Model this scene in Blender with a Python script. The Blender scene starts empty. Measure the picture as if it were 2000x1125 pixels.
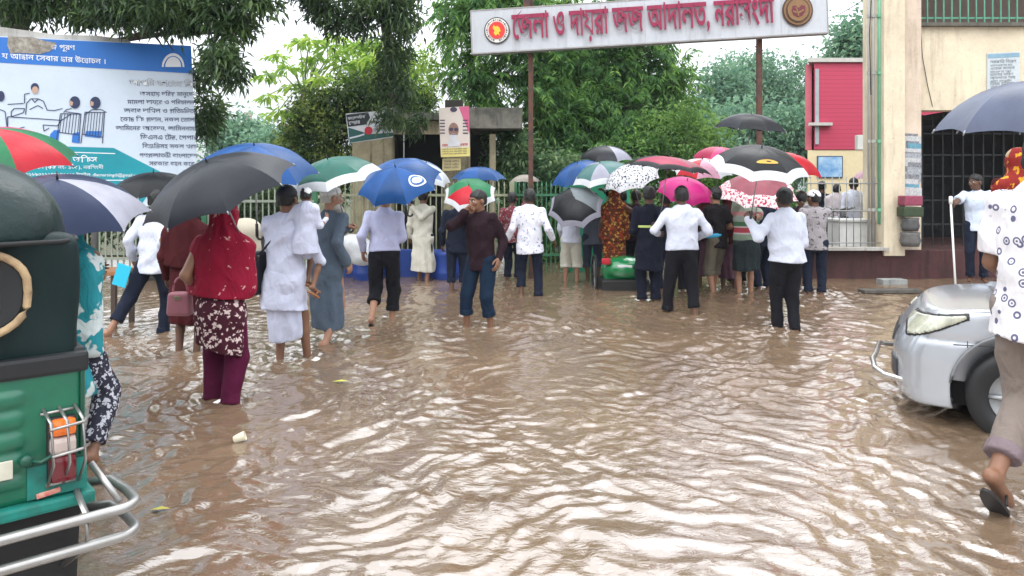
import bpy, bmesh, math, random
import numpy as np
from mathutils import Vector, Matrix, Euler

random.seed(7)
RNG = np.random.default_rng(7)
scene = bpy.context.scene
COL = scene.collection

# ------------------------------------------------------------------ camera, sky, sun, exposure
F, HZ, CH = 1480.0, 365.0, 1.6          # focal length (photo pixels), horizon row, eye height above the water


def P(x, y, d):
    """a place seen at photo pixel (x, y), d metres in front of the camera"""
    return Vector(((x - 1000.0) / F * d, d, CH + (HZ - y) / F * d))


def depth_of(yf):
    return CH * F / (yf - HZ)


cam_data = bpy.data.cameras.new("camera")
cam_data.sensor_width = 36.0
cam_data.lens = F / 2000.0 * 36.0
cam_data.shift_y = -(562.5 - HZ) / 2000.0
cam_data.clip_start = 0.05
cam_data.clip_end = 2000.0
cam = bpy.data.objects.new("camera", cam_data)
cam.location = (0, 0, CH)
cam.rotation_euler = (math.radians(90), 0, 0)
COL.objects.link(cam)
scene.camera = cam

SUN_EL, SUN_AZ = math.radians(58), math.radians(200)
world = bpy.data.worlds.new("World")
scene.world = world
world.use_nodes = True
wn, wl = world.node_tree.nodes, world.node_tree.links
wn.clear()
w_out = wn.new("ShaderNodeOutputWorld")
w_bg = wn.new("ShaderNodeBackground")
w_sky = wn.new("ShaderNodeTexSky")
w_sky.sky_type = 'NISHITA'
w_sky.sun_disc = False
w_sky.sun_elevation = SUN_EL
w_sky.sun_rotation = SUN_AZ
w_sky.air_density = 1.0
w_sky.dust_density = 4.0
w_hsv = wn.new("ShaderNodeHueSaturation")
w_hsv.inputs["Saturation"].default_value = 0.10
w_mix = wn.new("ShaderNodeMix")
w_mix.data_type = 'RGBA'
w_mix.inputs[0].default_value = 0.55
w_mix.inputs[7].default_value = (10.3, 10.8, 11.4, 1)      # even bright cloud layer
wl.new(w_sky.outputs[0], w_hsv.inputs["Color"])
wl.new(w_hsv.outputs[0], w_mix.inputs[6])
# an overcast sky is brighter overhead than at the horizon
w_tc = wn.new("ShaderNodeTexCoord")
w_sep = wn.new("ShaderNodeSeparateXYZ")
wl.new(w_tc.outputs["Generated"], w_sep.inputs[0])
w_map = wn.new("ShaderNodeMapRange")
w_map.inputs[1].default_value = 0.0
w_map.inputs[2].default_value = 0.5
w_map.inputs[3].default_value = 0.8
w_map.inputs[4].default_value = 3.2
wl.new(w_sep.outputs[2], w_map.inputs[0])
w_sc = wn.new("ShaderNodeVectorMath")
w_sc.operation = 'SCALE'
wl.new(w_mix.outputs[2], w_sc.inputs[0])
wl.new(w_map.outputs[0], w_sc.inputs[3])
wl.new(w_sc.outputs[0], w_bg.inputs["Color"])
w_bg.inputs["Strength"].default_value = 0.15
wl.new(w_bg.outputs[0], w_out.inputs["Surface"])

sun_data = bpy.data.lights.new("sun", 'SUN')
sun_data.energy = 0.9
sun_data.angle = math.radians(25)
sun_data.color = (1.0, 0.98, 0.95)
sun = bpy.data.objects.new("sun", sun_data)
sun.rotation_euler = (math.radians(90) - SUN_EL, 0, math.radians(180) - SUN_AZ + math.radians(180))
COL.objects.link(sun)

scene.view_settings.view_transform = 'Standard'
scene.view_settings.look = 'None'
scene.view_settings.gamma = 1.0
scene.view_settings.exposure = -0.28
scene.render.engine = 'CYCLES'
scene.cycles.max_bounces = 6
scene.cycles.transparent_max_bounces = 8


# ------------------------------------------------------------------ materials
MATS = {}


def _ramp(nt, fac, stops):
    r = nt.nodes.new("ShaderNodeValToRGB")
    els = r.color_ramp.elements
    while len(els) < len(stops):
        els.new(0.5)
    for e, (p, c) in zip(els, stops):
        e.position = p
        e.color = (c[0], c[1], c[2], 1)
    nt.links.new(fac, r.inputs[0])
    return r.outputs[0]


def _noise(nt, vec, scale, detail=4, rough=0.6, dist=0.0):
    n = nt.nodes.new("ShaderNodeTexNoise")
    n.inputs["Scale"].default_value = scale
    n.inputs["Detail"].default_value = detail
    n.inputs["Roughness"].default_value = rough
    n.inputs["Distortion"].default_value = dist
    if vec is not None:
        nt.links.new(vec, n.inputs["Vector"])
    return n.outputs[0]


def _mixc(nt, fac, a, b, mode='MIX'):
    m = nt.nodes.new("ShaderNodeMix")
    m.data_type = 'RGBA'
    m.blend_type = mode
    for sock, v in ((0, fac), (6, a), (7, b)):
        if isinstance(v, (int, float)):
            m.inputs[sock].default_value = v
        elif isinstance(v, (tuple, list)):
            m.inputs[sock].default_value = (v[0], v[1], v[2], 1)
        else:
            nt.links.new(v, m.inputs[sock])
    return m.outputs[2]


def _coords(nt, scale=(1, 1, 1)):
    tc = nt.nodes.new("ShaderNodeTexCoord")
    mp = nt.nodes.new("ShaderNodeMapping")
    mp.inputs["Scale"].default_value = scale
    nt.links.new(tc.outputs["Object"], mp.inputs["Vector"])
    return mp.outputs[0]


def new_mat(name):
    m = bpy.data.materials.new(name)
    m.use_nodes = True
    nt = m.node_tree
    nt.nodes.clear()
    out = nt.nodes.new("ShaderNodeOutputMaterial")
    b = nt.nodes.new("ShaderNodeBsdfPrincipled")
    nt.links.new(b.outputs[0], out.inputs["Surface"])
    return m, nt, b, out


def _bump(nt, b, h, strength, dist=0.02):
    bp = nt.nodes.new("ShaderNodeBump")
    bp.inputs["Strength"].default_value = strength
    bp.inputs["Distance"].default_value = dist
    nt.links.new(h, bp.inputs["Height"])
    nt.links.new(bp.outputs[0], b.inputs["Normal"])


def mat(name, col, rough=0.7, metal=0.0, spec=0.4, var=0.25, vscale=6.0, vcol=None, bump=0.0, bscale=40.0, coat=0.0,
        trans=0.0, stretch=(1, 1, 1), bdist=0.01):
    """plain surface: base colour wandering towards vcol (or a darker self) plus a fine bump"""
    if name in MATS:
        return MATS[name]
    m, nt, b, out = new_mat(name)
    v = _coords(nt, stretch)
    dark = vcol if vcol else tuple(c * (1 - 0.55) for c in col)
    if var > 0:
        n = _noise(nt, v, vscale, 6, 0.65)
        f = _ramp(nt, n, [(0.38, (0, 0, 0)), (0.68, (var, var, var))])
        nt.links.new(_mixc(nt, f, col, dark), b.inputs["Base Color"])
    else:
        b.inputs["Base Color"].default_value = (*col, 1)
    b.inputs["Roughness"].default_value = rough
    b.inputs["Metallic"].default_value = metal
    b.inputs["Specular IOR Level"].default_value = spec
    b.inputs["Coat Weight"].default_value = coat
    b.inputs["Coat Roughness"].default_value = 0.12
    if bump > 0:
        _bump(nt, b, _noise(nt, v, bscale, 4, 0.6), bump, bdist)
    if trans > 0:
        t = nt.nodes.new("ShaderNodeBsdfTranslucent")
        t.inputs["Color"].default_value = (*[min(1, c * 1.2) for c in col], 1)
        mx = nt.nodes.new("ShaderNodeMixShader")
        mx.inputs[0].default_value = trans
        nt.links.new(b.outputs[0], mx.inputs[1])
        nt.links.new(t.outputs[0], mx.inputs[2])
        nt.links.new(mx.outputs[0], out.inputs["Surface"])
    MATS[name] = m
    return m


def cloth(name, col, pattern=None, pcol=(0.8, 0.8, 0.8), pscale=20.0, plev=0.3, rough=0.85, wr=0.6, pcol2=None, sheen=0.0):
    """fabric with wrinkle bump; pattern is None, 'spots', 'flowers', 'leaves', 'bands', 'batik', 'rings'"""
    if name in MATS:
        return MATS[name]
    m, nt, b, out = new_mat(name)
    v = _coords(nt)
    n = _noise(nt, v, 5.0, 4)
    f = _ramp(nt, n, [(0.35, (0, 0, 0)), (0.7, (0.28, 0.28, 0.28))])
    c = _mixc(nt, f, col, tuple(x * 0.55 for x in col))
    if pattern in ('spots', 'flowers', 'leaves', 'batik', 'rings'):
        vo = nt.nodes.new("ShaderNodeTexVoronoi")
        vo.inputs["Scale"].default_value = pscale
        dv = v
        if pattern in ('flowers', 'leaves', 'batik'):
            d2 = nt.nodes.new("ShaderNodeTexNoise")
            d2.inputs["Scale"].default_value = pscale * 1.6
            nt.links.new(v, d2.inputs["Vector"])
            ad = nt.nodes.new("ShaderNodeVectorMath")
            ad.operation = 'MULTIPLY_ADD'
            ad.inputs[1].default_value = [1.6 / pscale] * 3
            nt.links.new(d2.outputs[1], ad.inputs[0])
            nt.links.new(v, ad.inputs[2])
            dv = ad.outputs[0]
        nt.links.new(dv, vo.inputs["Vector"])
        if pattern == 'rings':
            k = _ramp(nt, vo.outputs["Distance"], [(0.10, (1, 1, 1)), (0.14, (0, 0, 0)), (plev - 0.03, (0, 0, 0)), (plev, (1, 1, 1)), (plev + 0.09, (1, 1, 1)), (plev + 0.12, (0, 0, 0))])
        else:
            k = _ramp(nt, vo.outputs["Distance"], [(plev, (1, 1, 1)), (plev + 0.06, (0, 0, 0))])
        pc = pcol
        if pcol2:
            pc = _mixc(nt, _ramp(nt, vo.outputs["Color"], [(0.45, (0, 0, 0)), (0.5, (1, 1, 1))]), pcol, pcol2)
        c = _mixc(nt, k, c, pc)
    nt.links.new(c, b.inputs["Base Color"])
    b.inputs["Roughness"].default_value = rough
    b.inputs["Specular IOR Level"].default_value = 0.12 if max(col) < .1 else 0.22
    b.inputs["Sheen Weight"].default_value = sheen
    w = nt.nodes.new("ShaderNodeTexNoise")
    w.inputs["Scale"].default_value = 9.0
    w.inputs["Detail"].default_value = 5
    w.inputs["Distortion"].default_value = 1.2
    nt.links.new(_coords(nt, (1, 1, 0.55)), w.inputs["Vector"])
    _bump(nt, b, w.outputs[0], wr, 0.05)
    MATS[name] = m
    return m


def banded(name, bands, pscale=1.0, rough=0.85):
    """horizontal colour bands by height: list of (z, colour)"""
    if name in MATS:
        return MATS[name]
    m, nt, b, out = new_mat(name)
    v = _coords(nt)
    sx = nt.nodes.new("ShaderNodeSeparateXYZ")
    nt.links.new(v, sx.inputs[0])
    z0, z1 = bands[0][0], bands[-1][0]
    mr = nt.nodes.new("ShaderNodeMapRange")
    mr.inputs[1].default_value = z0
    mr.inputs[2].default_value = z1
    nt.links.new(sx.outputs[2], mr.inputs[0])
    r = nt.nodes.new("ShaderNodeValToRGB")
    r.color_ramp.interpolation = 'CONSTANT'
    els = r.color_ramp.elements
    while len(els) < len(bands):
        els.new(0.5)
    for e, (z, c) in zip(els, bands):
        e.position = (z - z0) / (z1 - z0)
        e.color = (*c, 1)
    nt.links.new(mr.outputs[0], r.inputs[0])
    nt.links.new(r.outputs[0], b.inputs["Base Color"])
    b.inputs["Roughness"].default_value = rough
    _bump(nt, b, _noise(nt, v, 9, 5, .6, 1.2), 0.35, 0.05)
    MATS[name] = m
    return m


def leaf_mat(name, c1, c2, c3, trans=0.35, rough=0.5):
    if name in MATS:
        return MATS[name]
    m, nt, b, out = new_mat(name)
    g = nt.nodes.new("ShaderNodeNewGeometry")
    # light and dark clumps of the crown, put into the leaf colour
    nz = _noise(nt, _coords(nt), 1.5, 3, 0.6)
    mm = nt.nodes.new("ShaderNodeMath")
    mm.operation = 'MULTIPLY_ADD'
    nt.links.new(nz, mm.inputs[0])
    mm.inputs[1].default_value = 2.0
    mm.inputs[2].default_value = -0.85
    ma = nt.nodes.new("ShaderNodeMath")
    ma.operation = 'MULTIPLY_ADD'
    nt.links.new(g.outputs["Random Per Island"], ma.inputs[0])
    ma.inputs[1].default_value = 0.65
    nt.links.new(mm.outputs[0], ma.inputs[2])
    c = _ramp(nt, ma.outputs[0], [(0.05, c1), (0.50, c2), (0.95, c3)])
    nt.links.new(c, b.inputs["Base Color"])
    b.inputs["Roughness"].default_value = rough
    b.inputs["Specular IOR Level"].default_value = 0.4
    t = nt.nodes.new("ShaderNodeBsdfTranslucent")
    h = nt.nodes.new("ShaderNodeHueSaturation")
    h.inputs["Value"].default_value = 1.7
    h.inputs["Hue"].default_value = 0.485
    nt.links.new(c, h.inputs["Color"])
    nt.links.new(h.outputs[0], t.inputs["Color"])
    mx = nt.nodes.new("ShaderNodeMixShader")
    mx.inputs[0].default_value = trans
    nt.links.new(b.outputs[0], mx.inputs[1])
    nt.links.new(t.outputs[0], mx.inputs[2])
    nt.links.new(mx.outputs[0], out.inputs["Surface"])
    MATS[name] = m
    return m


def weathered(name, col, stain, amount=0.6, rough=0.9, streak=True, scale=1.2, bump=0.3):
    """painted plaster or concrete with blotches and rain streaks that run down the wall"""
    if name in MATS:
        return MATS[name]
    m, nt, b, out = new_mat(name)
    v = _coords(nt, (1, 1, 1))
    vs = _coords(nt, (3.2, 3.2, 0.35))
    n1 = _noise(nt, v, scale, 8, 0.7)
    f1 = _ramp(nt, n1, [(0.42, (0, 0, 0)), (0.72, (amount, amount, amount))])
    c = _mixc(nt, f1, col, stain)
    if streak:
        n2 = _noise(nt, vs, 2.5, 6, 0.65)
        f2 = _ramp(nt, n2, [(0.5, (0, 0, 0)), (0.75, (amount, amount, amount))])
        c = _mixc(nt, f2, c, tuple(s * 0.6 for s in stain))
    n3 = _noise(nt, v, 22, 5, 0.7)
    f3 = _ramp(nt, n3, [(0.60, (0, 0, 0)), (0.72, (0.5, 0.5, 0.5))])
    c = _mixc(nt, f3, c, stain)
    nt.links.new(c, b.inputs["Base Color"])
    b.inputs["Roughness"].default_value = rough
    b.inputs["Specular IOR Level"].default_value = 0.25
    _bump(nt, b, n3, bump, 0.02)
    MATS[name] = m
    return m


# ------------------------------------------------------------------ objects
def tag(o, label=None, cat=None, group=None, kind=None):
    if label:
        o["label"] = label
    if cat:
        o["category"] = cat
    if group:
        o["group"] = group
    if kind:
        o["kind"] = kind
    return o


def empty(name, loc, label, cat, group=None, rz=0.0):
    o = bpy.data.objects.new(name, None)
    o.location = loc
    o.rotation_euler = (0, 0, rz)
    COL.objects.link(o)
    return tag(o, label, cat, group)


def link_mesh(name, me, parent=None, mats=(), loc=None, local=False):
    """link a mesh; its coordinates are world ones unless local is set"""
    o = bpy.data.objects.new(name, me)
    COL.objects.link(o)
    for m_ in mats:
        me.materials.append(m_)
    if parent is not None:
        o.parent = parent
        if not local:
            par = parent
            M = Matrix.Identity(4)
            chain = []
            while par is not None:
                chain.append(par)
                par = par.parent
            for q in reversed(chain):
                M = M @ q.matrix_parent_inverse @ q.matrix_basis
            o.matrix_parent_inverse = M.inverted()
    if loc is not None:
        o.location = loc
    return o


class MB:
    """collects shapes into one mesh"""

    def __init__(self):
        self.v, self.f, self.mi, self.sm = [], [], [], []

    def add(self, vs, fs, mi=0, smooth=False):
        n = len(self.v)
        self.v.extend([tuple(p) for p in vs])
        for f in fs:
            self.f.append([i + n for i in f])
            self.mi.append(mi)
            self.sm.append(smooth)

    def box(self, c, size, M=None, mi=0, bev=0.0):
        sx, sy, sz = (s / 2 for s in size)
        if bev > 0:
            bm = bmesh.new()
            bmesh.ops.create_cube(bm, size=1.0)
            for q in bm.verts:
                q.co = Vector((q.co.x * size[0], q.co.y * size[1], q.co.z * size[2]))
            bmesh.ops.bevel(bm, geom=bm.edges[:], offset=bev, segments=2, affect='EDGES', profile=0.6)
            bm.verts.index_update()
            vs = [q.co.copy() for q in bm.verts]
            fs = [[q.index for q in f.verts] for f in bm.faces]
            bm.free()
        else:
            vs = [Vector((x, y, z)) for x in (-sx, sx) for y in (-sy, sy) for z in (-sz, sz)]
            fs = [(0, 1, 3, 2), (4, 6, 7, 5), (0, 4, 5, 1), (2, 3, 7, 6), (0, 2, 6, 4), (1, 5, 7, 3)]
        c = Vector(c)
        if M is not None:
            vs = [M @ q for q in vs]
        self.add([q + c for q in vs], fs, mi)

    def tube(self, pts, radii, n=8, mi=0, cap=True):
        pts = [Vector(p) for p in pts]
        if isinstance(radii, (int, float)):
            radii = [radii] * len(pts)
        vs, fs = [], []
        up = Vector((0.13, 0.07, 1)).normalized()
        for i, p in enumerate(pts):
            a = pts[max(i - 1, 0)]
            b_ = pts[min(i + 1, len(pts) - 1)]
            t = (b_ - a)
            if t.length < 1e-9:
                t = Vector((0, 0, 1))
            t.normalize()
            if abs(t.dot(up)) > 0.97:
                up2 = Vector((1, 0.1, 0))
            else:
                up2 = up
            s = t.cross(up2).normalized()
            q = s.cross(t)
            for k in range(n):
                a_ = 2 * math.pi * k / n
                vs.append(p + (s * math.cos(a_) + q * math.sin(a_)) * radii[i])
        for i in range(len(pts) - 1):
            for k in range(n):
                k2 = (k + 1) % n
                fs.append((i * n + k, i * n + k2, (i + 1) * n + k2, (i + 1) * n + k))
        if cap:
            fs.append(tuple(range(n - 1, -1, -1)))
            fs.append(tuple(range((len(pts) - 1) * n, len(pts) * n)))
        self.add(vs, fs, mi, True)

    def poly(self, pts, depth_vec=None, mi=0):
        """flat polygon, with thickness when depth_vec is given"""
        pts = [Vector(p) for p in pts]
        n = len(pts)
        if depth_vec is None:
            self.add(pts, [tuple(range(n))], mi)
            return
        dv = Vector(depth_vec)
        vs = pts + [p + dv for p in pts]
        fs = [tuple(range(n)), tuple(range(2 * n - 1, n - 1, -1))]
        for i in range(n):
            j = (i + 1) % n
            fs.append((i, i + n, j + n, j))
        self.add(vs, fs, mi)

    def lathe(self, prof, c, axis=(0, 0, 1), n=24, mi=0):
        ax = Vector(axis).normalized()
        s = ax.orthogonal().normalized()
        t = ax.cross(s)
        c = Vector(c)
        vs, fs = [], []
        for (r, h) in prof:
            for k in range(n):
                a = 2 * math.pi * k / n
                vs.append(c + ax * h + (s * math.cos(a) + t * math.sin(a)) * r)
        for i in range(len(prof) - 1):
            for k in range(n):
                k2 = (k + 1) % n
                fs.append((i * n + k, i * n + k2, (i + 1) * n + k2, (i + 1) * n + k))
        self.add(vs, fs, mi, True)

    def arrays(self, V, Fq, mi=0, smooth=True):
        self.add(V.tolist(), Fq.tolist(), mi, smooth)

    def mesh(self, name):
        me = bpy.data.meshes.new(name)
        me.from_pydata(self.v, [], self.f)
        me.polygons.foreach_set("material_index", self.mi)
        me.polygons.foreach_set("use_smooth", self.sm)
        me.update()
        return me

    def build(self, name, mats, parent=None, fix=True):
        me = self.mesh(name)
        if fix:
            bm = bmesh.new()
            bm.from_mesh(me)
            bmesh.ops.recalc_face_normals(bm, faces=bm.faces)
            bm.to_mesh(me)
            bm.free()
        if not isinstance(mats, (list, tuple)):
            mats = [mats]
        return link_mesh(name, me, parent, mats)


def np_mesh(name, V, Fq, mats, parent=None, smooth=True, mi=None, local=False):
    me = bpy.data.meshes.new(name)
    V = np.ascontiguousarray(V, dtype=np.float32)
    Fq = np.ascontiguousarray(Fq, dtype=np.int32)
    k = Fq.shape[1]
    me.vertices.add(len(V))
    me.vertices.foreach_set("co", V.ravel())
    me.loops.add(Fq.size)
    me.loops.foreach_set("vertex_index", Fq.ravel())
    me.polygons.add(len(Fq))
    me.polygons.foreach_set("loop_start", np.arange(0, Fq.size, k, dtype=np.int32))
    me.polygons.foreach_set("use_smooth", np.full(len(Fq), smooth, dtype=bool))
    if mi is not None:
        me.polygons.foreach_set("material_index", np.asarray(mi, dtype=np.int32))
    me.update(calc_edges=True)
    if not isinstance(mats, (list, tuple)):
        mats = [mats]
    return link_mesh(name, me, parent, mats, local=local)


# ------------------------------------------------------------------ smooth solids (distance fields meshed by surface nets)
def A3(v):
    return np.array([v[0], v[1], v[2]], dtype=np.float64)


def sd_cone(Q, a, b, ra, rb, fl=None, k=1.0):
    """tapered round limb from a to b; fl = direction in which it is flattened by k"""
    a, b = A3(a), A3(b)
    q = Q - a
    ba = b - a
    s = 1.0
    if fl is not None and k != 1.0:
        fl = A3(fl)
        fl = fl / np.linalg.norm(fl)
        q = q + np.outer(q @ fl, fl) * (1.0 / k - 1.0)
        ba = ba + fl * (ba @ fl) * (1.0 / k - 1.0)
        s = min(k, 1.0) ** 0.5
    L2 = max(float(ba @ ba), 1e-12)
    t = np.clip((q @ ba) / L2, 0, 1)
    d = np.linalg.norm(q - np.outer(t, ba), axis=1) - (ra + (rb - ra) * t)
    return d * s


def sd_ell(Q, c, r, R=None):
    q = Q - A3(c)
    if R is not None:
        q = q @ np.array(R)          # columns = local axes
    r = A3(r)
    k0 = np.linalg.norm(q / r, axis=1)
    k1 = np.linalg.norm(q / (r * r), axis=1) + 1e-9
    return k0 * (k0 - 1.0) / k1


def sd_box(Q, c, half, rad=0.0, R=None):
    q = Q - A3(c)
    if R is not None:
        q = q @ np.array(R)
    q = np.abs(q) - (A3(half) - rad)
    return np.linalg.norm(np.maximum(q, 0), axis=1) + np.minimum(q.max(axis=1), 0) - rad


def smin(a, b, k):
    if k <= 0:
        return np.minimum(a, b)
    h = np.clip(0.5 + 0.5 * (b - a) / k, 0, 1)
    return b * (1 - h) + a * h - k * h * (1 - h)


def surfnet(fn, lo, hi, h):
    lo, hi = A3(lo), A3(hi)
    n = np.ceil((hi - lo) / h).astype(int) + 1
    ax = [lo[i] + h * np.arange(n[i]) for i in range(3)]
    X, Y, Z = np.meshgrid(*ax, indexing='ij')
    f = fn(np.stack([X.ravel(), Y.ravel(), Z.ravel()], 1)).reshape(n)
    f[0], f[-1] = np.maximum(f[0], 1e-4), np.maximum(f[-1], 1e-4)
    f[:, 0], f[:, -1] = np.maximum(f[:, 0], 1e-4), np.maximum(f[:, -1], 1e-4)
    f[:, :, 0], f[:, :, -1] = np.maximum(f[:, :, 0], 1e-4), np.maximum(f[:, :, -1], 1e-4)
    s = f < 0
    c = tuple(n - 1)
    acc = np.zeros(c + (3,))
    cnt = np.zeros(c)

    def sl(o):
        return tuple(slice(o[i], o[i] + c[i]) for i in range(3))
    for axis in range(3):
        o1, o2 = [i for i in range(3) if i != axis]
        for a in (0, 1):
            for b in (0, 1):
                p = [0, 0, 0]
                p[o1], p[o2] = a, b
                q = list(p)
                q[axis] = 1
                f0, f1 = f[sl(p)], f[sl(q)]
                m = s[sl(p)] != s[sl(q)]
                den = np.where(m, f0 - f1, 1.0)
                t = np.where(m, f0 / den, 0)
                acc[..., axis] += t
                acc[..., o1] += m * a
                acc[..., o2] += m * b
                cnt += m
    mask = cnt > 0
    idx = -np.ones(c, dtype=np.int64)
    nv = int(mask.sum())
    idx[mask] = np.arange(nv)
    cells = np.argwhere(mask)
    V = lo + h * (cells + acc[mask] / cnt[mask][:, None])
    faces = []
    for axis in range(3):
        o1, o2 = (axis + 1) % 3, (axis + 2) % 3
        a = [slice(None)] * 3
        b = [slice(None)] * 3
        a[axis], b[axis] = slice(0, -1), slice(1, None)
        s0, s1 = s[tuple(a)], s[tuple(b)]
        e = np.argwhere(s0 != s1)
        e = e[(e[:, o1] >= 1) & (e[:, o2] >= 1) & (e[:, o1] < n[o1] - 1) & (e[:, o2] < n[o2] - 1)]
        if not len(e):
            continue
        inside = s0[tuple(e.T)]
        d1 = np.zeros(3, int)
        d1[o1] = 1
        d2 = np.zeros(3, int)
        d2[o2] = 1
        q = np.stack([idx[tuple((e - d1 - d2).T)], idx[tuple((e - d2).T)], idx[tuple(e.T)], idx[tuple((e - d1).T)]], 1)
        q[~inside] = q[~inside][:, ::-1]
        faces.append(q)
    return V, np.concatenate(faces) if faces else np.zeros((0, 4), int)


def relax(V, Q, n=4, k=0.5):
    """even out a solid's skin"""
    V = V.copy()
    a = np.concatenate([Q[:, i] for i in range(4)])
    b = np.concatenate([Q[:, (i + 1) % 4] for i in range(4)])
    deg = np.bincount(a, minlength=len(V)).astype(float)
    for it in range(n):
        s = np.stack([np.bincount(a, V[b, j], len(V)) for j in range(3)], 1) / np.maximum(deg, 1)[:, None]
        V += (s - V) * (k if it % 2 == 0 else -k * 1.03)
    return V


# ------------------------------------------------------------------ lettering
_GL = {}


def _text_mesh(s, extrude, bold):
    cu = bpy.data.curves.new("lettering", 'FONT')
    cu.body = s
    cu.size = 1.0
    cu.extrude = extrude
    cu.offset = bold
    cu.resolution_u = 3
    o = bpy.data.objects.new("lettering", cu)
    COL.objects.link(o)
    dg = bpy.context.evaluated_depsgraph_get()
    me = bpy.data.meshes.new_from_object(o.evaluated_get(dg))
    V = np.zeros(len(me.vertices) * 3)
    me.vertices.foreach_get("co", V)
    V = V.reshape(-1, 3)
    Fs = [tuple(p.vertices) for p in me.polygons]
    bpy.data.objects.remove(o)
    bpy.data.curves.remove(cu)
    bpy.data.meshes.remove(me)
    return V, Fs


def glyph(ch, extrude, bold):
    key = (ch, extrude, bold)
    if key not in _GL:
        V, Fs = _text_mesh(ch, extrude, bold) if ch.strip() else (np.zeros((0, 3)), [])
        a = _text_mesh(ch + "MMM", 0, 0)[0][:, 0].max()
        b = _text_mesh("MMM", 0, 0)[0][:, 0].max()
        _GL[key] = (V, Fs, a - b)
    return _GL[key]


PRE = "িেৈ"


def bangla_order(s):
    """visual order: vowel signs written before the consonant move in front, joined consonants are stacked"""
    out, i = [], 0
    while i < len(s):
        ch = s[i]
        if 'ক' <= ch <= 'হ' or ch in 'ড়ঢ়য়':
            cl = [ch]
            i += 1
            while i + 1 < len(s) and s[i] == '্':
                cl.append(s[i + 1])
                i += 2
            pre, post = [], []
            while i < len(s) and ('া' <= s[i] <= 'ৌ'):
                v = s[i]
                if v in PRE:
                    pre.append(v)
                elif v == 'ো':
                    pre.append('ে')
                    post.append('া')
                else:
                    post.append(v)
                i += 1
            out += pre
            out.append(tuple(cl) if len(cl) > 1 else cl[0])
            out += post
        else:
            out.append(ch)
            i += 1
    return out


def lay_text(s, extrude=0.0, bold=0.0):
    """returns verts (em = 1), faces, width"""
    VV, FF, x, n = [], [], 0.0, 0
    for it in bangla_order(s):
        if isinstance(it, tuple):
            adv = 0
            for k, ch in enumerate(it[:2]):
                V, Fs, a = glyph(ch, extrude, bold)
                V = V.copy()
                if it[1] in 'রয' and k == 1:
                    V[:, 0] = V[:, 0] * 0.45 + (0.1 if it[1] == 'র' else adv * 0.9)
                    V[:, 1] = V[:, 1] * 0.45 - (0.12 if it[1] == 'র' else 0)
                    a = 0.0 if it[1] == 'র' else a * .5
                elif it[1] in 'রয':
                    pass
                else:
                    top = 0.62
                    V[:, 1] = top - (top - V[:, 1]) * 0.55 if k == 0 else 0.30 - (top - V[:, 1]) * 0.55
                    V[:, 0] *= 0.85
                    a *= 0.85
                V[:, 0] += x
                VV.append(V)
                FF += [tuple(i + n for i in f) for f in Fs]
                n += len(V)
                adv = max(adv, a)
            x += adv
        else:
            V, Fs, a = glyph(it, extrude, bold)
            V = V.copy()
            V[:, 0] += x
            VV.append(V)
            FF += [tuple(i + n for i in f) for f in Fs]
            n += len(V)
            x += a
    return (np.concatenate(VV) if VV else np.zeros((0, 3))), FF, x


class Plane:
    """a flat sign: origin, in-plane axes u (along) and v (up), n towards the viewer"""

    def __init__(self, o, u, v):
        self.o = Vector(o)
        self.u = Vector(u).normalized()
        v = Vector(v)
        self.v = (v - self.u * v.dot(self.u)).normalized()
        self.n = self.u.cross(self.v)
        if self.n.y > 0:
            self.n = -self.n

    def uv(self, px, py):
        """where the sight line through a photo pixel meets the sign"""
        c = Vector((0, 0, CH))
        r = P(px, py, 1.0) - c
        t = (self.o - c).dot(self.n) / r.dot(self.n)
        q = c + r * t - self.o
        return q.dot(self.u), q.dot(self.v)

    def at(self, u, v, lift=0.0):
        return self.o + self.u * u + self.v * v + self.n * lift

    def write(self, mb, s, x0, y0, x1=None, y1=None, em=None, lift=0.006, extrude=0.0, bold=0.0, mi=0, right=False, stretch=1.0):
        """write s from pixel (x0,y0) on the baseline to (x1,y1), or at size em"""
        V, FF, w = lay_text(s, extrude, bold)
        if not len(V):
            return
        u0, v0 = self.uv(x0, y0)
        if x1 is not None:
            u1, v1 = self.uv(x1, y1)
            L = math.hypot(u1 - u0, v1 - v0)
            k = L / max(V[:, 0].max(), 1e-6)
            du, dv = (u1 - u0) / L, (v1 - v0) / L
        else:
            k, du, dv = em, 1.0, 0.0
            if right:
                u0 -= w * k
        kk = em if (em and x1 is not None) else k * stretch
        pts = [self.at(u0 + du * q[0] * k - dv * q[1] * kk, v0 + dv * q[0] * k + du * q[1] * kk, lift + q[2] * k) for q in V]
        mb.add(pts, FF, mi)

    def patch(self, mb, pix, lift, thick=0.0, mi=0):
        pts = [self.at(*self.uv(*p), lift) for p in pix]
        mb.poly(pts, -self.n * thick if thick else None, mi)

    def stroke(self, mb, pix, w, lift, mi=0):
        q = [self.at(*self.uv(*p), lift) for p in pix]
        for a, b in zip(q[:-1], q[1:]):
            t = (b - a)
            if t.length < 1e-6:
                continue
            s = t.normalized().cross(self.n) * (w / 2)
            mb.poly([a - s, b - s, b + s, a + s], None, mi)

    def disc(self, mb, cx, cy, rpx, lift, n=28, mi=0, sy=1.0, thick=0.0):
        self.patch(mb, [(cx + rpx * math.cos(2 * math.pi * k / n), cy + rpx * sy * math.sin(2 * math.pi * k / n)) for k in range(n)], lift, thick, mi)

# ------------------------------------------------------------------ ground and flood water
WATER = mat("muddy water placeholder", (0.2, 0.13, 0.08))
RIPPLES = []            # (x, y, strength) where legs and wheels stand in the water


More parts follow.
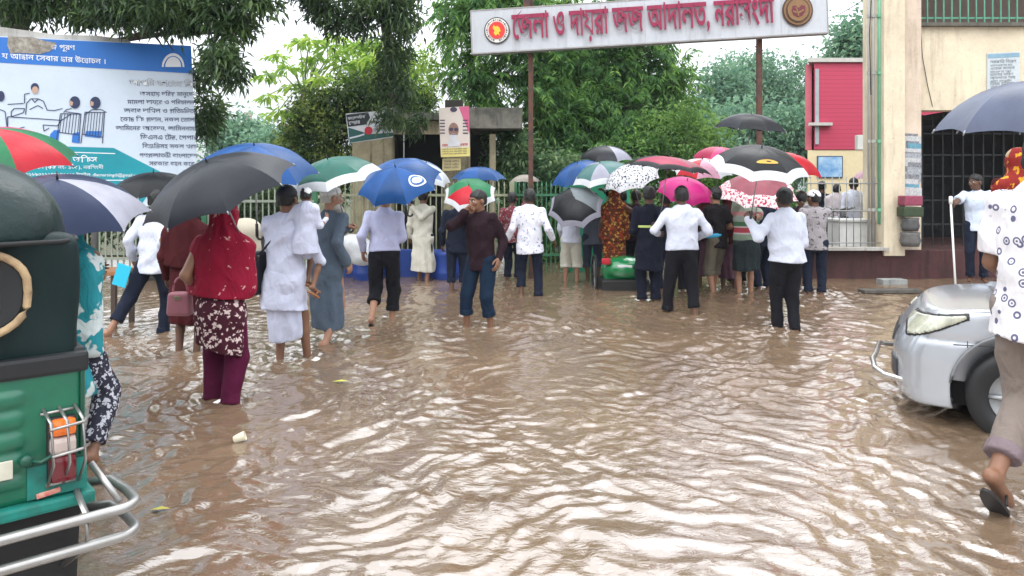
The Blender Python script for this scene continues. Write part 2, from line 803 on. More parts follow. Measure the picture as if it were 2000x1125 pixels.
def build_ground():
    mb = MB()
    mb.poly([(-400, -20, -0.16), (400, -20, -0.16), (400, 500, -0.16), (-400, 500, -0.16)])
    tag(mb.build("ground", mat("road mud", (0.12, 0.09, 0.065), rough=0.95, bump=0.4)), kind="structure")
    mb = MB()
    mb.poly([(-60, 17.4, 0.03), (60, 17.4, 0.03), (60, 120, 0.03), (-60, 120, 0.03)])
    tag(mb.build("yard_ground", mat("yard earth", (0.07, 0.065, 0.04), rough=0.95, bump=0.4, var=.6, vcol=(.04, .06, .025), vscale=.6)), kind="structure")


def water_material():
    m, nt, b, out = new_mat("muddy flood water")
    v = _coords(nt)
    n = _noise(nt, v, 0.55, 5, 0.6)
    c = _mixc(nt, _ramp(nt, n, [(0.35, (0, 0, 0)), (0.7, (1, 1, 1))]), (0.138, 0.094, 0.062), (0.20, 0.136, 0.085))
    nt.links.new(c, b.inputs["Base Color"])
    b.inputs["Roughness"].default_value = 0.04
    b.inputs["IOR"].default_value = 2.7
    n2 = _noise(nt, _coords(nt, (1.0, 1.7, 1)), 13.0, 4, 0.55, 0.8)
    _bump(nt, b, n2, 0.22, 0.02)
    return m


def build_water():
    r = np.random.default_rng(11)
    ys = [0.9]
    while ys[-1] < 17.0:
        ys.append(ys[-1] * 1.0045 + 0.0015)
    ys = np.array(ys)
    xs = np.arange(-9.5, 9.51, 0.0195)
    X, Y = np.meshgrid(xs, ys)
    # the pattern is warped so that crests wander
    wx = X + 0.22 * np.sin(1.3 * Y + 0.7 * X) + 0.12 * np.sin(3.1 * X - 1.9 * Y + 1.0) + 0.07 * np.sin(5.3 * Y + 4 * X) + 0.02 * np.sin(17 * Y - 9 * X)
    wy = Y + 0.20 * np.sin(1.7 * X + 0.4 * Y + 2.0) + 0.12 * np.sin(2.7 * Y + 3.7 * X) + 0.06 * np.sin(8.1 * X - 3 * Y) + 0.025 * np.sin(16 * X + 7 * Y)
    Z = np.zeros_like(X)
    for i in range(54):
        lam = 0.062 * (0.44 / 0.062) ** r.random()
        th = r.normal(math.pi / 2, 0.95)
        k = 2 * math.pi / lam
        slope = 0.040 * (lam / 0.25) ** -0.05
        ph = r.random() * 6.28
        s = np.sin(k * (wx * math.cos(th) + wy * math.sin(th)) + ph)
        # groups of waves come and go
        g = np.clip(0.5 + 0.75 * np.sin(1.5 * X * math.cos(i * 1.7) + 1.5 * Y * math.sin(i * 1.7) + i), 0.05, 1.3)
        Z += slope / k * g * (s - 0.25 * np.cos(2 * (k * (wx * math.cos(th) + wy * math.sin(th)) + ph)))
    for (cx, cy, a) in RIPPLES:
        R = np.hypot(X - cx, Y - cy)
        Z += a * 0.010 * np.sin(R * 2 * math.pi / 0.135 + cx * 3) * np.exp(-R / 0.34) * (R > 0.03)
        Z += a * 0.005 * np.sin(R * 2 * math.pi / 0.3 + cy * 5) * np.exp(-R / 0.8)
    edge = np.clip((17.0 - Y) / 1.5, 0, 1) * np.clip((9.4 - np.abs(X)) / 0.8, 0, 1) * np.clip((Y - 0.9) / 0.4, 0, 1)
    Z *= edge
    ny, nx = X.shape
    V = np.stack([X.ravel(), Y.ravel(), Z.ravel()], 1)
    I = np.arange(nx * ny).reshape(ny, nx)
    Q = np.stack([I[:-1, :-1].ravel(), I[:-1, 1:].ravel(), I[1:, 1:].ravel(), I[1:, :-1].ravel()], 1)
    x0, x1, y0, y1 = xs[0], xs[-1], ys[0], ys[-1]
    extra = np.array([(x0, y0, 0), (x1, y0, 0), (x1, y1, 0), (x0, y1, 0), (-60, -6, 0), (60, -6, 0), (60, 60, 0), (-60, 60, 0)])
    n = len(V)
    V = np.concatenate([V, extra])
    Q = np.concatenate([Q, np.array([(n + 4, n + 5, n + 1, n), (n + 5, n + 6, n + 2, n + 1), (n + 6, n + 7, n + 3, n + 2), (n + 7, n + 4, n, n + 3)])])
    o = np_mesh("flood_water", V, Q, water_material())
    tag(o, "brown muddy flood water covering the road", kind="structure")


# ------------------------------------------------------------------ trees
def leaves(B, D, L, W, r, droop=0.15):
    D = D / np.linalg.norm(D, axis=1)[:, None]
    up = r.normal(size=D.shape) * 0.55 + np.array([0, 0, 1.0])
    S = np.cross(D, up)
    S /= np.linalg.norm(S, axis=1)[:, None] + 1e-9
    N = np.cross(S, D)
    m = B + D * (L * 0.42)[:, None]
    fold = N * (W * 0.22)[:, None]
    tip = B + D * L[:, None]
    tip[:, 2] -= droop * L
    V = np.stack([B, m + S * (W * 0.5)[:, None] + fold, tip, m - S * (W * 0.5)[:, None] + fold], 1).reshape(-1, 3)
    return V, np.arange(len(V)).reshape(-1, 4)


def mass(regions, r, depth_ratio=0.8):
    """twig ends spread through ellipsoids given as (pixel x, pixel y, metres, pixel radius x, pixel radius y, count)"""
    out, cen = [], []
    for (px, py, d, rx, ry, n) in regions:
        c = np.array(P(px, py, d))
        rad = np.array([rx * d / F, max(rx, ry) * d / F * depth_ratio, ry * d / F])
        u = r.normal(size=(n, 3))
        u /= np.linalg.norm(u, axis=1)[:, None]
        u *= (0.35 + 0.65 * r.random((n, 1)) ** 0.6)
        out.append(c + u * rad)
        cen.append(np.repeat(c[None], n, 0))
    return np.concatenate(out), np.concatenate(cen)


def twigs(T, C, r, m, L, W, spread=0.9, out=0.6, down=0.5, rad=0.12, droop=0.15):
    """m leaves round each twig end"""
    n = len(T)
    o = T - C
    o /= np.linalg.norm(o, axis=1)[:, None] + 1e-6
    B = np.repeat(T, m, 0) + r.normal(size=(n * m, 3)) * rad
    D = r.normal(size=(n * m, 3)) * spread + np.repeat(o, m, 0) * out + np.array([0, 0, -down])
    l = L * (0.6 + 0.7 * r.random(n * m))
    w = W * (0.6 + 0.7 * r.random(n * m))
    return leaves(B, D, l, w, r, droop)


def fronds(T, C, r, m, FL, LL, LW, down=0.7):
    """feathery drooping fronds: m per twig end, each a curved midrib with pairs of narrow leaflets"""
    Bs, Ds, Ls = [], [], []
    for p, c in zip(T, C):
        for _ in range(m):
            o = p - c
            o = o / (np.linalg.norm(o) + 1e-6)
            d = r.normal(size=3) * 0.8 + o * 0.7 + np.array([0, 0, 0.25])
            d /= np.linalg.norm(d)
            k = 11
            q = p.copy()
            fl = FL * (0.7 + 0.6 * r.random())
            for i in range(k):
                q = q + d * fl / k
                d = d + np.array([0, 0, -down / k * 1.6])
                d /= np.linalg.norm(d)
                s = np.cross(d, [0, 0, 1.0])
                s /= np.linalg.norm(s) + 1e-9
                for sg in (-1, 1):
                    Bs.append(q.copy())
                    Ds.append(s * sg + d * 0.55 + np.array([0, 0, -0.45]) + r.normal(size=3) * 0.15)
                    Ls.append(LL * (1.0 - 0.5 * abs(i / k - 0.45)))
    B, D, L = np.array(Bs), np.array(Ds), np.array(Ls)
    return leaves(B, D, L, np.full(len(L), LW), r, 0.2)


def limb(mb, a, b, ra, rb, r, n=7, sag=0.12, sides=7):
    a, b = np.array(a, float), np.array(b, float)
    L = np.linalg.norm(b - a)
    pts, rad = [], []
    off = r.normal(size=3) * sag * L * 0.5
    for i in range(n):
        t = i / (n - 1)
        p = a + (b - a) * t + off * math.sin(math.pi * t) + np.array([0, 0, sag * L * math.sin(math.pi * t) * 0.6])
        pts.append(p)
        rad.append(ra + (rb - ra) * t)
    mb.tube(pts, rad, sides)


BARK = mat("bark", (0.055, 0.042, 0.032), rough=0.95, bump=0.7, bscale=18, stretch=(1, 1, .3), vcol=(0.03, 0.03, 0.022), var=.6)


def tree(name, label, base, trunk, regions, seed, parts, leaf, group=None, rt=0.16):
    """trunk = list of points up the stem; one limb to each leafy region; parts = list of (V, F) leaf arrays built by caller"""
    r = np.random.default_rng(seed)
    root = empty(name, base, label, "tree" if "shrub" not in name and "hedge" not in name else "shrub", group)
    if trunk:
        mb = MB()
        tp = [Vector(base)] + [Vector(p) for p in trunk]
        mb.tube(tp, [rt * (1 - 0.5 * i / (len(tp) - 1)) for i in range(len(tp))], 10)
        for (px, py, d, rx, ry, n) in regions:
            if n <= 20:
                continue
            c = P(px, py, d)
            s = min(tp[1:], key=lambda q: (q - c).length + 0.6 * max(0, q.z - c.z))
            limb(mb, s, c, rt * 0.32, rt * 0.07, r)
            for _ in range(3):
                e = c + Vector(r.normal(size=3)) * (rx * d / F * 0.55)
                limb(mb, c.lerp(s, 0.15), e, rt * 0.10, rt * 0.03, r, 5, 0.1, 5)
        mb.build("trunk", BARK, root)
    V = np.concatenate([p[0] for p in parts])
    n, Fs = 0, []
    for p in parts:
        Fs.append(p[1] + n)
        n += len(p[0])
    np_mesh("crown", V, np.concatenate(Fs), leaf, root, smooth=False)
    return root


def build_trees():
    LS = leaf_mat("light shrub leaf", (0.045, 0.11, 0.028), (0.10, 0.21, 0.05), (0.20, 0.33, 0.085), trans=0.42)
    LD = leaf_mat("dark mango leaf", (0.014, 0.034, 0.012), (0.034, 0.076, 0.023), (0.095, 0.16, 0.045), trans=0.25, rough=.4)
    LM = leaf_mat("mid green leaf", (0.028, 0.085, 0.026), (0.075, 0.185, 0.048), (0.21, 0.37, 0.085), trans=0.48)
    LB = leaf_mat("bright young leaf", (0.09, 0.19, 0.03), (0.20, 0.34, 0.055), (0.36, 0.48, 0.10), trans=0.5)
    LV = leaf_mat("creeper leaf", (0.018, 0.042, 0.015), (0.05, 0.10, 0.025), (0.26, 0.32, 0.08), trans=0.35)
    LH = leaf_mat("hedge leaf", (0.03, 0.075, 0.03), (0.07, 0.15, 0.06), (0.20, 0.28, 0.13), trans=0.35)
    LF = leaf_mat("haze tinted leaf", (0.07, 0.15, 0.105), (0.12, 0.23, 0.15), (0.20, 0.33, 0.19), trans=0.4)  # distance haze partly put into this paler, bluer leaf colour
    # 1 dark tree hanging over the billboard
    r = np.random.default_rng(1)
    reg = [(-60, 20, 11.5, 80, 50, 34), (60, 0, 11, 90, 40, 55), (150, -5, 11, 80, 50, 60), (250, 12, 10.6, 70, 34, 50), (330, 5, 10.4, 70, 40, 50), (215, 32, 11.2, 80, 10, 20),
           (430, 5, 10.2, 55, 40, 46), (455, 50, 10.2, 34, 28, 26), (345, 38, 10.5, 45, 18, 24), (428, 105, 10.2, 30, 28, 20), (505, 5, 10, 32, 18, 16), (455, 140, 10.0, 16, 16, 9), (400, 150, 11.6, 16, 24, 11),
           (408, 215, 11.8, 20, 28, 20), (402, 250, 12.0, 16, 18, 10), (440, 118, 9.8, 20, 16, 10),
           (60, -150, 11.5, 170, 110, 150), (260, -140, 11, 150, 100, 140), (430, -110, 10.5, 100, 70, 80), (-150, -120, 12, 150, 150, 110),
           (120, -330, 12, 220, 130, 150), (330, -300, 11, 130, 100, 80)]
    T, C = mass(reg, r)
    tree("mango_tree", "dark leafy tree hanging over the top of the blue legal aid billboard", (-9.3, 13.6, -0.15),
         [(-9.25, 13.6, 2.0), (-8.9, 13.4, 3.6), (-8.4, 13.0, 5.0), (-7.6, 12.2, 6.4)], reg, 1, [twigs(T, C, r, 26, 0.155, 0.040, rad=0.085, down=0.75)], LD, rt=0.28)
    # 2 dark tree whose boughs hang down in the middle
    r = np.random.default_rng(2)
    reg = [(625, 12, 13, 34, 22, 26), (660, 42, 13, 28, 18, 18), (700, 40, 13.2, 26, 20, 16), (735, 5, 13.2, 50, 30, 36), (785, 25, 13.4, 34, 42, 40), (770, 95, 13.6, 26, 40, 30), (785, 165, 13.9, 24, 36, 24), (742, 150, 13.8, 14, 26, 8),
           (762, 225, 14.4, 24, 20, 14), (600, -30, 12.6, 36, 20, 18), (700, -60, 13.5, 90, 40, 60), (800, -40, 14, 60, 40, 34), (812, 240, 14.8, 18, 18, 9), (560, -100, 12.5, 60, 40, 26)]
    T, C = mass(reg, r)
    tree("neem_tree", "dark tree with boughs hanging down above the concrete gatehouse", (-2.6, 16.6, -0.15),
         [(-2.55, 16.5, 2.2), (-2.5, 16.1, 3.8), (-2.6, 15.2, 5.2), (-2.7, 14.3, 6.2)], reg, 2, [twigs(T, C, r, 26, 0.16, 0.040, rad=0.10, down=0.75)], LD, rt=0.15)
    # 3 papaya with long stalked palmate leaves
    r = np.random.default_rng(3)
    base = (-5.05, 17.4, -0.15)
    root = empty("papaya_tree", base, "bright green papaya tree with long leaf stalks left of the hanging dark boughs", "tree")
    top = Vector((-4.75, 17.3, 3.85))
    mb = MB()
    mb.tube([base, (-4.95, 17.4, 1.8), (-4.8, 17.3, 3.2), top], [0.11, 0.1, 0.085, 0.06], 9)
    mb.build("trunk", mat("papaya stem", (0.16, 0.15, 0.10), bump=0.4, bscale=20), root)
    st = MB()
    B, D, L, W = [], [], [], []
    ends = [(540, 105), (585, 80), (640, 90), (690, 85), (720, 110), (740, 150), (560, 130), (520, 145), (615, 110), (665, 120), (700, 150), (525, 185), (575, 165), (625, 150), (650, 175), (690, 190), (545, 215), (605, 75), (730, 190), (655, 70), (670, 100), (600, 130), (715, 80)]
    for i, (px, py) in enumerate(ends):
        e = P(px, py, 17.3 + r.normal() * 0.7)
        mid = top.lerp(e, 0.5) + Vector((0, 0, 0.12))
        st.tube([top + Vector((0, 0, -0.25 * r.random())), mid, e], [0.022, 0.017, 0.011], 5)
        for k in range(9):
            a = k / 9 * 2 * math.pi + r.random() * .3
            d = np.array([math.cos(a), math.sin(a) * 0.8, -0.35 + 0.3 * math.sin(a)])
            for j in range(4):
                B.append(np.array(e) + d * 0.09 * j + r.normal(size=3) * 0.015)
                dj = d + r.normal(size=3) * 0.45
                D.append(dj)
                L.append(0.27 * (1 - 0.12 * j))
                W.append(0.085)
    st.build("leaf_stalk", mat("papaya stalk", (0.22, 0.30, 0.10), rough=.5), root)
    V, Q = leaves(np.array(B), np.array(D), np.array(L), np.array(W), r, 0.25)
    np_mesh("crown", V, Q, LB, root, smooth=False)
    # 4 creeper-covered shrub beside the gatehouse
    r = np.random.default_rng(4)
    reg = [(600, 225, 16.4, 45, 40, 130), (650, 205, 16.4, 50, 40, 130), (705, 205, 16.5, 45, 45, 110), (610, 285, 16.2, 50, 50, 130), (665, 265, 16.2, 45, 55, 110), (640, 345, 16, 60, 55, 110), (575, 290, 16.6, 30, 45, 60), (740, 190, 16.8, 55, 40, 90), (810, 200, 17.5, 45, 30, 70), (560, 340, 16.4, 40, 50, 60)]
    T, C = mass(reg, r)
    tree("creeper_shrub", "dense creeper covered shrub left of the tilted black and white poster", (-3.9, 16.4, -0.15), [(-3.9, 16.4, 1.2), (-3.8, 16.4, 2.2)], reg[:6], 4,
         [twigs(T, C, r, 17, 0.10, 0.055, rad=0.13, down=0.15, out=.9)], LV, rt=0.1)
    reg = [(700, 165, 17.8, 45, 40, 70), (760, 140, 18, 50, 45, 70), (800, 190, 17.6, 40, 30, 50), (730, 110, 18.2, 40, 30, 40), (820, 140, 18.6, 30, 50, 40)]
    T, C = mass(reg, r)
    tree("young_tree", "pale green young tree behind the hanging dark boughs over the gatehouse", (-2.95, 18.3, -0.15), [(-2.95, 18.3, 1.5), (-2.9, 18.2, 3.2)], reg, 41, [twigs(T, C, r, 22, 0.15, 0.05, rad=0.15, down=0.4)], LB, rt=0.08)
    # 5 big tree behind the court sign
    r = np.random.default_rng(5)
    reg = [(1010, 60, 19, 60, 70, 60), (1090, 150, 19.5, 70, 60, 80), (1180, 120, 20, 70, 55, 75), (1260, 140, 20, 60, 60, 70), (1300, 200, 20, 55, 60, 60), (1190, 220, 19.4, 70, 60, 70), (1110, 240, 19, 60, 60, 60), (1050, 200, 19, 40, 60, 40),
           (1255, 265, 19.3, 55, 50, 50), (1150, 300, 18.8, 60, 40, 50), (1325, 140, 20.4, 22, 32, 16), (960, 150, 19, 45, 45, 26), (915, 60, 18.6, 50, 50, 34), (905, 140, 18.7, 40, 50, 24), (960, 10, 18.8, 60, 40, 40), (880, 20, 18.4, 36, 36, 20), (950, 205, 19, 40, 30, 18),
           (1150, 40, 20, 110, 40, 60), (1000, 5, 19.5, 90, 35, 45), (1240, 60, 20.5, 80, 40, 40), (1075, 310, 19.2, 45, 45, 30), (1220, 330, 18.9, 60, 40, 30)]
    T, C = mass(reg, r)
    h = len(T) // 2
    perm = r.permutation(len(T))
    a, b = perm[:h], perm[h:]
    tree("court_tree", "big green tree with drooping feathery leaves behind the court name board", (1.05, 20.2, -0.15),
         [(1.02, 20.1, 2.2), (1.0, 20.0, 4.0), (1.3, 20.0, 5.6), (1.5, 20, 7.0)], reg, 5,
         [fronds(T[a], C[a], r, 3, 0.62, 0.23, 0.05), twigs(T[b], C[b], r, 26, 0.24, 0.055, rad=0.18, down=0.8)], LM, rt=0.27)
    r = np.random.default_rng(51)
    reg2 = [(1150, 190, 21.6, 110, 90, 120), (1250, 250, 21.5, 90, 90, 120), (1090, 290, 21.5, 90, 70, 100), (1300, 300, 21.5, 50, 50, 50)]
    T, C = mass(reg2, r)
    tree("jackfruit_tree", "dark dense tree just behind the drooping big green tree", (2.6, 22.0, -0.15), [(2.6, 22.0, 1.8), (2.6, 21.8, 3.2)], reg2, 51, [twigs(T, C, r, 30, 0.26, 0.11, rad=0.22, down=0.5)], LD, rt=0.2)
    r = np.random.default_rng(6)
    for i, (px, py, d, rx, ry, n, lab, m_) in enumerate([
            (1330, 270, 18.3, 95, 62, 190, "rounded light green shrub behind the high black umbrella", LS),
            (1245, 300, 18.0, 55, 40, 80, "low green shrub beside the rounded light green shrub", LM),
            (1000, 310, 16.2, 45, 55, 130, "variegated hedge bush left of the rusty sign post", LH),
            (1095, 340, 16.0, 60, 38, 120, "variegated hedge bush right of the rusty sign post", LH),
            (1410, 330, 17.5, 70, 30, 80, "leafy green bush behind the pink red umbrella", LM),
            (1180, 345, 15.8, 50, 30, 60, "leafy green bush behind the dark glossy umbrella", LM),
            (280, 400, 15.2, 75, 45, 110, "dark bush behind the pale fence under the billboard", LD),
            (430, 400, 15.6, 75, 50, 110, "dark bush behind the pale fence right of the billboard", LD),
            (540, 410, 15.0, 60, 45, 100, "dark bush at the foot of the creeper shrub", LD),
            (150, 410, 15.4, 80, 45, 90, "dark bush behind the fence by the auto rickshaw", LD),
            (1030, 430, 16.4, 70, 55, 130, "dark bush behind the green spear topped fence", LM),
            (1180, 420, 17.0, 90, 50, 120, "dark bush behind the crowd's teal umbrella", LM),
            (1330, 420, 17.5, 90, 50, 120, "dark bush behind the crowd's maroon umbrella", LM),
            (1480, 410, 18.5, 90, 55, 120, "dark bush behind the right sign post", LM)]):
        reg = [(px, py, d, rx, ry, n), (px, py + ry * 0.9, d, rx * 0.9, ry * .8, n // 3)]
        T, C = mass(reg, r)
        b = P(px, 365, d)
        tree("garden_shrub", lab, (b.x, d, -0.15), [(b.x, d, 0.5), (b.x, d, 1.2)], reg[:1], 60 + i, [twigs(T, C, r, 18, 0.14, 0.06, rad=0.14, down=0.1, out=0.9)], m_, "shrubs inside the court compound", rt=0.06)
    # hazy far trees
    far = [(1415, 190, 44, 50, 62, 120, "tall hazy tree right of the big green tree"), (1475, 165, 52, 62, 62, 150, "broad hazy tree behind the right sign post"),
           (1548, 190, 50, 40, 70, 90, "wispy hazy tree beside the red building"), (1430, 260, 40, 90, 60, 170, "low hazy tree below the tall hazy trees"), (1540, 270, 38, 60, 60, 130, "low hazy tree beside the red wall"),
           (1370, 300, 36, 50, 50, 80, "low hazy tree behind the rounded shrub"), (475, 275, 42, 60, 38, 130, "round bluish tree beside the billboard's right edge"), (535, 300, 36, 40, 40, 70, "bluish tree between billboard and creeper shrub"),
           (1668, 85, 34, 34, 34, 50, "scruffy tree showing over the red building's roof")]
    for i, (px, py, d, rx, ry, n, lab) in enumerate(far):
        reg = [(px, py, d, rx, ry, n), (px + rx * .3, py + ry * .6, d, rx * .8, ry * .7, n // 2), (px - rx * .35, py + ry * .5, d, rx * .6, ry * .6, n // 3)]
        T, C = mass(reg, r)
        b = P(px, 365, d)
        z1 = P(px, py + ry * .5, d).z
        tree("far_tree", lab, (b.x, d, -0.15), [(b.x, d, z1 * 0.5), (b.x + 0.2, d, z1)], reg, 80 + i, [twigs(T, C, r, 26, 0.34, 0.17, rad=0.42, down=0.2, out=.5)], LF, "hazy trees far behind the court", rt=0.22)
    T, C = [], []
    for k in range(420):
        x, y_ = -45 + 100 * r.random(), 56 + 10 * r.random()
        T.append((x, y_, .4 + (2.6 + 1.8 * math.sin(x * .35) + 1.2 * math.sin(x * .9 + 1)) * r.random()))
        C.append((x, y_, -1))
    V, Q = twigs(np.array(T), np.array(C), r, 34, 0.45, 0.26, rad=0.6, down=0.2, out=.5)
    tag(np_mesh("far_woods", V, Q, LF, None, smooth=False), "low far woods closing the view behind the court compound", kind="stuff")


# ------------------------------------------------------------------ court name board on two posts
def build_court_sign():
    a, b = P(923, 104, 13.2), P(1617, 63, 12.5)
    pl = Plane(a, b - a, (0, 0, 1))
    W = (b - a).length
    H = pl.uv(922, 22)[1]
    mid = pl.at(W / 2, 0)
    root = empty("court_sign", (mid.x, mid.y, -0.15), "long white court name board with raised red Bengali letters on two rusty posts", "sign")
    white = weathered("white sign sheet", (0.47, 0.49, 0.52), (0.30, 0.30, 0.31), 0.45, 0.5, True, 0.8, 0.1)
    rust = mat("rusty steel", (0.055, 0.036, 0.032), rough=0.85, var=0.8, vcol=(0.15, 0.055, 0.028), vscale=9, bump=0.4)
    back = pl.n * -0.16
    mb = MB()
    mb.poly([pl.at(0, 0), pl.at(W, 0), pl.at(W, H), pl.at(0, H)], back)
    mb.build("board", white, root)
    mb = MB()
    e = 0.018
    for (p, q, r_, s) in ((-e, W + e, -e, 0.004), (-e, W + e, H - .004, H + e), (-e, 0.004, 0.004, H - .004), (W - .004, W + e, 0.004, H - .004)):
        mb.poly([pl.at(p, r_, 0.006), pl.at(q, r_, 0.006), pl.at(q, s, 0.006), pl.at(p, s, 0.006)], back * 1.1)
    mb.build("frame", mat("dull steel edge", (0.30, 0.29, 0.28), rough=.6, var=.5), root)
    for k in range(1, 8):
        seam = MB()
        u = W * k / 8
        seam.poly([pl.at(u, 0.01, .003), pl.at(u + .012, 0.01, .003), pl.at(u + .012, H - .01, .003), pl.at(u, H - .01, .003)])
        seam.build("sheet_seam", mat("sheet seam", (0.42, 0.42, 0.43)), root)
    mb = MB()
    pl.write(mb, "জেলা ও দায়রা জজ আদালত, নরসিংদী", 1002, 77, 1512, 44, extrude=0.05, bold=0.018, lift=0.05, em=0.64)
    mb.build("lettering", mat("raised red letter", (0.25, 0.008, 0.05), rough=.45, var=.2), root)
    em = empty("emblem", pl.at(*pl.uv(971, 60)), None, None)
    em.parent = root
    em.matrix_parent_inverse = root.matrix_basis.inverted()
    cols = {"r": mat("emblem red", (0.62, 0.03, 0.02), rough=.4, var=.1), "g": mat("emblem dark rim", (0.06, 0.055, 0.05), rough=.4), "w": mat("emblem white", (0.72, 0.70, 0.66), rough=.5, var=.1), "y": mat("emblem gold", (0.75, 0.45, 0.03), rough=.4, var=.1)}

    def ring(cx, cy, layers, parent):
        for (nm, rp, lift, m_) in layers:
            q = MB()
            pl.disc(q, cx, cy, rp, lift, 36, 0, 1.05, 0.012)
            q.build(nm, m_, parent)
    ring(971, 60, [("rim", 25, 0.02, cols["g"]), ("white_ring", 22.5, 0.034, cols["w"]), ("red_disc", 16, 0.048, cols["r"])], em)
    q = MB()
    pl.patch(q, [(965, 50), (968, 53), (972, 52), (976, 55), (979, 62), (975, 64), (977, 71), (973, 67), (969, 71), (965, 66), (967, 61), (963, 56)], 0.055)
    q.build("gold_map", cols["y"], em)
    q = MB()
    for k in range(30):
        t = 2 * math.pi * k / 30
        if 0.43 * math.pi < t < 0.57 * math.pi:
            continue
        pl.disc(q, 971 + 19.3 * math.cos(t), 60 + 20.2 * math.sin(t), 1.3 if k % 3 else 1.9, 0.052, 6)
    q.build("ring_lettering", cols["g"], em)
    e2 = empty("emblem", pl.at(*pl.uv(1557, 21)), None, None)
    e2.parent = root
    e2.matrix_parent_inverse = root.matrix_basis.inverted()
    bro = mat("bronze relief", (0.22, 0.12, 0.055), rough=.45, metal=.3, bump=.5, bscale=60)
    brd = mat("dark bronze", (0.07, 0.035, 0.02), rough=.5, bump=.4)
    ring(1557, 21, [("rim", 30, 0.03, brd), ("bronze_ring", 27, 0.044, bro), ("dark_ring", 23, 0.056, brd), ("bronze_disc", 20.5, 0.066, bro)], e2)
    q = MB()
    pl.patch(q, [(1546, 14), (1552, 12), (1557, 18), (1563, 12), (1570, 13), (1571, 22), (1566, 31), (1557, 35), (1548, 31), (1544, 22)], 0.074)
    q.build("shield", mat("emblem maroon", (0.14, 0.02, 0.03), rough=.5), e2)
    q = MB()
    pl.stroke(q, [(1547, 24), (1557, 27), (1568, 21)], 0.03, 0.080)
    pl.stroke(q, [(1552, 16), (1557, 27), (1557, 33)], 0.02, 0.081)
    q.build("shield_scroll", bro, e2)
    for px in (1034, 1488):
        u, v = pl.uv(px, 90 if px < 1200 else 70)
        c = pl.at(u, 0, -0.22)
        q = MB()
        top = pl.at(u, H + .25, -0.22).z
        q.box((c.x, c.y, (top - 0.15) / 2), (0.085, 0.085, top + 0.15), bev=0.008)
        q.build("post", rust, root)
    q = MB()
    q.box(pl.at(pl.uv(1030, 60)[0], H + .12, -0.1), (.12, .1, .26), bev=.01)
    q.build("bracket", rust, root)


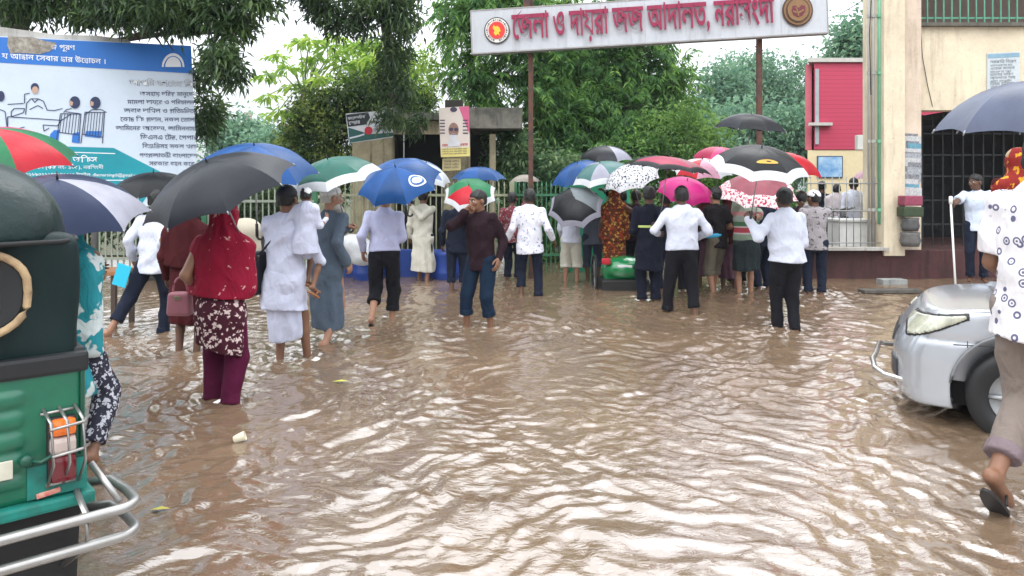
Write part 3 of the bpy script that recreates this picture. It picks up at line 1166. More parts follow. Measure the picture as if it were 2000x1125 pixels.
# ------------------------------------------------------------------ legal aid billboard on the left
def build_billboard():
    a, b = P(0, 400, 10.1), P(387, 382, 11.4)
    pl = Plane(a, b - a, (0, 0, 1))
    W = (b - a).length
    H = pl.uv(386, 90)[1]
    L0 = -1.3
    mid = pl.at(W / 2, 0)
    root = empty("billboard", (mid.x, mid.y, -0.15), "large white and blue legal aid billboard with a line drawing of people at a desk", "billboard")
    white = weathered("billboard vinyl", (0.54, 0.62, 0.71), (0.38, 0.44, 0.50), 0.4, 0.45, False, 0.7, 0.05)
    blue = mat("billboard blue", (0.025, 0.16, 0.52), rough=.4, var=.3, vcol=(0.02, 0.10, 0.36), vscale=2)
    teal = mat("billboard teal", (0.01, 0.27, 0.33), rough=.4, var=.3, vscale=2)
    ink = mat("billboard dark ink", (0.025, 0.035, 0.09), rough=.5, var=.2)
    wht = mat("billboard white ink", (0.74, 0.77, 0.80), rough=.5, var=0)
    skin = mat("billboard skin ink", (0.45, 0.30, 0.22), rough=.5, var=0)
    mb = MB()
    mb.poly([pl.at(L0, -0.12), pl.at(W, -0.12), pl.at(W, H), pl.at(L0, H)], -pl.n * 0.09)
    mb.build("panel", white, root)
    vb = pl.uv(386, 144)[1]
    va = pl.uv(0, 122)[1]
    sl = (vb - va) / W
    mb = MB()
    mb.poly([pl.at(L0, va + sl * L0, .004), pl.at(W - .004, vb, .004), pl.at(W - .004, H - .004, .004), pl.at(L0, H - 0.02, .004)])
    mb.build("header_band", blue, root)
    mb = MB()
    u0 = pl.uv(0, 283)
    pl.patch(mb, [(-130, 278), (222, 289), (318, 338), (262, 420), (-130, 440)], .005)
    mb.build("footer_band", teal, root)
    mb = MB()
    pl.stroke(mb, [(0, 293), (225, 300)], .012, .008)
    pl.stroke(mb, [(0, 352), (250, 352)], .012, .008)
    pl.write(mb, "স্বপ্ন পূরণ", 92, 96, 147, 98, bold=.01, lift=.009)
    pl.write(mb, "্য আহ্বান সেবার দ্বার উন্মোচন ।"[1:], 4, 114, 206, 125, bold=.01, lift=.009)
    pl.write(mb, "এইড অফিস", 101, 317, 190, 317, bold=.014, lift=.009)
    pl.write(mb, "ভবন (কক্ষ নং- ১০৫), নরসিংদী", 62, 330, 202, 330, lift=.009)
    pl.write(mb, "০১৮৯০২২২৪৪২৪৩৫৩৭ ইমেইল: dlacnarsingdi@gmail.com", 50, 343, 276, 345, lift=.009, bold=.006)
    pl.write(mb, "জেলা লিগ্যাল এইড অফিস", 62, 358, 180, 358, lift=.009)
    pl.write(mb, "নরসিংদী", 114, 366, 142, 366, lift=.009)
    pl.write(mb, "জেলা জজ আদালত", 130, 374, 208, 374, lift=.009)
    mb.build("white_lettering", wht, root, fix=False)
    mb = MB()
    for s, x0, x1, y in (("অসহায় দরিদ্র মানুষের", 273, 384, 187), ("মামলা দায়ের ও পরিচালনা", 249, 384, 203), ("জবাব দাখিল ও প্রতিদ্বন্দ্বিতা,", 242, 385, 220), ("কোর্ট ফি প্রদান, নকল তোলা,", 235, 386, 237),
                         ("জামিনের আবেদন, জামিননামা,", 226, 386, 254), ("ডিএনএ টেস্ট, পেপার", 274, 386, 272), ("বিজ্ঞপ্তিসহ সকল খরচ", 278, 386, 289), ("গণপ্রজাতন্ত্রী বাংলাদেশ", 272, 386, 307), ("সরকার বহন করে", 291, 380, 323)):
        pl.write(mb, s, x0, y, x1, y + 1, bold=.006)
    mb.build("dark_lettering", ink, root, fix=False)
    mb = MB()
    pl.write(mb, "আপনি জানেন কি?", 254, 167, 384, 170, bold=.022)
    mb.build("heading_outline", ink, root, fix=False)
    mb = MB()
    pl.write(mb, "আপনি জানেন কি?", 254.6, 167, 383.4, 170, bold=-.004, lift=.010)
    mb.build("heading_fill", wht, root, fix=False)
    # half-round emblem on the header
    q = MB()
    pl.patch(q, [(338 + 22 * math.cos(t), 131 - 27 * math.sin(t)) for t in [math.pi * k / 20 for k in range(21)]], .008)
    q.build("emblem_ring", wht, root)
    q = MB()
    pl.patch(q, [(338 + 18.5 * math.cos(t), 132.5 - 23 * math.sin(t)) for t in [math.pi * k / 20 for k in range(21)]], .011)
    q.build("emblem_gap", blue, root)
    q = MB()
    pl.patch(q, [(338 + 15.5 * math.cos(t), 131 - 20 * math.sin(t)) for t in [math.pi * k / 20 for k in range(21)]], .014)
    q.build("emblem_sun", wht, root)
    # line drawing: a clerk behind a desk and visitors on slatted chairs
    w = 0.011
    d = MB()
    lift = .009
    # clerk
    pl.disc(d, 68, 171, 8, lift, 16, 0, 1.1)
    for st in ([(50, 224), (52, 202), (60, 193), (75, 193), (85, 198), (92, 215)], [(62, 193), (68, 200), (75, 193)], [(92, 215), (106, 216), (122, 212)], [(58, 214), (74, 206), (84, 212)],
               [(48, 202), (48, 184), (58, 182)], [(15, 228), (120, 235), (112, 246)], [(15, 204), (46, 202)], [(22, 218), (28, 212), (48, 212), (46, 220), (22, 228), (22, 218)], [(15, 228), (15, 250)], [(112, 246), (84, 244), (86, 256), (96, 250)],
               [(120, 235), (140, 222)], [(128, 218), (140, 220), (156, 222)], [(166, 224), (180, 214), (198, 214), (208, 220)], [(124, 220), (130, 214), (140, 212)], [(0, 214), (10, 218), (14, 250)], [(3, 250), (18, 256), (48, 248)]):
        pl.stroke(d, st, w, lift)
    for (x0, x1, y0, y1) in ((110, 158, 222, 276), (158, 204, 219, 280)):
        for st in ([(x0 + 8, y0), (x1, y0 + 1)], [(x0 + 8, y0), (x0, y1)], [(x1, y0), (x1 - 4, y1)], [(x0 + 2, y1 - 18), (x1 - 3, y1 - 12)]):
            pl.stroke(d, st, w, lift)
        for k in range(7):
            t = (k + .5) / 7
            xx = x0 + 8 + (x1 - x0 - 8) * t
            pl.stroke(d, [(xx, y0 + 1), (xx - 5 + 1 * t, y1 - 17 + 4 * t)], w * .8, lift)
    d.build("line_drawing", ink, root)
    d = MB()
    pl.disc(d, 68.5, 176, 6.3, .013, 14, 0, 1.15)
    pl.patch(d, [(135, 205), (141, 207), (143, 200), (137, 196)], .013)
    pl.patch(d, [(176, 206), (182, 207), (183, 200), (177, 197)], .013)
    d.build("drawn_skin", skin, root)
    d = MB()
    pl.disc(d, 146, 200, 10.5, .012, 16, 0, 1.15)
    pl.disc(d, 186, 201, 10.5, .012, 16, 0, 1.15)
    pl.disc(d, 2, 188, 7, .012, 14, 0, 1.5)
    d.build("drawn_hair", ink, root)
    d = MB()
    pl.patch(d, [(97, 276), (98, 262), (106, 254), (116, 254), (114, 278)], .0075)
    pl.patch(d, [(140, 278), (142, 260), (156, 258), (156, 280)], .0075)
    pl.patch(d, [(165, 266), (168, 256), (198, 256), (196, 270)], .0075)
    d.build("drawn_clothes", blue, root)
    # torn paste-over on the header and the ragged strip above
    q = MB()
    pl.patch(q, [(16, 70), (50, 73), (62, 72), (88, 80), (110, 84), (98, 100), (78, 106), (50, 104), (20, 104), (14, 88)], .011)
    q.build("torn_patch", weathered("torn paper", (0.20, 0.18, 0.15), (0.50, 0.47, 0.42), .9, .9, False, 14, .4), root)
    q = MB()
    q.poly([pl.at(L0, H, -0.05), pl.at(W * .68, H, -0.05), pl.at(W * .66, H + .05, -0.05), pl.at(W * .5, H + .085, -0.05), pl.at(W * .3, H + .07, -0.05), pl.at(W * .05, H + .13, -0.05), pl.at(L0, H + .15, -0.05)], -pl.n * .02)
    q.build("frame_strip", weathered("old frame strip", (0.50, 0.49, 0.46), (0.22, 0.21, 0.19), .7), root)
    for u in (-0.6, W * 0.45, W - 0.14):
        q = MB()
        c = pl.at(u, 0, -0.16)
        q.tube([(c.x, c.y, -0.15), (c.x, c.y, H + 1.4)], 0.045, 10)
        q.build("post", mat("billboard post", (0.14, 0.14, 0.14), rough=.6, metal=.4), root)


# ------------------------------------------------------------------ fences and gate
def fence_run(label, x0, x1, y, ztop, step, m_pick, m_post, post_step=2.0, name="picket_fence", rails=(0.25, 0.9), spear=True, z0=-0.1, rad=.011):
    cx = (x0 + x1) / 2
    root = empty(name, (cx, y, z0), label, "fence")
    q = MB()
    x = x0
    while x < x1:
        q.box((x, y, (z0 + ztop) / 2), (rad * 2, rad * 2, ztop - z0))
        if spear:
            q.lathe([(rad * 1.9, 0), (rad * .2, 0.09)], (x, y, ztop), n=6)
        x += step
    q.build("pickets", m_pick, root)
    for rr in rails:
        q = MB()
        q.box((cx, y - rad - .012, z0 + (ztop - z0) * rr), (x1 - x0, 0.02, 0.045))
        q.build("rail", m_pick, root)
    n = max(1, round((x1 - x0) / post_step))
    for i in range(n + 1):
        q = MB()
        q.box((x0 + (x1 - x0) * i / n, y + .02, (z0 + ztop + .08) / 2), (0.09, 0.09, ztop + .08 - z0), bev=.008)
        q.build("post", m_post, root)
    return root


def build_fences():
    green = mat("fence green paint", (0.045, 0.20, 0.10), rough=.5, var=.5, vcol=(.06, .10, .06))
    pale = mat("fence pale paint", (0.38, 0.42, 0.34), rough=.6, var=.6, vcol=(.14, .16, .10))
    olive = mat("fence weathered paint", (0.30, 0.31, 0.20), rough=.7, var=.7, vcol=(.10, .12, .07))
    fence_run("pale picket fence below the legal aid billboard", -9.6, -3.6, 13.8, 1.5, 0.11, pale, green, 2.0)
    fence_run("weathered picket fence in front of the concrete gatehouse", -3.5, 0.0, 14.0, 1.62, 0.105, olive, olive, 1.75)
    fence_run("green spear topped fence behind the man in floral shirt", 0.05, 1.0, 14.2, 1.62, 0.085, green, green, .95)
    # sheet metal gate leaf, standing open
    root = empty("metal_gate", (1.5, 14.3, -0.1), "green sheet metal gate leaf right of the spear topped fence", "gate")
    q = MB()
    q.box((1.62, 14.3, 0.85), (1.15, 0.03, 1.75))
    q.build("sheet", mat("gate green", (0.02, 0.20, 0.11), rough=.4, var=.3), root)
    q = MB()
    for (c, s) in (((1.62, 14.28, 1.76), (1.21, .06, .06)), ((1.62, 14.28, 0.9), (1.05, .05, .05)), ((1.05, 14.28, .8), (.06, .06, 1.86)), ((2.19, 14.28, .8), (.06, .06, 1.86))):
        q.box(c, s, bev=.006)
    q.build("gate_frame", mat("gate frame green", (0.03, 0.26, 0.14), rough=.4), root)
    # blue painted low wall
    q = MB()
    q.box((-2.05, 13.55, 0.17), (2.3, 0.22, 0.62), bev=.015)
    tag(q.build("low_wall", weathered("blue wall paint", (0.025, 0.055, 0.22), (0.02, 0.03, 0.06), .6)), "low blue painted wall at the foot of the fence behind the cream kurta", "wall")
    # dark bulky goods by the left fence
    q = MB()
    q.box((-5.05, 13.2, 0.35), (2.6, 0.5, 0.72), bev=.03)
    tag(q.build("low_wall", weathered("dark wet wall", (0.045, 0.045, 0.04), (0.02, 0.02, 0.018), .6)), "dark wet low wall under the pale picket fence", "wall")


# ------------------------------------------------------------------ gatehouse with its posters
def build_gatehouse():
    y = 15.4
    conc = weathered("stained concrete", (0.36, 0.31, 0.20), (0.055, 0.055, 0.045), .85, .95, True, 1.6, .4)
    top = weathered("mossy concrete", (0.20, 0.19, 0.16), (0.03, 0.035, 0.03), .9, .95, True, 2.0, .5)
    root = empty("gatehouse", ((P(840, 0, y)).x, y + 1, -0.15), "stained concrete gatehouse with dark doorway behind the fence", "building")
    X = lambda px: P(px, 0, y).x
    Z = lambda py: P(0, py, y).z
    q = MB()
    q.box(((X(688) + X(768)) / 2, y + .1, (Z(262) - .1) / 2), (X(768) - X(688), .2, Z(262) + .1))
    q.box(((X(866) + X(918)) / 2, y + .1, (Z(262) - .1) / 2), (X(918) - X(866), .2, Z(262) + .1))
    q.box(((X(958) + X(966)) / 2, y + .1, (Z(262) - .1) / 2), (X(968) - X(956), .2, Z(262) + .1))
    q.box(((X(688) + X(918)) / 2, y + .1, (Z(236) + Z(262)) / 2 + .002), (X(918) - X(688), .196, Z(236) - Z(262)))
    q.build("wall", conc, root)
    q = MB()
    q.box(((X(748) + X(925)) / 2, y + .9, Z(228)), (X(925) - X(748), 2.0, .14))
    q.build("roof_slab", top, root)
    q = MB()
    q.box(((X(918) + X(1020)) / 2, y + .8, Z(232)), (X(1020) - X(918), 2.0, Z(212) - Z(252)))
    q.build("side_canopy", top, root)
    q = MB()
    q.box(((X(866) + X(900)) / 2, y + .6, Z(206)), (X(900) - X(866), .5, .3))
    q.build("water_tank", mat("sooty box", (0.04, 0.035, 0.03), rough=.9), root)
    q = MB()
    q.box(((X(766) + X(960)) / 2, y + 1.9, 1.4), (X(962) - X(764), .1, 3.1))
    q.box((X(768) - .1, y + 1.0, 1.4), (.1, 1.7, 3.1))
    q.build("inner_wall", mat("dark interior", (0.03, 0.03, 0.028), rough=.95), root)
    # leaning printed poster
    pl = Plane(P(682, 280, 14.9), P(767, 268, 14.9) - P(682, 280, 14.9), P(675, 222, 14.9) - P(682, 280, 14.9))
    rt = empty("banner", P(722, 248, 14.9), "tilted black white and green printed banner on the gatehouse's left corner", "banner")
    q = MB()
    pl.patch(q, [(682, 280), (768, 268), (763, 215), (675, 222)], 0, .02)
    q.build("sheet", mat("banner white", (0.60, 0.62, 0.66), rough=.5, var=.15), rt)
    q = MB()
    pl.patch(q, [(676, 224), (719, 219), (723, 230), (715, 243), (680, 248)], .004)
    q.build("black_field", mat("banner black", (0.025, 0.03, 0.035), rough=.5), rt)
    q = MB()
    pl.patch(q, [(680, 249), (700, 255), (722, 262), (768, 259), (768, 266), (683, 279)], .005)
    q.build("green_wave", mat("banner green", (0.02, 0.10, 0.09), rough=.5), rt)
    q = MB()
    pl.stroke(q, [(683, 270), (700, 266), (712, 262)], .03, .008)
    pl.write(q, "ডায়াগনস্টিক", 680, 234, 714, 230, lift=.008, bold=.02)
    pl.write(q, "সেন্টার", 682, 244, 704, 241, lift=.008, bold=.02)
    q.build("white_lettering", mat("banner white", (0.6, 0.62, 0.66)), rt, fix=False)
    q = MB()
    pl.disc(q, 720, 255, 8, .009, 20)
    q.build("red_seal", mat("banner red", (0.50, 0.02, 0.04), rough=.5), rt)
    q = MB()
    for k, yy in enumerate((226, 232, 238, 243, 248, 253, 258)):
        pl.write(q, ["এখানে সকল", "প্রকার পরীক্ষা", "সেবা দেওয়া হয়", "ডাক্তার", "সময় বিকাল", "মোবাইল নং", "নরসিংদী"][k], 730, yy + 1, 760 - (k % 3) * 5, yy - 2, lift=.006)
    q.build("fine_print", mat("banner ink", (0.10, 0.12, 0.20)), rt, fix=False)
    # portrait poster
    pl = Plane(P(861, 306, 14.9), (1, 0, 0), (0, 0, 1))
    rt = empty("poster", P(888, 257, 14.9), "tall election poster with the portrait of a bearded man in glasses", "poster")
    q = MB()
    pl.patch(q, [(861, 307), (918, 305), (916, 207), (857, 211)], 0, .02)
    q.build("sheet", mat("poster paper", (0.66, 0.60, 0.52), rough=.6, var=.25, vcol=(.55, .35, .38), vscale=2), rt)
    q = MB()
    pl.patch(q, [(896, 209), (916, 207), (917, 262), (912, 250)], .004)
    q.build("pink_field", mat("poster pink", (0.62, 0.12, 0.24), rough=.6), rt)
    q = MB()
    pl.patch(q, [(861, 307), (918, 305), (918, 287), (861, 290)], .004)
    q.build("yellow_field", mat("poster yellow", (0.70, 0.60, 0.20), rough=.6), rt)
    q = MB()
    pl.disc(q, 886, 254, 10, .008, 20, 0, 1.45)
    q.build("face", mat("poster skin", (0.30, 0.17, 0.13), rough=.6), rt)
    q = MB()
    pl.disc(q, 886, 269, 8.5, .011, 18, 0, .9)
    pl.patch(q, [(875, 277), (880, 272), (893, 272), (900, 280), (898, 286), (874, 286)], .0095)
    q.build("beard_and_collar", mat("poster beard", (0.62, 0.62, 0.64), rough=.6), rt)
    q = MB()
    pl.disc(q, 881.5, 253, 3.6, .014, 12)
    pl.disc(q, 891.0, 253, 3.6, .014, 12)
    pl.stroke(q, [(876, 252), (896, 252)], .012, .013)
    pl.stroke(q, [(882, 263), (890, 263)], .012, .014)
    for yy in (235, 241, 247, 254, 260):
        pl.stroke(q, [(859.5, yy), (869, yy)], .022, .007)
        pl.stroke(q, [(904, yy), (914, yy)], .022, .007)
    pl.disc(q, 886, 214, 7, .007, 14, 0, .7)
    q.build("portrait_lines", mat("poster ink", (0.06, 0.05, 0.09), rough=.6), rt)
    q = MB()
    pl.write(q, "মোঃ আবুল সরকার", 864, 286, 914, 284, lift=.008, bold=.02)
    q.build("name_lettering", mat("poster red", (0.55, 0.04, 0.04), rough=.6), rt, fix=False)
    q = MB()
    for yy in (293, 297.5, 302):
        pl.write(q, "নরসিংদী জেলা আইনজীবী সমিতি", 864, yy, 912, yy - 1, lift=.007)
    q.build("fine_print", mat("poster ink", (0.06, 0.05, 0.09)), rt, fix=False)
    pl2 = Plane(P(866, 334, 14.95), (1, 0, 0), (0, 0, 1))
    rt = empty("notice", P(887, 321, 14.95), "small yellowed notice pasted under the portrait poster", "notice")
    q = MB()
    pl2.patch(q, [(864, 334), (900, 332), (900, 309), (864, 310)], 0, .02)
    q.build("sheet", mat("notice paper", (0.50, 0.42, 0.20), rough=.7, var=.4), rt)
    q = MB()
    for yy in (317, 323, 329):
        pl2.write(q, "বিজ্ঞপ্তি নোটিশ", 868, yy, 896, yy, lift=.006)
    q.build("lettering", mat("poster ink", (0.06, 0.05, 0.09)), rt, fix=False)


# ------------------------------------------------------------------ cream building on the right
def build_right_building():
    d = 13.2
    X = lambda px, dd=d: P(px, 0, dd).x
    Z = lambda py, dd=d: P(0, py, dd).z
    cream = weathered("cream plaster", (0.65, 0.565, 0.42), (0.17, 0.14, 0.10), .42, .85, True, .9, .15)
    pink = weathered("pinkish plaster", (0.60, 0.50, 0.40), (0.25, 0.18, 0.12), .4, .85, True, 1.4, .2)
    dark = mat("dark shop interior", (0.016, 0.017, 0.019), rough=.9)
    root = empty("cream_building", (9.5, d, -0.15), "cream plaster building with a corner pillar, dark open ground floor and green balcony bars", "building")
    q = MB()
    q.box(((X(1724) + X(1765)) / 2, d + .25, 3.9), (X(1765) - X(1724), .6, 7.0), bev=.012)
    q.build("pillar", cream, root)
    q = MB()
    q.box(((X(1765) + X(1803)) / 2, d + .36, 3.9), (X(1803) - X(1765), .6, 7.0))
    q.build("pilaster", pink, root)
    xr = 15.0
    q = MB()
    q.box(((X(1803) + xr) / 2, d + .34, (Z(213) + Z(48)) / 2), (xr - X(1803), .3, Z(48) - Z(213)))
    q.build("spandrel_wall", cream, root)
    q = MB()
    q.box(((X(1803) + xr) / 2, d + .30, Z(48) + .03), (xr - X(1803), .42, .06))
    q.build("parapet_coping", weathered("wet coping", (0.13, 0.12, 0.10), (.05, .05, .045), .7), root)
    # upper storey wall behind balcony, roof, flank
    q = MB()
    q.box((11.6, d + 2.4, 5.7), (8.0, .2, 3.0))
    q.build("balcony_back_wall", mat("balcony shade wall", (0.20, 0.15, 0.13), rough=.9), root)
    q = MB()
    q.box((11.2, d + 1.5, 7.35), (9.2, 4.4, .25))
    q.build("roof_slab", cream, root)
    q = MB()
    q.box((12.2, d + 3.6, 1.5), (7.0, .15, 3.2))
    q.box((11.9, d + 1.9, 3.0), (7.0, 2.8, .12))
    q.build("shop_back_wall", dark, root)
    q = MB()
    q.poly([(X(1765) + .05, d + .7, -0.1), (X(1765) + .2, d + .7, -0.1), (10.1, d + 6.2, -0.1), (9.95, d + 6.2, -0.1)], (0, 0, 7.3))
    q.build("flank_wall", cream, root)
    # balcony bars
    q = MB()
    x = X(1803) + .08
    while x < xr:
        q.box((x, d + .28, Z(48) + .6), (.022, .022, 1.1))
        x += .145
    for zz in (.18, .62, 1.14):
        q.box(((X(1803) + xr) / 2, d + .30, Z(48) + zz), (xr - X(1803), .02, .03))
    q.build("balcony_bars", mat("balcony green", (0.10, 0.30, 0.20), rough=.5, var=.4), root)
    # ground floor grille
    g = MB()
    x = X(1803) + .15
    while x < xr:
        g.box((x, d + 1.0, 1.7), (.02, .02, 2.5))
        x += .19
    for zz in (.9, 1.35, 1.8, 2.2, 2.6):
        g.box(((X(1803) + xr) / 2, d + 1.02, zz), (xr - X(1803), .016, .028))
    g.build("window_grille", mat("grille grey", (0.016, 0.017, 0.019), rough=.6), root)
    # pasted bills on the pilaster
    rr = np.random.default_rng(9)
    cols = [mat("bill grey", (.34, .36, .38), var=.7, vscale=30, vcol=(.08, .08, .1)), mat("bill blue", (.12, .28, .36), var=.6, vscale=25), mat("bill dark", (.10, .10, .12), var=.6, vscale=30, vcol=(.4, .4, .4)), mat("bill white", (.5, .5, .5), var=.6, vscale=40, vcol=(.1, .1, .12))]
    q = MB()
    for i in range(16):
        cx, cy = 1784 + rr.normal() * 6, 270 + 110 * (i + .5) / 16
        w, h = 13 + rr.random() * 5, 8 + rr.random() * 7
        cx = min(max(cx, 1767 + w), 1802 - w)
        z0, z1 = Z(cy + h), Z(cy - h)
        yy = d + .055 - .003 * i
        q.poly([(X(cx - w), yy, z0), (X(cx + w), yy, z0 + .01), (X(cx + w), yy, z1), (X(cx - w), yy, z1 + .015)], None, int(rr.integers(0, 4)))
    q.build("pasted_bills", cols, root)
    # pipes on the pillar's left edge
    for (px, rad, m_) in ((1697, .022, mat("grey conduit", (.34, .33, .30), rough=.5)), (1705, .028, mat("grey conduit", (.34, .33, .30), rough=.5)), (1718, .035, mat("green pipe", (0.16, 0.42, 0.26), rough=.35, var=.3))):
        q = MB()
        xx = X(px, d + .1)
        q.tube([(xx, d + .1, .95 if px > 1710 else .5), (xx, d + .1, 7.2)], rad, 10)
        for zz in (1.2, 2.4, 3.6, 4.6):
            q.lathe([(rad * 1.5, -.03), (rad * 1.5, .03)], (xx, d + .1, zz), n=10)
        q.build("drain_pipe", m_, root)
    q = MB()
    q.poly([(X(1690, 13.7), 13.62, -.1), (X(1728, 13.7), 13.62, -.1), (X(1728, 13.7), 13.8, -.1), (X(1690, 13.7), 13.8, -.1)], (0, 0, 7.0))
    q.build("wall_return", cream, root)
    q = MB()
    q.box((X(1688), d + .2, Z(277)), (.10, .12, .26), bev=.01)
    q.build("meter_box", mat("meter box", (.5, .5, .46), rough=.5), root)
    # hanging wires
    q = MB()
    q.tube([(X(1808), d + .18, 4.6), (X(1812), d + .17, 3.9), (X(1822), d + .17, 3.4), (X(1832), d + .17, Z(206))], .006, 5)
    q.tube([(X(1699), d - .02, 6.8), (X(1701), d - .02, 4.9), (X(1697), d - .02, 4.3), (X(1700), d - .02, 3.2)], .008, 5)
    q.build("loose_wire", mat("black wire", (.02, .02, .02), rough=.6), root)
    # plinth the building and the railing stand on
    q = MB()
    q.box(((X(1572) + xr) / 2, d + 1.75, .165), (xr - X(1572), 3.5, .67), bev=.02)
    q.build("plinth", weathered("wet maroon plinth", (0.075, 0.032, 0.032), (.02, .015, .014), .7), root)
    q = MB()
    q.box(((X(1572) + X(1730)) / 2, d + .12, .525), (X(1730) - X(1572), .5, .05))
    q.build("plinth_coping", weathered("plinth coping", (0.42, 0.40, 0.37), (.15, .14, .12), .6), root)
    # notice on the spandrel
    pl = Plane((X(1928), d + .17, Z(178)), (1, 0, 0), (0, 0, 1))
    rt = empty("notice_board", (X(1960), d + .17, Z(140)), "faded grey notice sheet on the cream wall above the grey umbrella", "notice")
    q = MB()
    pl.patch(q, [(1928, 178), (1992, 175), (1992, 101), (1928, 104)], 0, .015)
    q.build("sheet", mat("faded notice", (0.42, 0.47, 0.50), rough=.6, var=.5, vscale=4, vcol=(.55, .56, .55)), rt)
    q = MB()
    pl.patch(q, [(1929, 114), (1991, 111), (1991, 103), (1929, 106)], .004)
    q.build("blue_heading", mat("faded blue", (0.20, 0.33, 0.42)), rt)
    q = MB()
    for k in range(9):
        pl.write(q, ["সরকারি নির্দেশ", "জনসাধারণের জন্য", "এতদ্বারা জানানো", "যাইতেছে যে সকল", "মামলার তারিখ", "আদালতের সময়", "অফিস চলাকালীন", "নিয়ম মানিতে", "হইবে আদেশক্রমে"][k], 1934, 124 + 6.2 * k, 1985 - (k * 7) % 11, 122 + 6.2 * k, lift=.006)
    q.build("lettering", mat("faded ink", (.18, .20, .22)), rt, fix=False)
    # railing left of the pillar
    xa, xb = X(1572, 13.25), X(1722, 13.25)
    rl = empty("railing", ((xa + xb) / 2, 13.25, .55), "grey steel railing on the maroon plinth left of the pillar", "railing")
    q = MB()
    x = xa
    while x <= xb:
        q.tube([(x, 13.3, .55), (x, 13.3, 1.78)], .008, 6)
        x += .125
    q.build("bars", mat("railing grey", (.28, .28, .27), rough=.5, metal=.3), rl)
    for zz in (.62, 1.18, 1.66):
        q = MB()
        q.tube([(xa, 13.28, zz), (xb, 13.28, zz)], .012, 6)
        q.build("rail", mat("railing grey", (.28, .28, .27), rough=.5, metal=.3), rl)
    # tiled counter behind it
    rt = empty("tiled_counter", (X(1678, 13.6), 13.75, .5), "white tiled counter behind the railing beside the green pipe", "counter")
    q = MB()
    q.box((X(1678, 13.6), 13.75, .72), (X(1722, 13.6) - X(1634, 13.6), .5, .52), bev=.015)
    q.build("body", mat("white tile", (.58, .58, .56), rough=.35, var=.3), rt)
    q = MB()
    q.box((X(1678, 13.6), 13.74, 1.0), (X(1722, 13.6) - X(1634, 13.6) + .05, .58, .045), bev=.01)
    q.build("top", mat("counter top", (.50, .50, .48), rough=.4), rt)
    # goods stacked at the foot of the pilaster
    for i, (py0, py1, c, nm, lab) in enumerate(((402, 382, (.26, .05, .09), "cloth_bundle", "pink cloth bundle on top of the goods at the pilaster's foot"), (424, 404, (.04, .06, .03), "cloth_bundle", "dark green striped bundle under the pink bundle"),
                                                (452, 426, (.10, .10, .10), "metal_pot", "grey dented pot under the green bundle"), (482, 454, (.14, .135, .13), "metal_pot", "grey pot standing on the plinth at the pilaster's foot"))):
        q = MB()
        z0, z1 = Z(py0, 12.9), Z(py1, 12.9)
        cx = X(1783, 12.9)
        hw = .15 + .02 * (i % 2)
        if nm == "metal_pot":
            q.lathe([(.01, 0), (hw * .8, .0), (hw, (z1 - z0) * .4), (hw * .85, (z1 - z0) * .8), (hw * .95, (z1 - z0) * .98), (hw * .8, z1 - z0), (.01, z1 - z0 - .004)], (cx, 12.99, z0), n=20)
        else:
            q.box((cx, 12.99, (z0 + z1) / 2), (hw * 2, .26, z1 - z0 - .006), bev=.022)
        o = tag(q.build(nm, mat(lab, c, rough=.7, var=.5, vscale=14, bump=.3, bscale=25)), lab, "pot" if nm == "metal_pot" else "bundle")


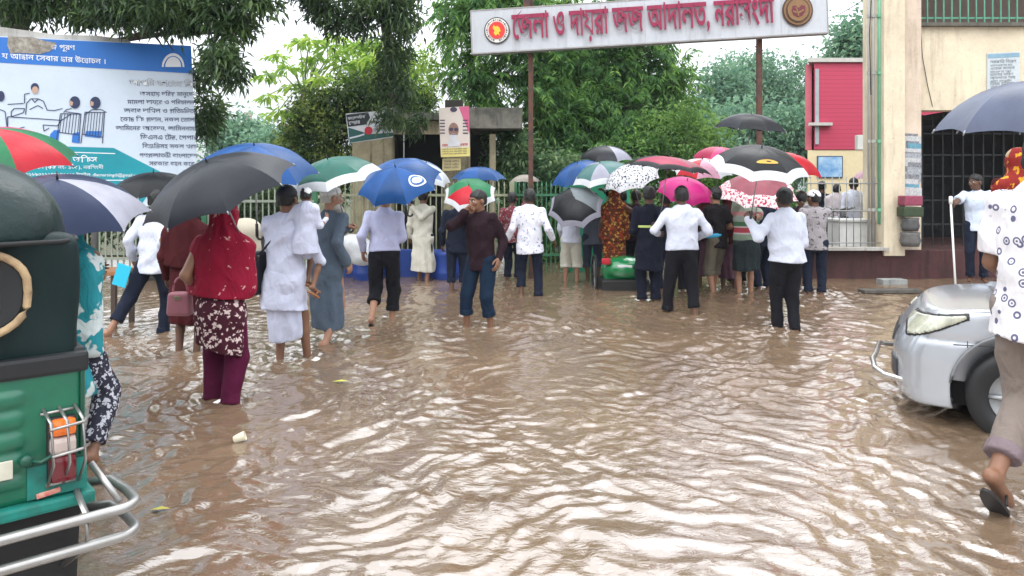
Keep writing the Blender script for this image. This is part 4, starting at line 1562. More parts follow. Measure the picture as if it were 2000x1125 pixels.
def build_red_building():
    d = 26.0
    X = lambda px: P(px, 0, d).x
    Z = lambda py: P(0, py, d).z
    root = empty("red_building", (13, d + 3, -0.15), "crimson panelled building over a cream ground floor beyond the railing", "building")
    q = MB()
    q.poly([(X(1590), d, Z(292)), (20, d, Z(292)), (20, d + 6, Z(292)), (X(1590) * 1.235 + .3, d + 6, Z(292))], (0, 0, Z(122) - Z(292)))
    m, nt, b, out = new_mat("crimson cladding")
    v = _coords(nt)
    wv = nt.nodes.new("ShaderNodeTexWave")
    wv.bands_direction = 'Z'
    wv.inputs["Scale"].default_value = 2.2
    nt.links.new(v, wv.inputs["Vector"])
    c = _mixc(nt, _ramp(nt, wv.outputs[0], [(.0, (0.6, .6, .6)), (.12, (0, 0, 0))]), (0.45, 0.038, 0.085), (0.26, 0.018, 0.05))
    nt.links.new(c, b.inputs["Base Color"])
    b.inputs["Roughness"].default_value = .6
    q.build("upper_wall", m, root)
    q = MB()
    q.poly([(X(1577), d + .2, Z(292)), (X(1590) - .004, d + .2, Z(292)), (X(1590) * 1.1, d + 2.6, Z(292)), (X(1577) * 1.1 + .1, d + 2.6, Z(292))], (0, 0, Z(124) - Z(292)))
    q.build("side_bay", mat("pale crimson", (.55, .14, .18), rough=.6), root)
    q = MB()
    q.box((X(1595), d - .03, (Z(282) + Z(135)) / 2), (.12, .05, Z(135) - Z(282)))
    q.build("stair_window", mat("grey glass strip", (.36, .40, .42), rough=.2), root)
    q = MB()
    q.poly([(X(1576), d - .1, Z(122) + .004), (20.1, d - .1, Z(122) + .004), (20.1, d + 6.1, Z(122) + .004), (X(1576) * 1.235 + .3, d + 6.1, Z(122) + .004)], (0, 0, .14))
    q.build("roof_edge", mat("roof edge", (.5, .48, .44)), root)
    q = MB()
    q.box((X(1600), d - .1, Z(243)), (.75, .2, .10))
    q.build("ledge", mat("roof edge", (.5, .48, .44)), root)
    q = MB()
    q.poly([(X(1578), d + .03, 0), (20, d + .03, 0), (20, d + 5.9, 0), (X(1578) * 1.23 + .3, d + 5.9, 0)], (0, 0, Z(293) - .004))
    q.build("ground_floor_wall", mat("cream wall", (.70, .58, .36), rough=.8, var=.15), root)
    pl = Plane((X(1595), d + .06, Z(345)), (1, 0, 0), (0, 0, 1))
    rt = empty("blue_poster", (X(1620), d, Z(325)), "blue sky picture panel on the cream ground floor wall", "poster")
    q = MB()
    q.box((X(1621), d + .02, Z(326)), (X(1646) - X(1596), .06, Z(304) - Z(347)))
    q.build("frame", mat("panel frame", (.05, .08, .14), rough=.5), rt)
    q = MB()
    q.box((X(1621), d - .015, Z(326)), (X(1644) - X(1598), .02, Z(306) - Z(345)))
    q.build("picture", mat("blue picture", (.05, .22, .50), rough=.5, var=.9, vscale=1.5, vcol=(.55, .70, .78)), rt)
    # far pale building on the left horizon
    q = MB()
    b = P(462, 225, 85)
    q.box((b.x, 88, 4.4), (2.6, 4, 9.0))
    q.box((b.x - 2.2, 88.5, 3.9), (2.2, 4, 8.0))
    q.box((b.x + .4, 87.5, 9.4), (.6, .6, 1.6))
    tag(q.build("far_building", mat("far pink wall", (.50, .36, .32), rough=.9)), "pale pinkish building on the horizon right of the billboard", "building")
    # wires over the street
    q = MB()
    pts = []
    for k in range(13):
        t = k / 12
        p = P(1570, 30, 24).lerp(P(1700, -10, 13.4), t)
        pts.append(p - Vector((0, 0, .25 * math.sin(math.pi * t))))
    q.tube(pts, .008, 5)
    tag(q.build("overhead_wire", mat("black wire", (.02, .02, .02))), "thin overhead wire running towards the cream building", "wire")

# ------------------------------------------------------------------ umbrellas
UMB_GROUP = "umbrellas held over the crowd"


def umb_cloth(name, col, trans=0.12, rough=0.36):
    return mat(name, col, rough=rough, spec=0.2, var=0.45, vscale=5, trans=trans, bump=0.25, bscale=14, stretch=(1, 1, .5))


def umbrella(label, ax, ay, d, R, tilt, cols, rim=None, hc=0.46, L=0.80, spin=0.2, name="umbrella", rimw=0.12, emblem=None):
    """apex at photo pixel (ax, ay), d metres away; R = rib length outwards; tilt = sideways / away lean of the shaft. Returns the grip point"""
    apex = P(ax, ay, d)
    up = Vector((tilt[0], tilt[1], 1)).normalized()
    s = Vector((1, 0, 0))
    s = (s - up * s.dot(up)).normalized()
    t = up.cross(s)
    grip = apex - up * L
    root = empty(name, grip, label, "umbrella", UMB_GROUP)
    nr, nt_, nu = 8, 9, 6
    H = hc * R

    def rib(k, q):
        a = 2 * math.pi * k / nr + spin
        ang = q * 1.12
        r = R * math.sin(ang) / math.sin(1.12)
        z = -H * (1 - math.cos(ang)) / (1 - math.cos(1.12))
        return apex + (s * math.cos(a) + t * math.sin(a)) * r + up * z
    mats_ = []
    vs, fs, mi, sm = [], [], [], []
    for c in cols + ([rim] if rim else []):
        if c not in mats_:
            mats_.append(c)
    for k in range(nr):
        base = len(vs)
        pm = mats_.index(cols[k % len(cols)])
        for i in range(nt_ + 1):
            q = i / nt_
            a, b = rib(k, q), rib(k + 1, q)
            for j in range(nu + 1):
                u = j / nu
                p = a.lerp(b, u)
                bow = 4 * u * (1 - u)
                c_ = (p - apex)
                inward = (s * c_.dot(s) + t * c_.dot(t))
                p = p - inward * (0.055 * bow * q * q) + up * (0.045 * R * bow * q)
                vs.append(p)
        for i in range(nt_):
            for j in range(nu):
                o = base + i * (nu + 1) + j
                fs.append((o, o + nu + 1, o + nu + 2, o + 1))
                mi.append(mats_.index(rim) if rim and (i + 1) / nt_ > 1 - rimw + 1e-6 else pm)
    me = bpy.data.meshes.new("canopy")
    me.from_pydata([tuple(v) for v in vs], [], fs)
    me.polygons.foreach_set("material_index", mi)
    me.polygons.foreach_set("use_smooth", [True] * len(fs))
    me.update()
    link_mesh("canopy", me, root, mats_)
    if emblem:
        # a printed badge that follows the curve of the panel nearest the road
        offs, q0, size, layers = emblem
        to_cam = math.atan2((Vector((0, 0, CH)) - apex).dot(t), (Vector((0, 0, CH)) - apex).dot(s)) + offs
        k0 = (to_cam - spin) / (2 * math.pi / nr)
        for li, (ra, asp, m_) in enumerate(layers):
            q = MB()
            pts = []
            for i in range(24):
                a_ = 2 * math.pi * i / 24
                qq = q0 + size * ra * math.sin(a_) / R * asp
                kk = k0 + size * ra * math.cos(a_) / (R * q0) / (2 * math.pi / nr)
                kf = math.floor(kk)
                a, b = rib(kf, qq), rib(kf + 1, qq)
                u = kk - kf
                bow = 4 * u * (1 - u)
                p = a.lerp(b, u)
                c_ = p - apex
                inw = s * c_.dot(s) + t * c_.dot(t)
                p = p - inw * (0.055 * bow * qq * qq) + up * (0.045 * R * bow * qq)
                pts.append(p + (inw.normalized() * .6 + up * .7) * (.004 + .003 * li))
            q.poly(pts)
            q.build("emblem", m_, root, fix=False)
    steel = mat("umbrella steel", (0.28, 0.28, 0.29), rough=.35, metal=.7, var=.1)
    grp = mat("umbrella grip", (0.03, 0.028, 0.026), rough=.5)
    q = MB()
    q.tube([apex - up * 0.01, grip + up * .06], 0.0065, 8)
    q.build("shaft", steel, root)
    q = MB()
    q.tube([apex - up * .005, apex + up * .05], [.008, .003], 8)
    q.build("tip", grp, root)
    q = MB()
    q.tube([grip + up * .10, grip - up * .02], [.013, .015], 10)
    q.tube([grip - up * .02 + (s * math.cos(a) - s) * 0 + s * (.03 - .03 * math.cos(a)) - up * (.03 * math.sin(a)) for a in [math.pi * i / 7 for i in range(8)]], .011, 8)
    q.build("handle", grp, root)
    q = MB()
    for k in range(nr):
        pts = [rib(k, 0.08 + 0.92 * i / 6) - up * 0.008 for i in range(7)]
        q.tube(pts, 0.0028, 5)
        q.tube([apex - up * (H * .55 + .16 * R), rib(k, .5) - up * .01], 0.0025, 5)
    o = q.build("ribs", steel, root)
    q = MB()
    for k in range(nr):
        q.tube([rib(k, .97), rib(k, 1.0) + (rib(k, 1.0) - rib(k, .97)) * .6], .005, 5)
    q.build("rib_tips", steel, root)
    return grip


# ------------------------------------------------------------------ people
PEOPLE = "people wading at the court gate"


class Solid:
    def __init__(self):
        self.fns, self.cuts, self.lo, self.hi, self.off = [], [], np.full(3, 1e9), np.full(3, -1e9), None

    def _bb(self, p, r):
        p = A3(p)
        self.lo = np.minimum(self.lo, p - r)
        self.hi = np.maximum(self.hi, p + r)

    def cone(self, a, b, ra, rb, k=0.02, fl=None, fk=1.0):
        self.fns.append((lambda Q, a=a, b=b, ra=ra, rb=rb, fl=fl, fk=fk: sd_cone(Q, a, b, ra, rb, fl, fk), k))
        self._bb(a, ra)
        self._bb(b, rb)
        return self

    def ell(self, c, r, k=0.02, R=None):
        self.fns.append((lambda Q, c=c, r=r, R=R: sd_ell(Q, c, r, R), k))
        self._bb(c, max(r))
        return self

    def box(self, c, h, rad=.01, k=0.01, R=None):
        self.fns.append((lambda Q, c=c, h=h, rad=rad, R=R: sd_box(Q, c, h, rad, R), k))
        self._bb(c, float(np.linalg.norm(A3(h))))
        return self

    def sub(self, fn, k=0.0):
        self.cuts.append((fn, k))
        return self

    def plane(self, p, n):
        p, n = A3(p), A3(n)
        n = n / np.linalg.norm(n)
        self.cuts.append((lambda Q, p=p, n=n: -((Q - p) @ n), 0))       # keeps the side against n
        return self

    def f(self, Q):
        d = None
        for fn, k in self.fns:
            e = fn(Q)
            d = e if d is None else smin(d, e, k)
        if self.off is not None:
            d = d + self.off(Q)
        for fn, k in self.cuts:
            d = np.maximum(d, -fn(Q))
        return d

    def mesh(self, h):
        m = 0.03
        return surfnet(self.f, self.lo - m, self.hi + m, h)


def folds(amp, seed=0.0, vert=0.0):
    def fn(Q):
        x, y, z = Q[:, 0], Q[:, 1], Q[:, 2]
        if vert:
            th = np.arctan2(y, x)
            return amp * (np.sin(vert * th + seed + 2.2 * np.sin(3 * z + seed)) * 0.8 + 0.4 * np.sin(13 * z + 7 * x + seed))
        rid = lambda t: 1.0 - np.abs(np.sin(t)) * 1.6
        a = rid(7.5 * z + 5.5 * x + 1.1 * np.sin(7 * x + 6 * y + 4 * z + seed) + seed)
        b = rid(10 * x - 8 * z + 4 * y + 1.2 * np.sin(6 * z + seed) + 2 * seed)
        c = np.sin(41 * z + 16 * x + 3 * np.sin(11 * x + seed))
        m = 0.5 + 0.5 * np.sin(6 * z + 5 * x + 3 * y + seed * 1.7)
        a, b = -a * m, -b * (1 - m)
        return amp * (0.95 * a + 0.95 * b + 0.18 * c)
    return fn


_HAND = {}


def hand_mesh(kind, h=0.0042):
    """right hand: x towards the thumb, y along the fingers, z out of the palm"""
    if (kind, h) in _HAND:
        return _HAND[(kind, h)]
    curl = {'relaxed': (0.32, 0.42, 0.30), 'grip': (1.15, 1.25, 0.8), 'flat': (0.08, 0.12, 0.1)}[kind]
    S = Solid()
    S.box((0, .045, 0), (.039, .046, .013), .012, .01)
    S.cone((0, -.03, 0), (0, .02, 0), .025, .028, .02, (0, 0, 1), .72)
    for i, (x, L) in enumerate(((.030, .074), (.010, .083), (-.010, .077), (-.029, .060))):
        p = np.array([x, .085 - abs(x - .005) * .18, 0.0])
        a = 0.0
        seg = [L * .46, L * .30, L * .24]
        r = .0092 if i < 3 else .0080
        sp = x * 1.6
        for j in range(3):
            a += curl[j] * (1 + .08 * i)
            d = np.array([sp * math.cos(a) * .9, math.cos(a), math.sin(a)])
            d /= np.linalg.norm(d)
            q = p + d * seg[j]
            S.cone(p, q, r * (1 - .08 * j), r * (.92 - .10 * j), .004)
            p = q
    t0 = np.array([.030, .015, .004])
    if kind == 'grip':
        t1, t2, t3 = t0 + [.026, .022, .018], t0 + [.022, .048, .034], t0 + [.004, .062, .044]
    else:
        t1, t2, t3 = t0 + [.022, .026, .010], t0 + [.034, .054, .018], t0 + [.037, .078, .022]
    S.cone(t0, t1, .015, .0125, .01)
    S.cone(t1, t2, .012, .0105, .004)
    S.cone(t2, t3, .0105, .0085, .004)
    _HAND[(kind, h)] = S.mesh(h)
    return _HAND[(kind, h)]


def ik(a, b, l1, l2, hint):
    """middle joint of a two-bone chain from a towards b"""
    a, b, hint = A3(a), A3(b), A3(hint)
    v = b - a
    D = np.linalg.norm(v)
    D2 = min(D, (l1 + l2) * 0.995)
    e = v / (D + 1e-9)
    end = a + e * D2
    x = (l1 * l1 - l2 * l2 + D2 * D2) / (2 * D2)
    hgt = math.sqrt(max(l1 * l1 - x * x, 0))
    n = hint - e * (hint @ e)
    n /= np.linalg.norm(n) + 1e-9
    return a + e * x + n * hgt, end


SKIN = mat("brown skin", (0.185, 0.088, 0.05), rough=.5, spec=.4, var=.25, vscale=9, bump=.12, bscale=70)
SKIN2 = mat("deep brown skin", (0.11, 0.052, 0.031), rough=.5, spec=.4, var=.25, vscale=9, bump=.12, bscale=70)
SKIN3 = mat("lighter brown skin", (0.30, 0.155, 0.095), rough=.5, spec=.4, var=.25, vscale=9, bump=.12, bscale=70)
HAIR = mat("black hair", (0.008, 0.007, 0.007), rough=.45, spec=.4, var=0, bump=.8, bscale=90, stretch=(1, 1, .25))
GREYHAIR = mat("white beard hair", (0.45, 0.43, 0.40), rough=.6, var=.4, bump=.6, bscale=80)


def person(label, px, yf, yaw=0.0, H=1.68, skin=SKIN, z0=-0.13, d=None, lean=0.0, side=0.0, crouch=0.0, bulk=1.0,
           legs=None, arms=None, head=(0, 0), hair=True, face=False, wear=(), h=0.0145, hands=('relaxed', 'relaxed'), ripple=1.0, sandal=None, beard=None, group=PEOPLE, lower=True):
    """wear: list of (kind, material, options). legs: {'L':(x,y,z,toe pitch),'R':...}; arms: {'L':('l'|'w', point)}"""
    s = H / 1.7
    d = d or depth_of(yf)
    x0 = (px - 1000) / F * d
    loc = Vector((x0, d, z0))
    ca, sa = math.cos(math.radians(yaw)), math.sin(math.radians(yaw))

    def local(w):
        v = Vector(w) - loc
        return np.array([v.x * ca - v.y * sa, v.x * sa + v.y * ca, v.z])
    # skeleton
    up = A3((math.sin(math.radians(side)), math.sin(math.radians(lean)), math.cos(math.radians(lean)) * math.cos(math.radians(side))))
    up /= np.linalg.norm(up)
    fw = A3((0, 1, 0)) - up * up[1]
    fw /= np.linalg.norm(fw)
    rt = np.cross(fw, up)
    pel = A3((0, 0, (.92 - crouch) * s))
    J = lambda a, b, c: pel + rt * a * s + fw * b * s + up * c * s
    waist, chest, neck = J(0, 0, .14), J(0, .005, .34), J(0, .005, .53)
    hy, hp = math.radians(head[0]), math.radians(head[1])
    hf = fw * math.cos(hy) * math.cos(hp) + rt * math.sin(hy) * math.cos(hp) - up * math.sin(hp)
    hr = rt * math.cos(hy) - fw * math.sin(hy)
    hu = np.cross(hr, hf)
    hc = neck + up * .085 * s + hf * .025 * s + hu * .055 * s
    HM = lambda a, b, c: hc + hr * a * s + hf * b * s + hu * c * s
    HR = np.stack([hr, hf, hu], 1)
    legs = legs or {}
    arms = arms or {}
    LG, AR = {}, {}
    for nm, sg in (('L', -1), ('R', 1)):
        t = legs.get(nm, (sg * .09, 0.0, .07, 0))
        hip = J(sg * .092, 0, -.01)
        tgt = A3((t[0] * s, t[1] * s, t[2] * s))
        knee, ank = ik(hip, tgt, .435 * s, .425 * s, (sg * .12, 1.0, 0))
        tp = math.radians(t[3])
        fd = A3((sg * .12, math.cos(tp), math.sin(tp)))
        fd /= np.linalg.norm(fd)
        LG[nm] = (hip, knee, ank, fd, sg)
        if ank[2] + z0 < .12 and ripple:
            RIPPLES.append((x0 + ank[0] * ca + ank[1] * sa, d - ank[0] * sa + ank[1] * ca, ripple))
        sh = J(sg * .178, 0, .468)
        a = arms.get(nm)
        if a is None:
            tg = sh + rt * sg * .07 * s + fw * .07 * s - A3((0, 0, .50 * s))
        elif a[0] == 'w':
            tg = local(a[1])
        else:
            tg = pel + rt * a[1][0] * s + fw * a[1][1] * s + up * a[1][2] * s
        v = tg - sh
        hint = a[2] if a is not None and len(a) > 2 else (sg * .22, -.55, -.9)
        hint = rt * hint[0] + fw * hint[1] + up * hint[2]
        elb, wr = ik(sh, tg, .285 * s, .255 * s, hint)
        AR[nm] = (sh, elb, wr, sg)
    # the body: one skin mesh
    S = Solid()
    S.cone(J(0, 0, 0), chest, .098 * s, .115 * s, .03, fw, .7)
    S.cone(chest, J(0, 0, .44), .11 * s, .09 * s, .03, fw, .7)
    S.cone(J(-.14, 0, .455), J(.14, 0, .455), .045 * s, .045 * s, .03)
    S.cone(J(0, -.005, .46), neck + up * .09 * s, .056 * s, .05 * s, .02)
    for nm in 'LR':
        hip, knee, ank, fd, sg = LG[nm]
        S.cone(hip, knee, .078 * s, .052 * s, .02)
        mid = knee + (ank - knee) * .32 - fd * .010 * s * (1 - abs(fd[2]))
        S.cone(knee, mid, .046 * s, .047 * s, .02)
        S.cone(mid, ank, .046 * s, .033 * s, .02)
        heel = ank - fd * .045 * s - A3((0, 0, .04 * s)) * (1 if abs(fd[2]) < .4 else .4)
        toe = ank + fd * .155 * s - A3((0, 0, .048 * s)) * (1 if abs(fd[2]) < .4 else .3)
        S.cone(ank, heel, .036 * s, .030 * s, .02)
        S.cone(heel, toe, .032 * s, .034 * s, .02, (0, 0, 1) if abs(fd[2]) < .5 else None, .7)
        S.cone(toe, toe + fd * .055 * s + A3((-sg * .01, 0, 0)), .032 * s, .018 * s, .01, (0, 0, 1) if abs(fd[2]) < .5 else None, .7)
        sh, elb, wr, sg = AR[nm]
        S.cone(sh, elb, .050 * s, .040 * s, .02)
        S.cone(elb, elb + (wr - elb) * .3, .041 * s, .042 * s, .02)
        S.cone(elb + (wr - elb) * .3, wr, .042 * s, .028 * s, .02)
    V, Q = S.mesh(h)
    Vs, Qs = [V], [Q]
    n = len(V)
    # head with face
    T = Solid()
    T.ell(HM(0, -.012, .035), (.075 * s, .095 * s, .092 * s), .02, HR)
    T.ell(HM(0, .028, -.035), (.062 * s, .070 * s, .078 * s), .03, HR)
    T.ell(HM(0, .072, -.086), (.024 * s, .018 * s, .02 * s), .02, HR)
    T.cone(HM(0, .086, .02), HM(0, .113, -.022), .009 * s, .014 * s, .012)
    T.ell(HM(0, .098, -.03), (.021 * s, .014 * s, .011 * s), .008, HR)
    T.cone(HM(-.034, .083, .035), HM(.034, .083, .035), .012 * s, .012 * s, .014)
    T.cone(HM(-.02, .094, -.058), HM(.02, .094, -.058), .007 * s, .007 * s, .006)
    T.cone(HM(-.017, .092, -.07), HM(.017, .092, -.07), .008 * s, .008 * s, .006)
    for sg in (-1, 1):
        T.ell(HM(sg * .082, -.008, -.004), (.013 * s, .021 * s, .034 * s), .006, HR)
        T.ell(HM(sg * .045, .072, -.01), (.022 * s, .02 * s, .018 * s), .02, HR)
        T.sub(lambda P_, c=HM(sg * .032, .108, .014): sd_ell(P_, c, (.017 * s, .022 * s, .011 * s), HR))
    T.cone(HM(0, -.02, -.06), neck - up * .02 * s, .052 * s, .058 * s, .03)
    Vh, Qh = T.mesh(.0078 if face else .0095)
    Vs.append(Vh)
    Qs.append(Qh + n)
    n += len(Vh)
    for nm, kind in zip('LR', hands):
        sh, elb, wr, sg = AR[nm]
        dd = wr - elb
        dd /= np.linalg.norm(dd)
        nn = -rt * sg if kind != 'grip' else -rt * sg * .8 + fw * .3
        nn = nn - dd * (nn @ dd)
        nn /= np.linalg.norm(nn) + 1e-9
        tt = np.cross(dd, nn) if sg > 0 else np.cross(nn, dd)
        Vd, Qd = hand_mesh(kind)
        Vd = wr + (Vd * s) @ np.stack([tt, dd, nn], 0)
        Vs.append(Vd)
        Qs.append((Qd if sg > 0 else Qd[:, ::-1]) + n)
        n += len(Vd)
    root = np_mesh("person", np.concatenate(Vs), np.concatenate(Qs), skin, None)
    root.location = loc
    root.rotation_euler = (0, 0, -math.radians(yaw))
    tag(root, label, "person", group)

    def child(name, sol, m_, hh=h):
        V_, Q_ = sol.mesh(hh)
        if len(Q_):
            return np_mesh(name, V_, Q_, m_, root, local=True)
    if face:
        for sg in (-1, 1):
            q = MB()
            c = HM(sg * .031, .084, .014)
            q.lathe([(.0001, .0115), (.006, .0098), (.010, .0055), (.0115, 0), (.0001, -.01)], c, hf, 12)
            me = q.mesh("eye")
            link_mesh("eye", me, root, [mat("eye white", (.5, .47, .44), rough=.2, var=0)], local=True)
            q = MB()
            q.lathe([(.0001, .0122), (.0052, .0112), (.006, .009)], c, hf, 10)
            link_mesh("pupil", q.mesh("pupil"), root, [mat("pupil", (.01, .007, .005), rough=.1, var=0)], local=True)
            q = MB()
            q.tube([HM(sg * .014, .094, .036), HM(sg * .032, .093, .043), HM(sg * .050, .080, .036)], [.004, .005, .003], 6)
            link_mesh("eyebrow", q.mesh("eyebrow"), root, [HAIR], local=True)
    if hair:
        G = Solid()
        G.ell(HM(0, -.016, .042), (.087 * s, .106 * s, .099 * s), .02, HR)
        G.ell(HM(0, -.055, -.02), (.072 * s, .058 * s, .07 * s), .03, HR)
        nf = hf * .70 - hu * .71
        G.plane(HM(0, .052, .035), nf)
        G.plane(HM(0, -.05, -.052), -hu)
        G.sub(lambda Q_: np.maximum(-((Q_ - hc) @ hf) - .012, ((Q_ - hc) @ hu) - .026))
        G.off = lambda Q_: .0035 * np.sin(110 * Q_[:, 0] + 40 * Q_[:, 2] + px) * np.sin(100 * Q_[:, 1] + 60 * Q_[:, 2]) + .005 * np.sin(38 * Q_[:, 0] + 25 * Q_[:, 2] + px) * np.sin(41 * Q_[:, 1] + yf)
        child("hair", G, HAIR if hair is True else hair, .0095)
    if beard:
        G = Solid()
        G.ell(HM(0, .045, -.085), (.066 * s, .062 * s, .058 * s), .02, HR)
        G.cone(HM(0, .075, -.10), HM(0, .085, -.10 - beard[1]), .045 * s, .02 * s, .03)
        G.plane(HM(0, .06, -.048), hu * .85 + hf * .5)
        child("beard", G, beard[0], .009)
    for item in wear:
        kind, m_ = item[0], item[1]
        o = item[2] if len(item) > 2 else {}
        sd = o.get('seed', px * .37)
        B = bulk * o.get('fit', 1.0) * (.95 if kind in ('shirt', 'kurta') else 1.0)
        G = Solid()
        if kind in ('shirt', 'kurta'):
            hem = o.get('hem', -.10)
            fl = o.get('flare', 1.0)
            G.cone(J(0, 0, .10), J(0, .01, .36), .158 * s * B, .176 * s * B, .05, fw, .70)
            G.cone(J(0, .01, .36), J(0, 0, .43), .172 * s * B, .13 * s * B, .05, fw, .68)
            G.cone(J(-.150, 0, .455), J(.150, 0, .455), .056 * s, .056 * s, .04)
            G.cone(J(0, -.01, .45), J(0, 0, .52), .085 * s, .062 * s, .03)
            if kind == 'shirt':
                G.cone(J(0, 0, .10), J(0, 0, hem), .16 * s * B, (.176 if hem > -.03 else .188) * s * B * fl, .05, fw, .74)
            else:
                G.cone(J(0, 0, .10), J(0, 0, -.06), .158 * s * B, .178 * s * B, .05, fw, .74)
                lowc = pel + A3((o.get('sx', 0), o.get('sy', 0), hem * s))
                G.cone(J(0, 0, -.06), lowc, .178 * s * B, .205 * s * B * fl, .06, fw, .80)
            sl = o.get('sleeve', 1.0)
            for nm in 'LR':
                sh, elb, wr, sg = AR[nm]
                wd = o.get('sw', 1.0)
                if sl <= .6:
                    e = sh + (elb - sh) * (sl / .5)
                    G.cone(sh, e, .068 * s, .072 * s * wd, .025)
                else:
                    G.cone(sh, elb, .062 * s, .054 * s * wd, .03)
                    e = elb + (wr - elb) * ((sl - .5) / .5)
                    G.cone(elb, e, .057 * s * wd, .046 * s * wd, .02)
            base = folds(1.5 * o.get('amp', .0078), sd)
            if kind == 'kurta':
                vf = folds(.013 * fl, sd, 9.0)
                G.off = lambda Q_, base=base, vf=vf: base(Q_) + vf(Q_) * np.clip((pel[2] - Q_[:, 2]) / .35, 0, 1)
            else:
                G.off = base
            if kind == 'shirt':
                bot = J(0, 0, hem)
                G.sub(lambda Q_, bot=bot: Q_[:, 2] - (bot[2] + .012 * np.sin(9 * Q_[:, 0] + sd)))
                if sl <= .6:
                    for nm in 'LR':
                        sh, elb, wr, sg = AR[nm]
                        e = sh + (elb - sh) * (sl / .5)
                        ax_ = (elb - sh) / np.linalg.norm(elb - sh)
                        G.sub(lambda Q_, e=e, ax_=ax_: np.where(np.linalg.norm(Q_ - e, axis=1) < .13, -((Q_ - e) @ ax_), 1.0))
            else:
                bz = pel[2] + hem * s
                G.sub(lambda Q_, bz=bz: Q_[:, 2] - (bz + .015 * np.sin(7 * Q_[:, 0] + 5 * Q_[:, 1] + sd)))
            child("kurta" if kind == 'kurta' else "shirt", G, m_)
            if o.get('collar', kind == 'shirt'):
                K = Solid()
                K.cone(J(0, -.01, .492), J(0, 0, .535), .073 * s, .062 * s, .01)
                K.sub(lambda Q_, a=J(0, 0, .4), b=J(0, 0, .62): sd_cone(Q_, a, b, .056 * s, .056 * s))
                K.plane(J(0, 0, .53), up)
                child("collar", K, o.get('cmat', m_), .009)
        elif kind == 'trousers':
            ends = o.get('end', (.75, .75))
            if not isinstance(ends, tuple):
                ends = (ends, ends)
            w = o.get('w', 1.0)
            G.cone(J(-.048, 0, .0), J(.048, 0, .0), .101 * s * B, .101 * s * B, .04, fw, .95)
            G.cone(J(0, 0, .0), J(0, 0, .10), .143 * s * B, .138 * s * B, .04, fw, .70)
            cuffs = []
            for nm, en in zip('LR', ends):
                hip, knee, ank, fd, sg = LG[nm]
                G.cone(hip, knee, .098 * s * B, .074 * s * w, .03)
                e = knee + (ank - knee) * en
                G.cone(knee, e, .073 * s * w, (.070 - .012 * en) * s * w, .02)
                cuffs.append((e, (ank - knee) / np.linalg.norm(ank - knee), (.070 - .012 * en) * s * w))
            G.off = folds(o.get('amp', .0095), sd)
            for e, ax_, r_ in cuffs:
                G.sub(lambda Q_, e=e, ax_=ax_: np.where(np.linalg.norm(Q_ - e, axis=1) < .12, -((Q_ - e) @ ax_), 1.0))
            child("trousers", G, m_)
            if o.get('cuff', True):
                for e, ax_, r_ in cuffs:
                    K = Solid()
                    K.cone(e - ax_ * .055 * s, e + ax_ * .004, r_ + .009, r_ + .010, .01)
                    K.off = folds(.004, sd)
                    K.sub(lambda Q_, e=e, ax_=ax_: .006 - (Q_ - e) @ ax_)
                    K.sub(lambda Q_, e=e, ax_=ax_: (Q_ - e) @ ax_ + .06)
                    child("rolled_cuff", K, o.get('cmat', m_), .011)
        elif kind == 'skirt':
            hem, fl = o.get('hem', -.55), o.get('flare', 1.0)
            bot = pel + A3((o.get('sx', 0), o.get('sy', 0), hem * s))
            G.cone(J(0, 0, .08), J(0, 0, -.08), .155 * s * B, .185 * s * B, .05, fw, .78)
            G.cone(J(0, 0, -.08), bot, .185 * s * B, .19 * s * B * fl, .05, fw, .80)
            b0, vf = folds(.006, sd), folds(.014, sd, o.get('pleats', 8.0))
            G.off = lambda Q_: b0(Q_) + vf(Q_) * np.clip((pel[2] - Q_[:, 2]) / .3, 0, 1)
            G.sub(lambda Q_: Q_[:, 2] - (bot[2] + o.get('slant', 0) * Q_[:, 0] + .02 * np.sin(8 * Q_[:, 0] + sd)))
            child(o.get('name', "lungi"), G, m_)
        elif kind == 'shawl':
            hem = o.get('hem', .02)
            if o.get('head', True):
                G.ell(HM(0, -.018, .035), (.094 * s, .112 * s, .106 * s), .04, HR)
                G.cone(HM(0, -.04, -.01), J(0, -.02, .46), .092 * s, .12 * s, .06)
            G.cone(J(-.15, -.01, .44), J(.15, -.01, .44), .085 * s, .085 * s, .06)
            G.cone(J(0, -.02, .42), J(0, -.03, hem), .19 * s * B, .215 * s * B, .06, fw, .68)
            G.cone(J(.17, 0, .42), J(.20, .02, hem + .06), .085 * s * B, .075 * s * B, .06)
            G.cone(J(-.17, 0, .42), J(-.20, .02, hem + .06), .085 * s * B, .075 * s * B, .06)
            b0, vf = folds(.008, sd), folds(.010, sd, 7.0)
            G.off = lambda Q_: b0(Q_) + .6 * vf(Q_)
            bz = J(0, 0, hem)[2]
            G.sub(lambda Q_: Q_[:, 2] - (bz + .03 * np.sin(5 * Q_[:, 0] + sd) + .05 * Q_[:, 0]))
            if o.get('head', True):
                G.sub(lambda Q_, c=HM(0, .11, -.03): sd_ell(Q_, c, (.062 * s, .08 * s, .085 * s), HR))
            child("shawl", G, m_)
        elif kind == 'cap':
            G.ell(HM(0, -.014, .048), (.092 * s, .110 * s, .094 * s), .02, HR)
            G.plane(HM(0, .03, .052), -(hu * .96 - hf * .28))
            child("cap", G, m_, .009)
        elif kind == 'bag':
            c = pel + A3(o['at']) * s
            G.box(c, o.get('size', (.05, .13, .17)), .03)
            G.off = folds(.005, sd)
            child("shoulder_bag", G, m_)
            q = MB()
            tip = J(o.get('from', .15), -.0, .52)
            path = [c + A3((0, 0, .12)), c * .5 + tip * .5 + A3((0, -.12 * s, .05 * s)) if o.get('back', True) else (c + tip) / 2, tip]
            pts = []
            for i in range(13):
                t = i / 12
                pts.append((1 - t) ** 2 * path[0] + 2 * t * (1 - t) * path[1] + t * t * path[2])
            q.tube(pts, .011, 6)
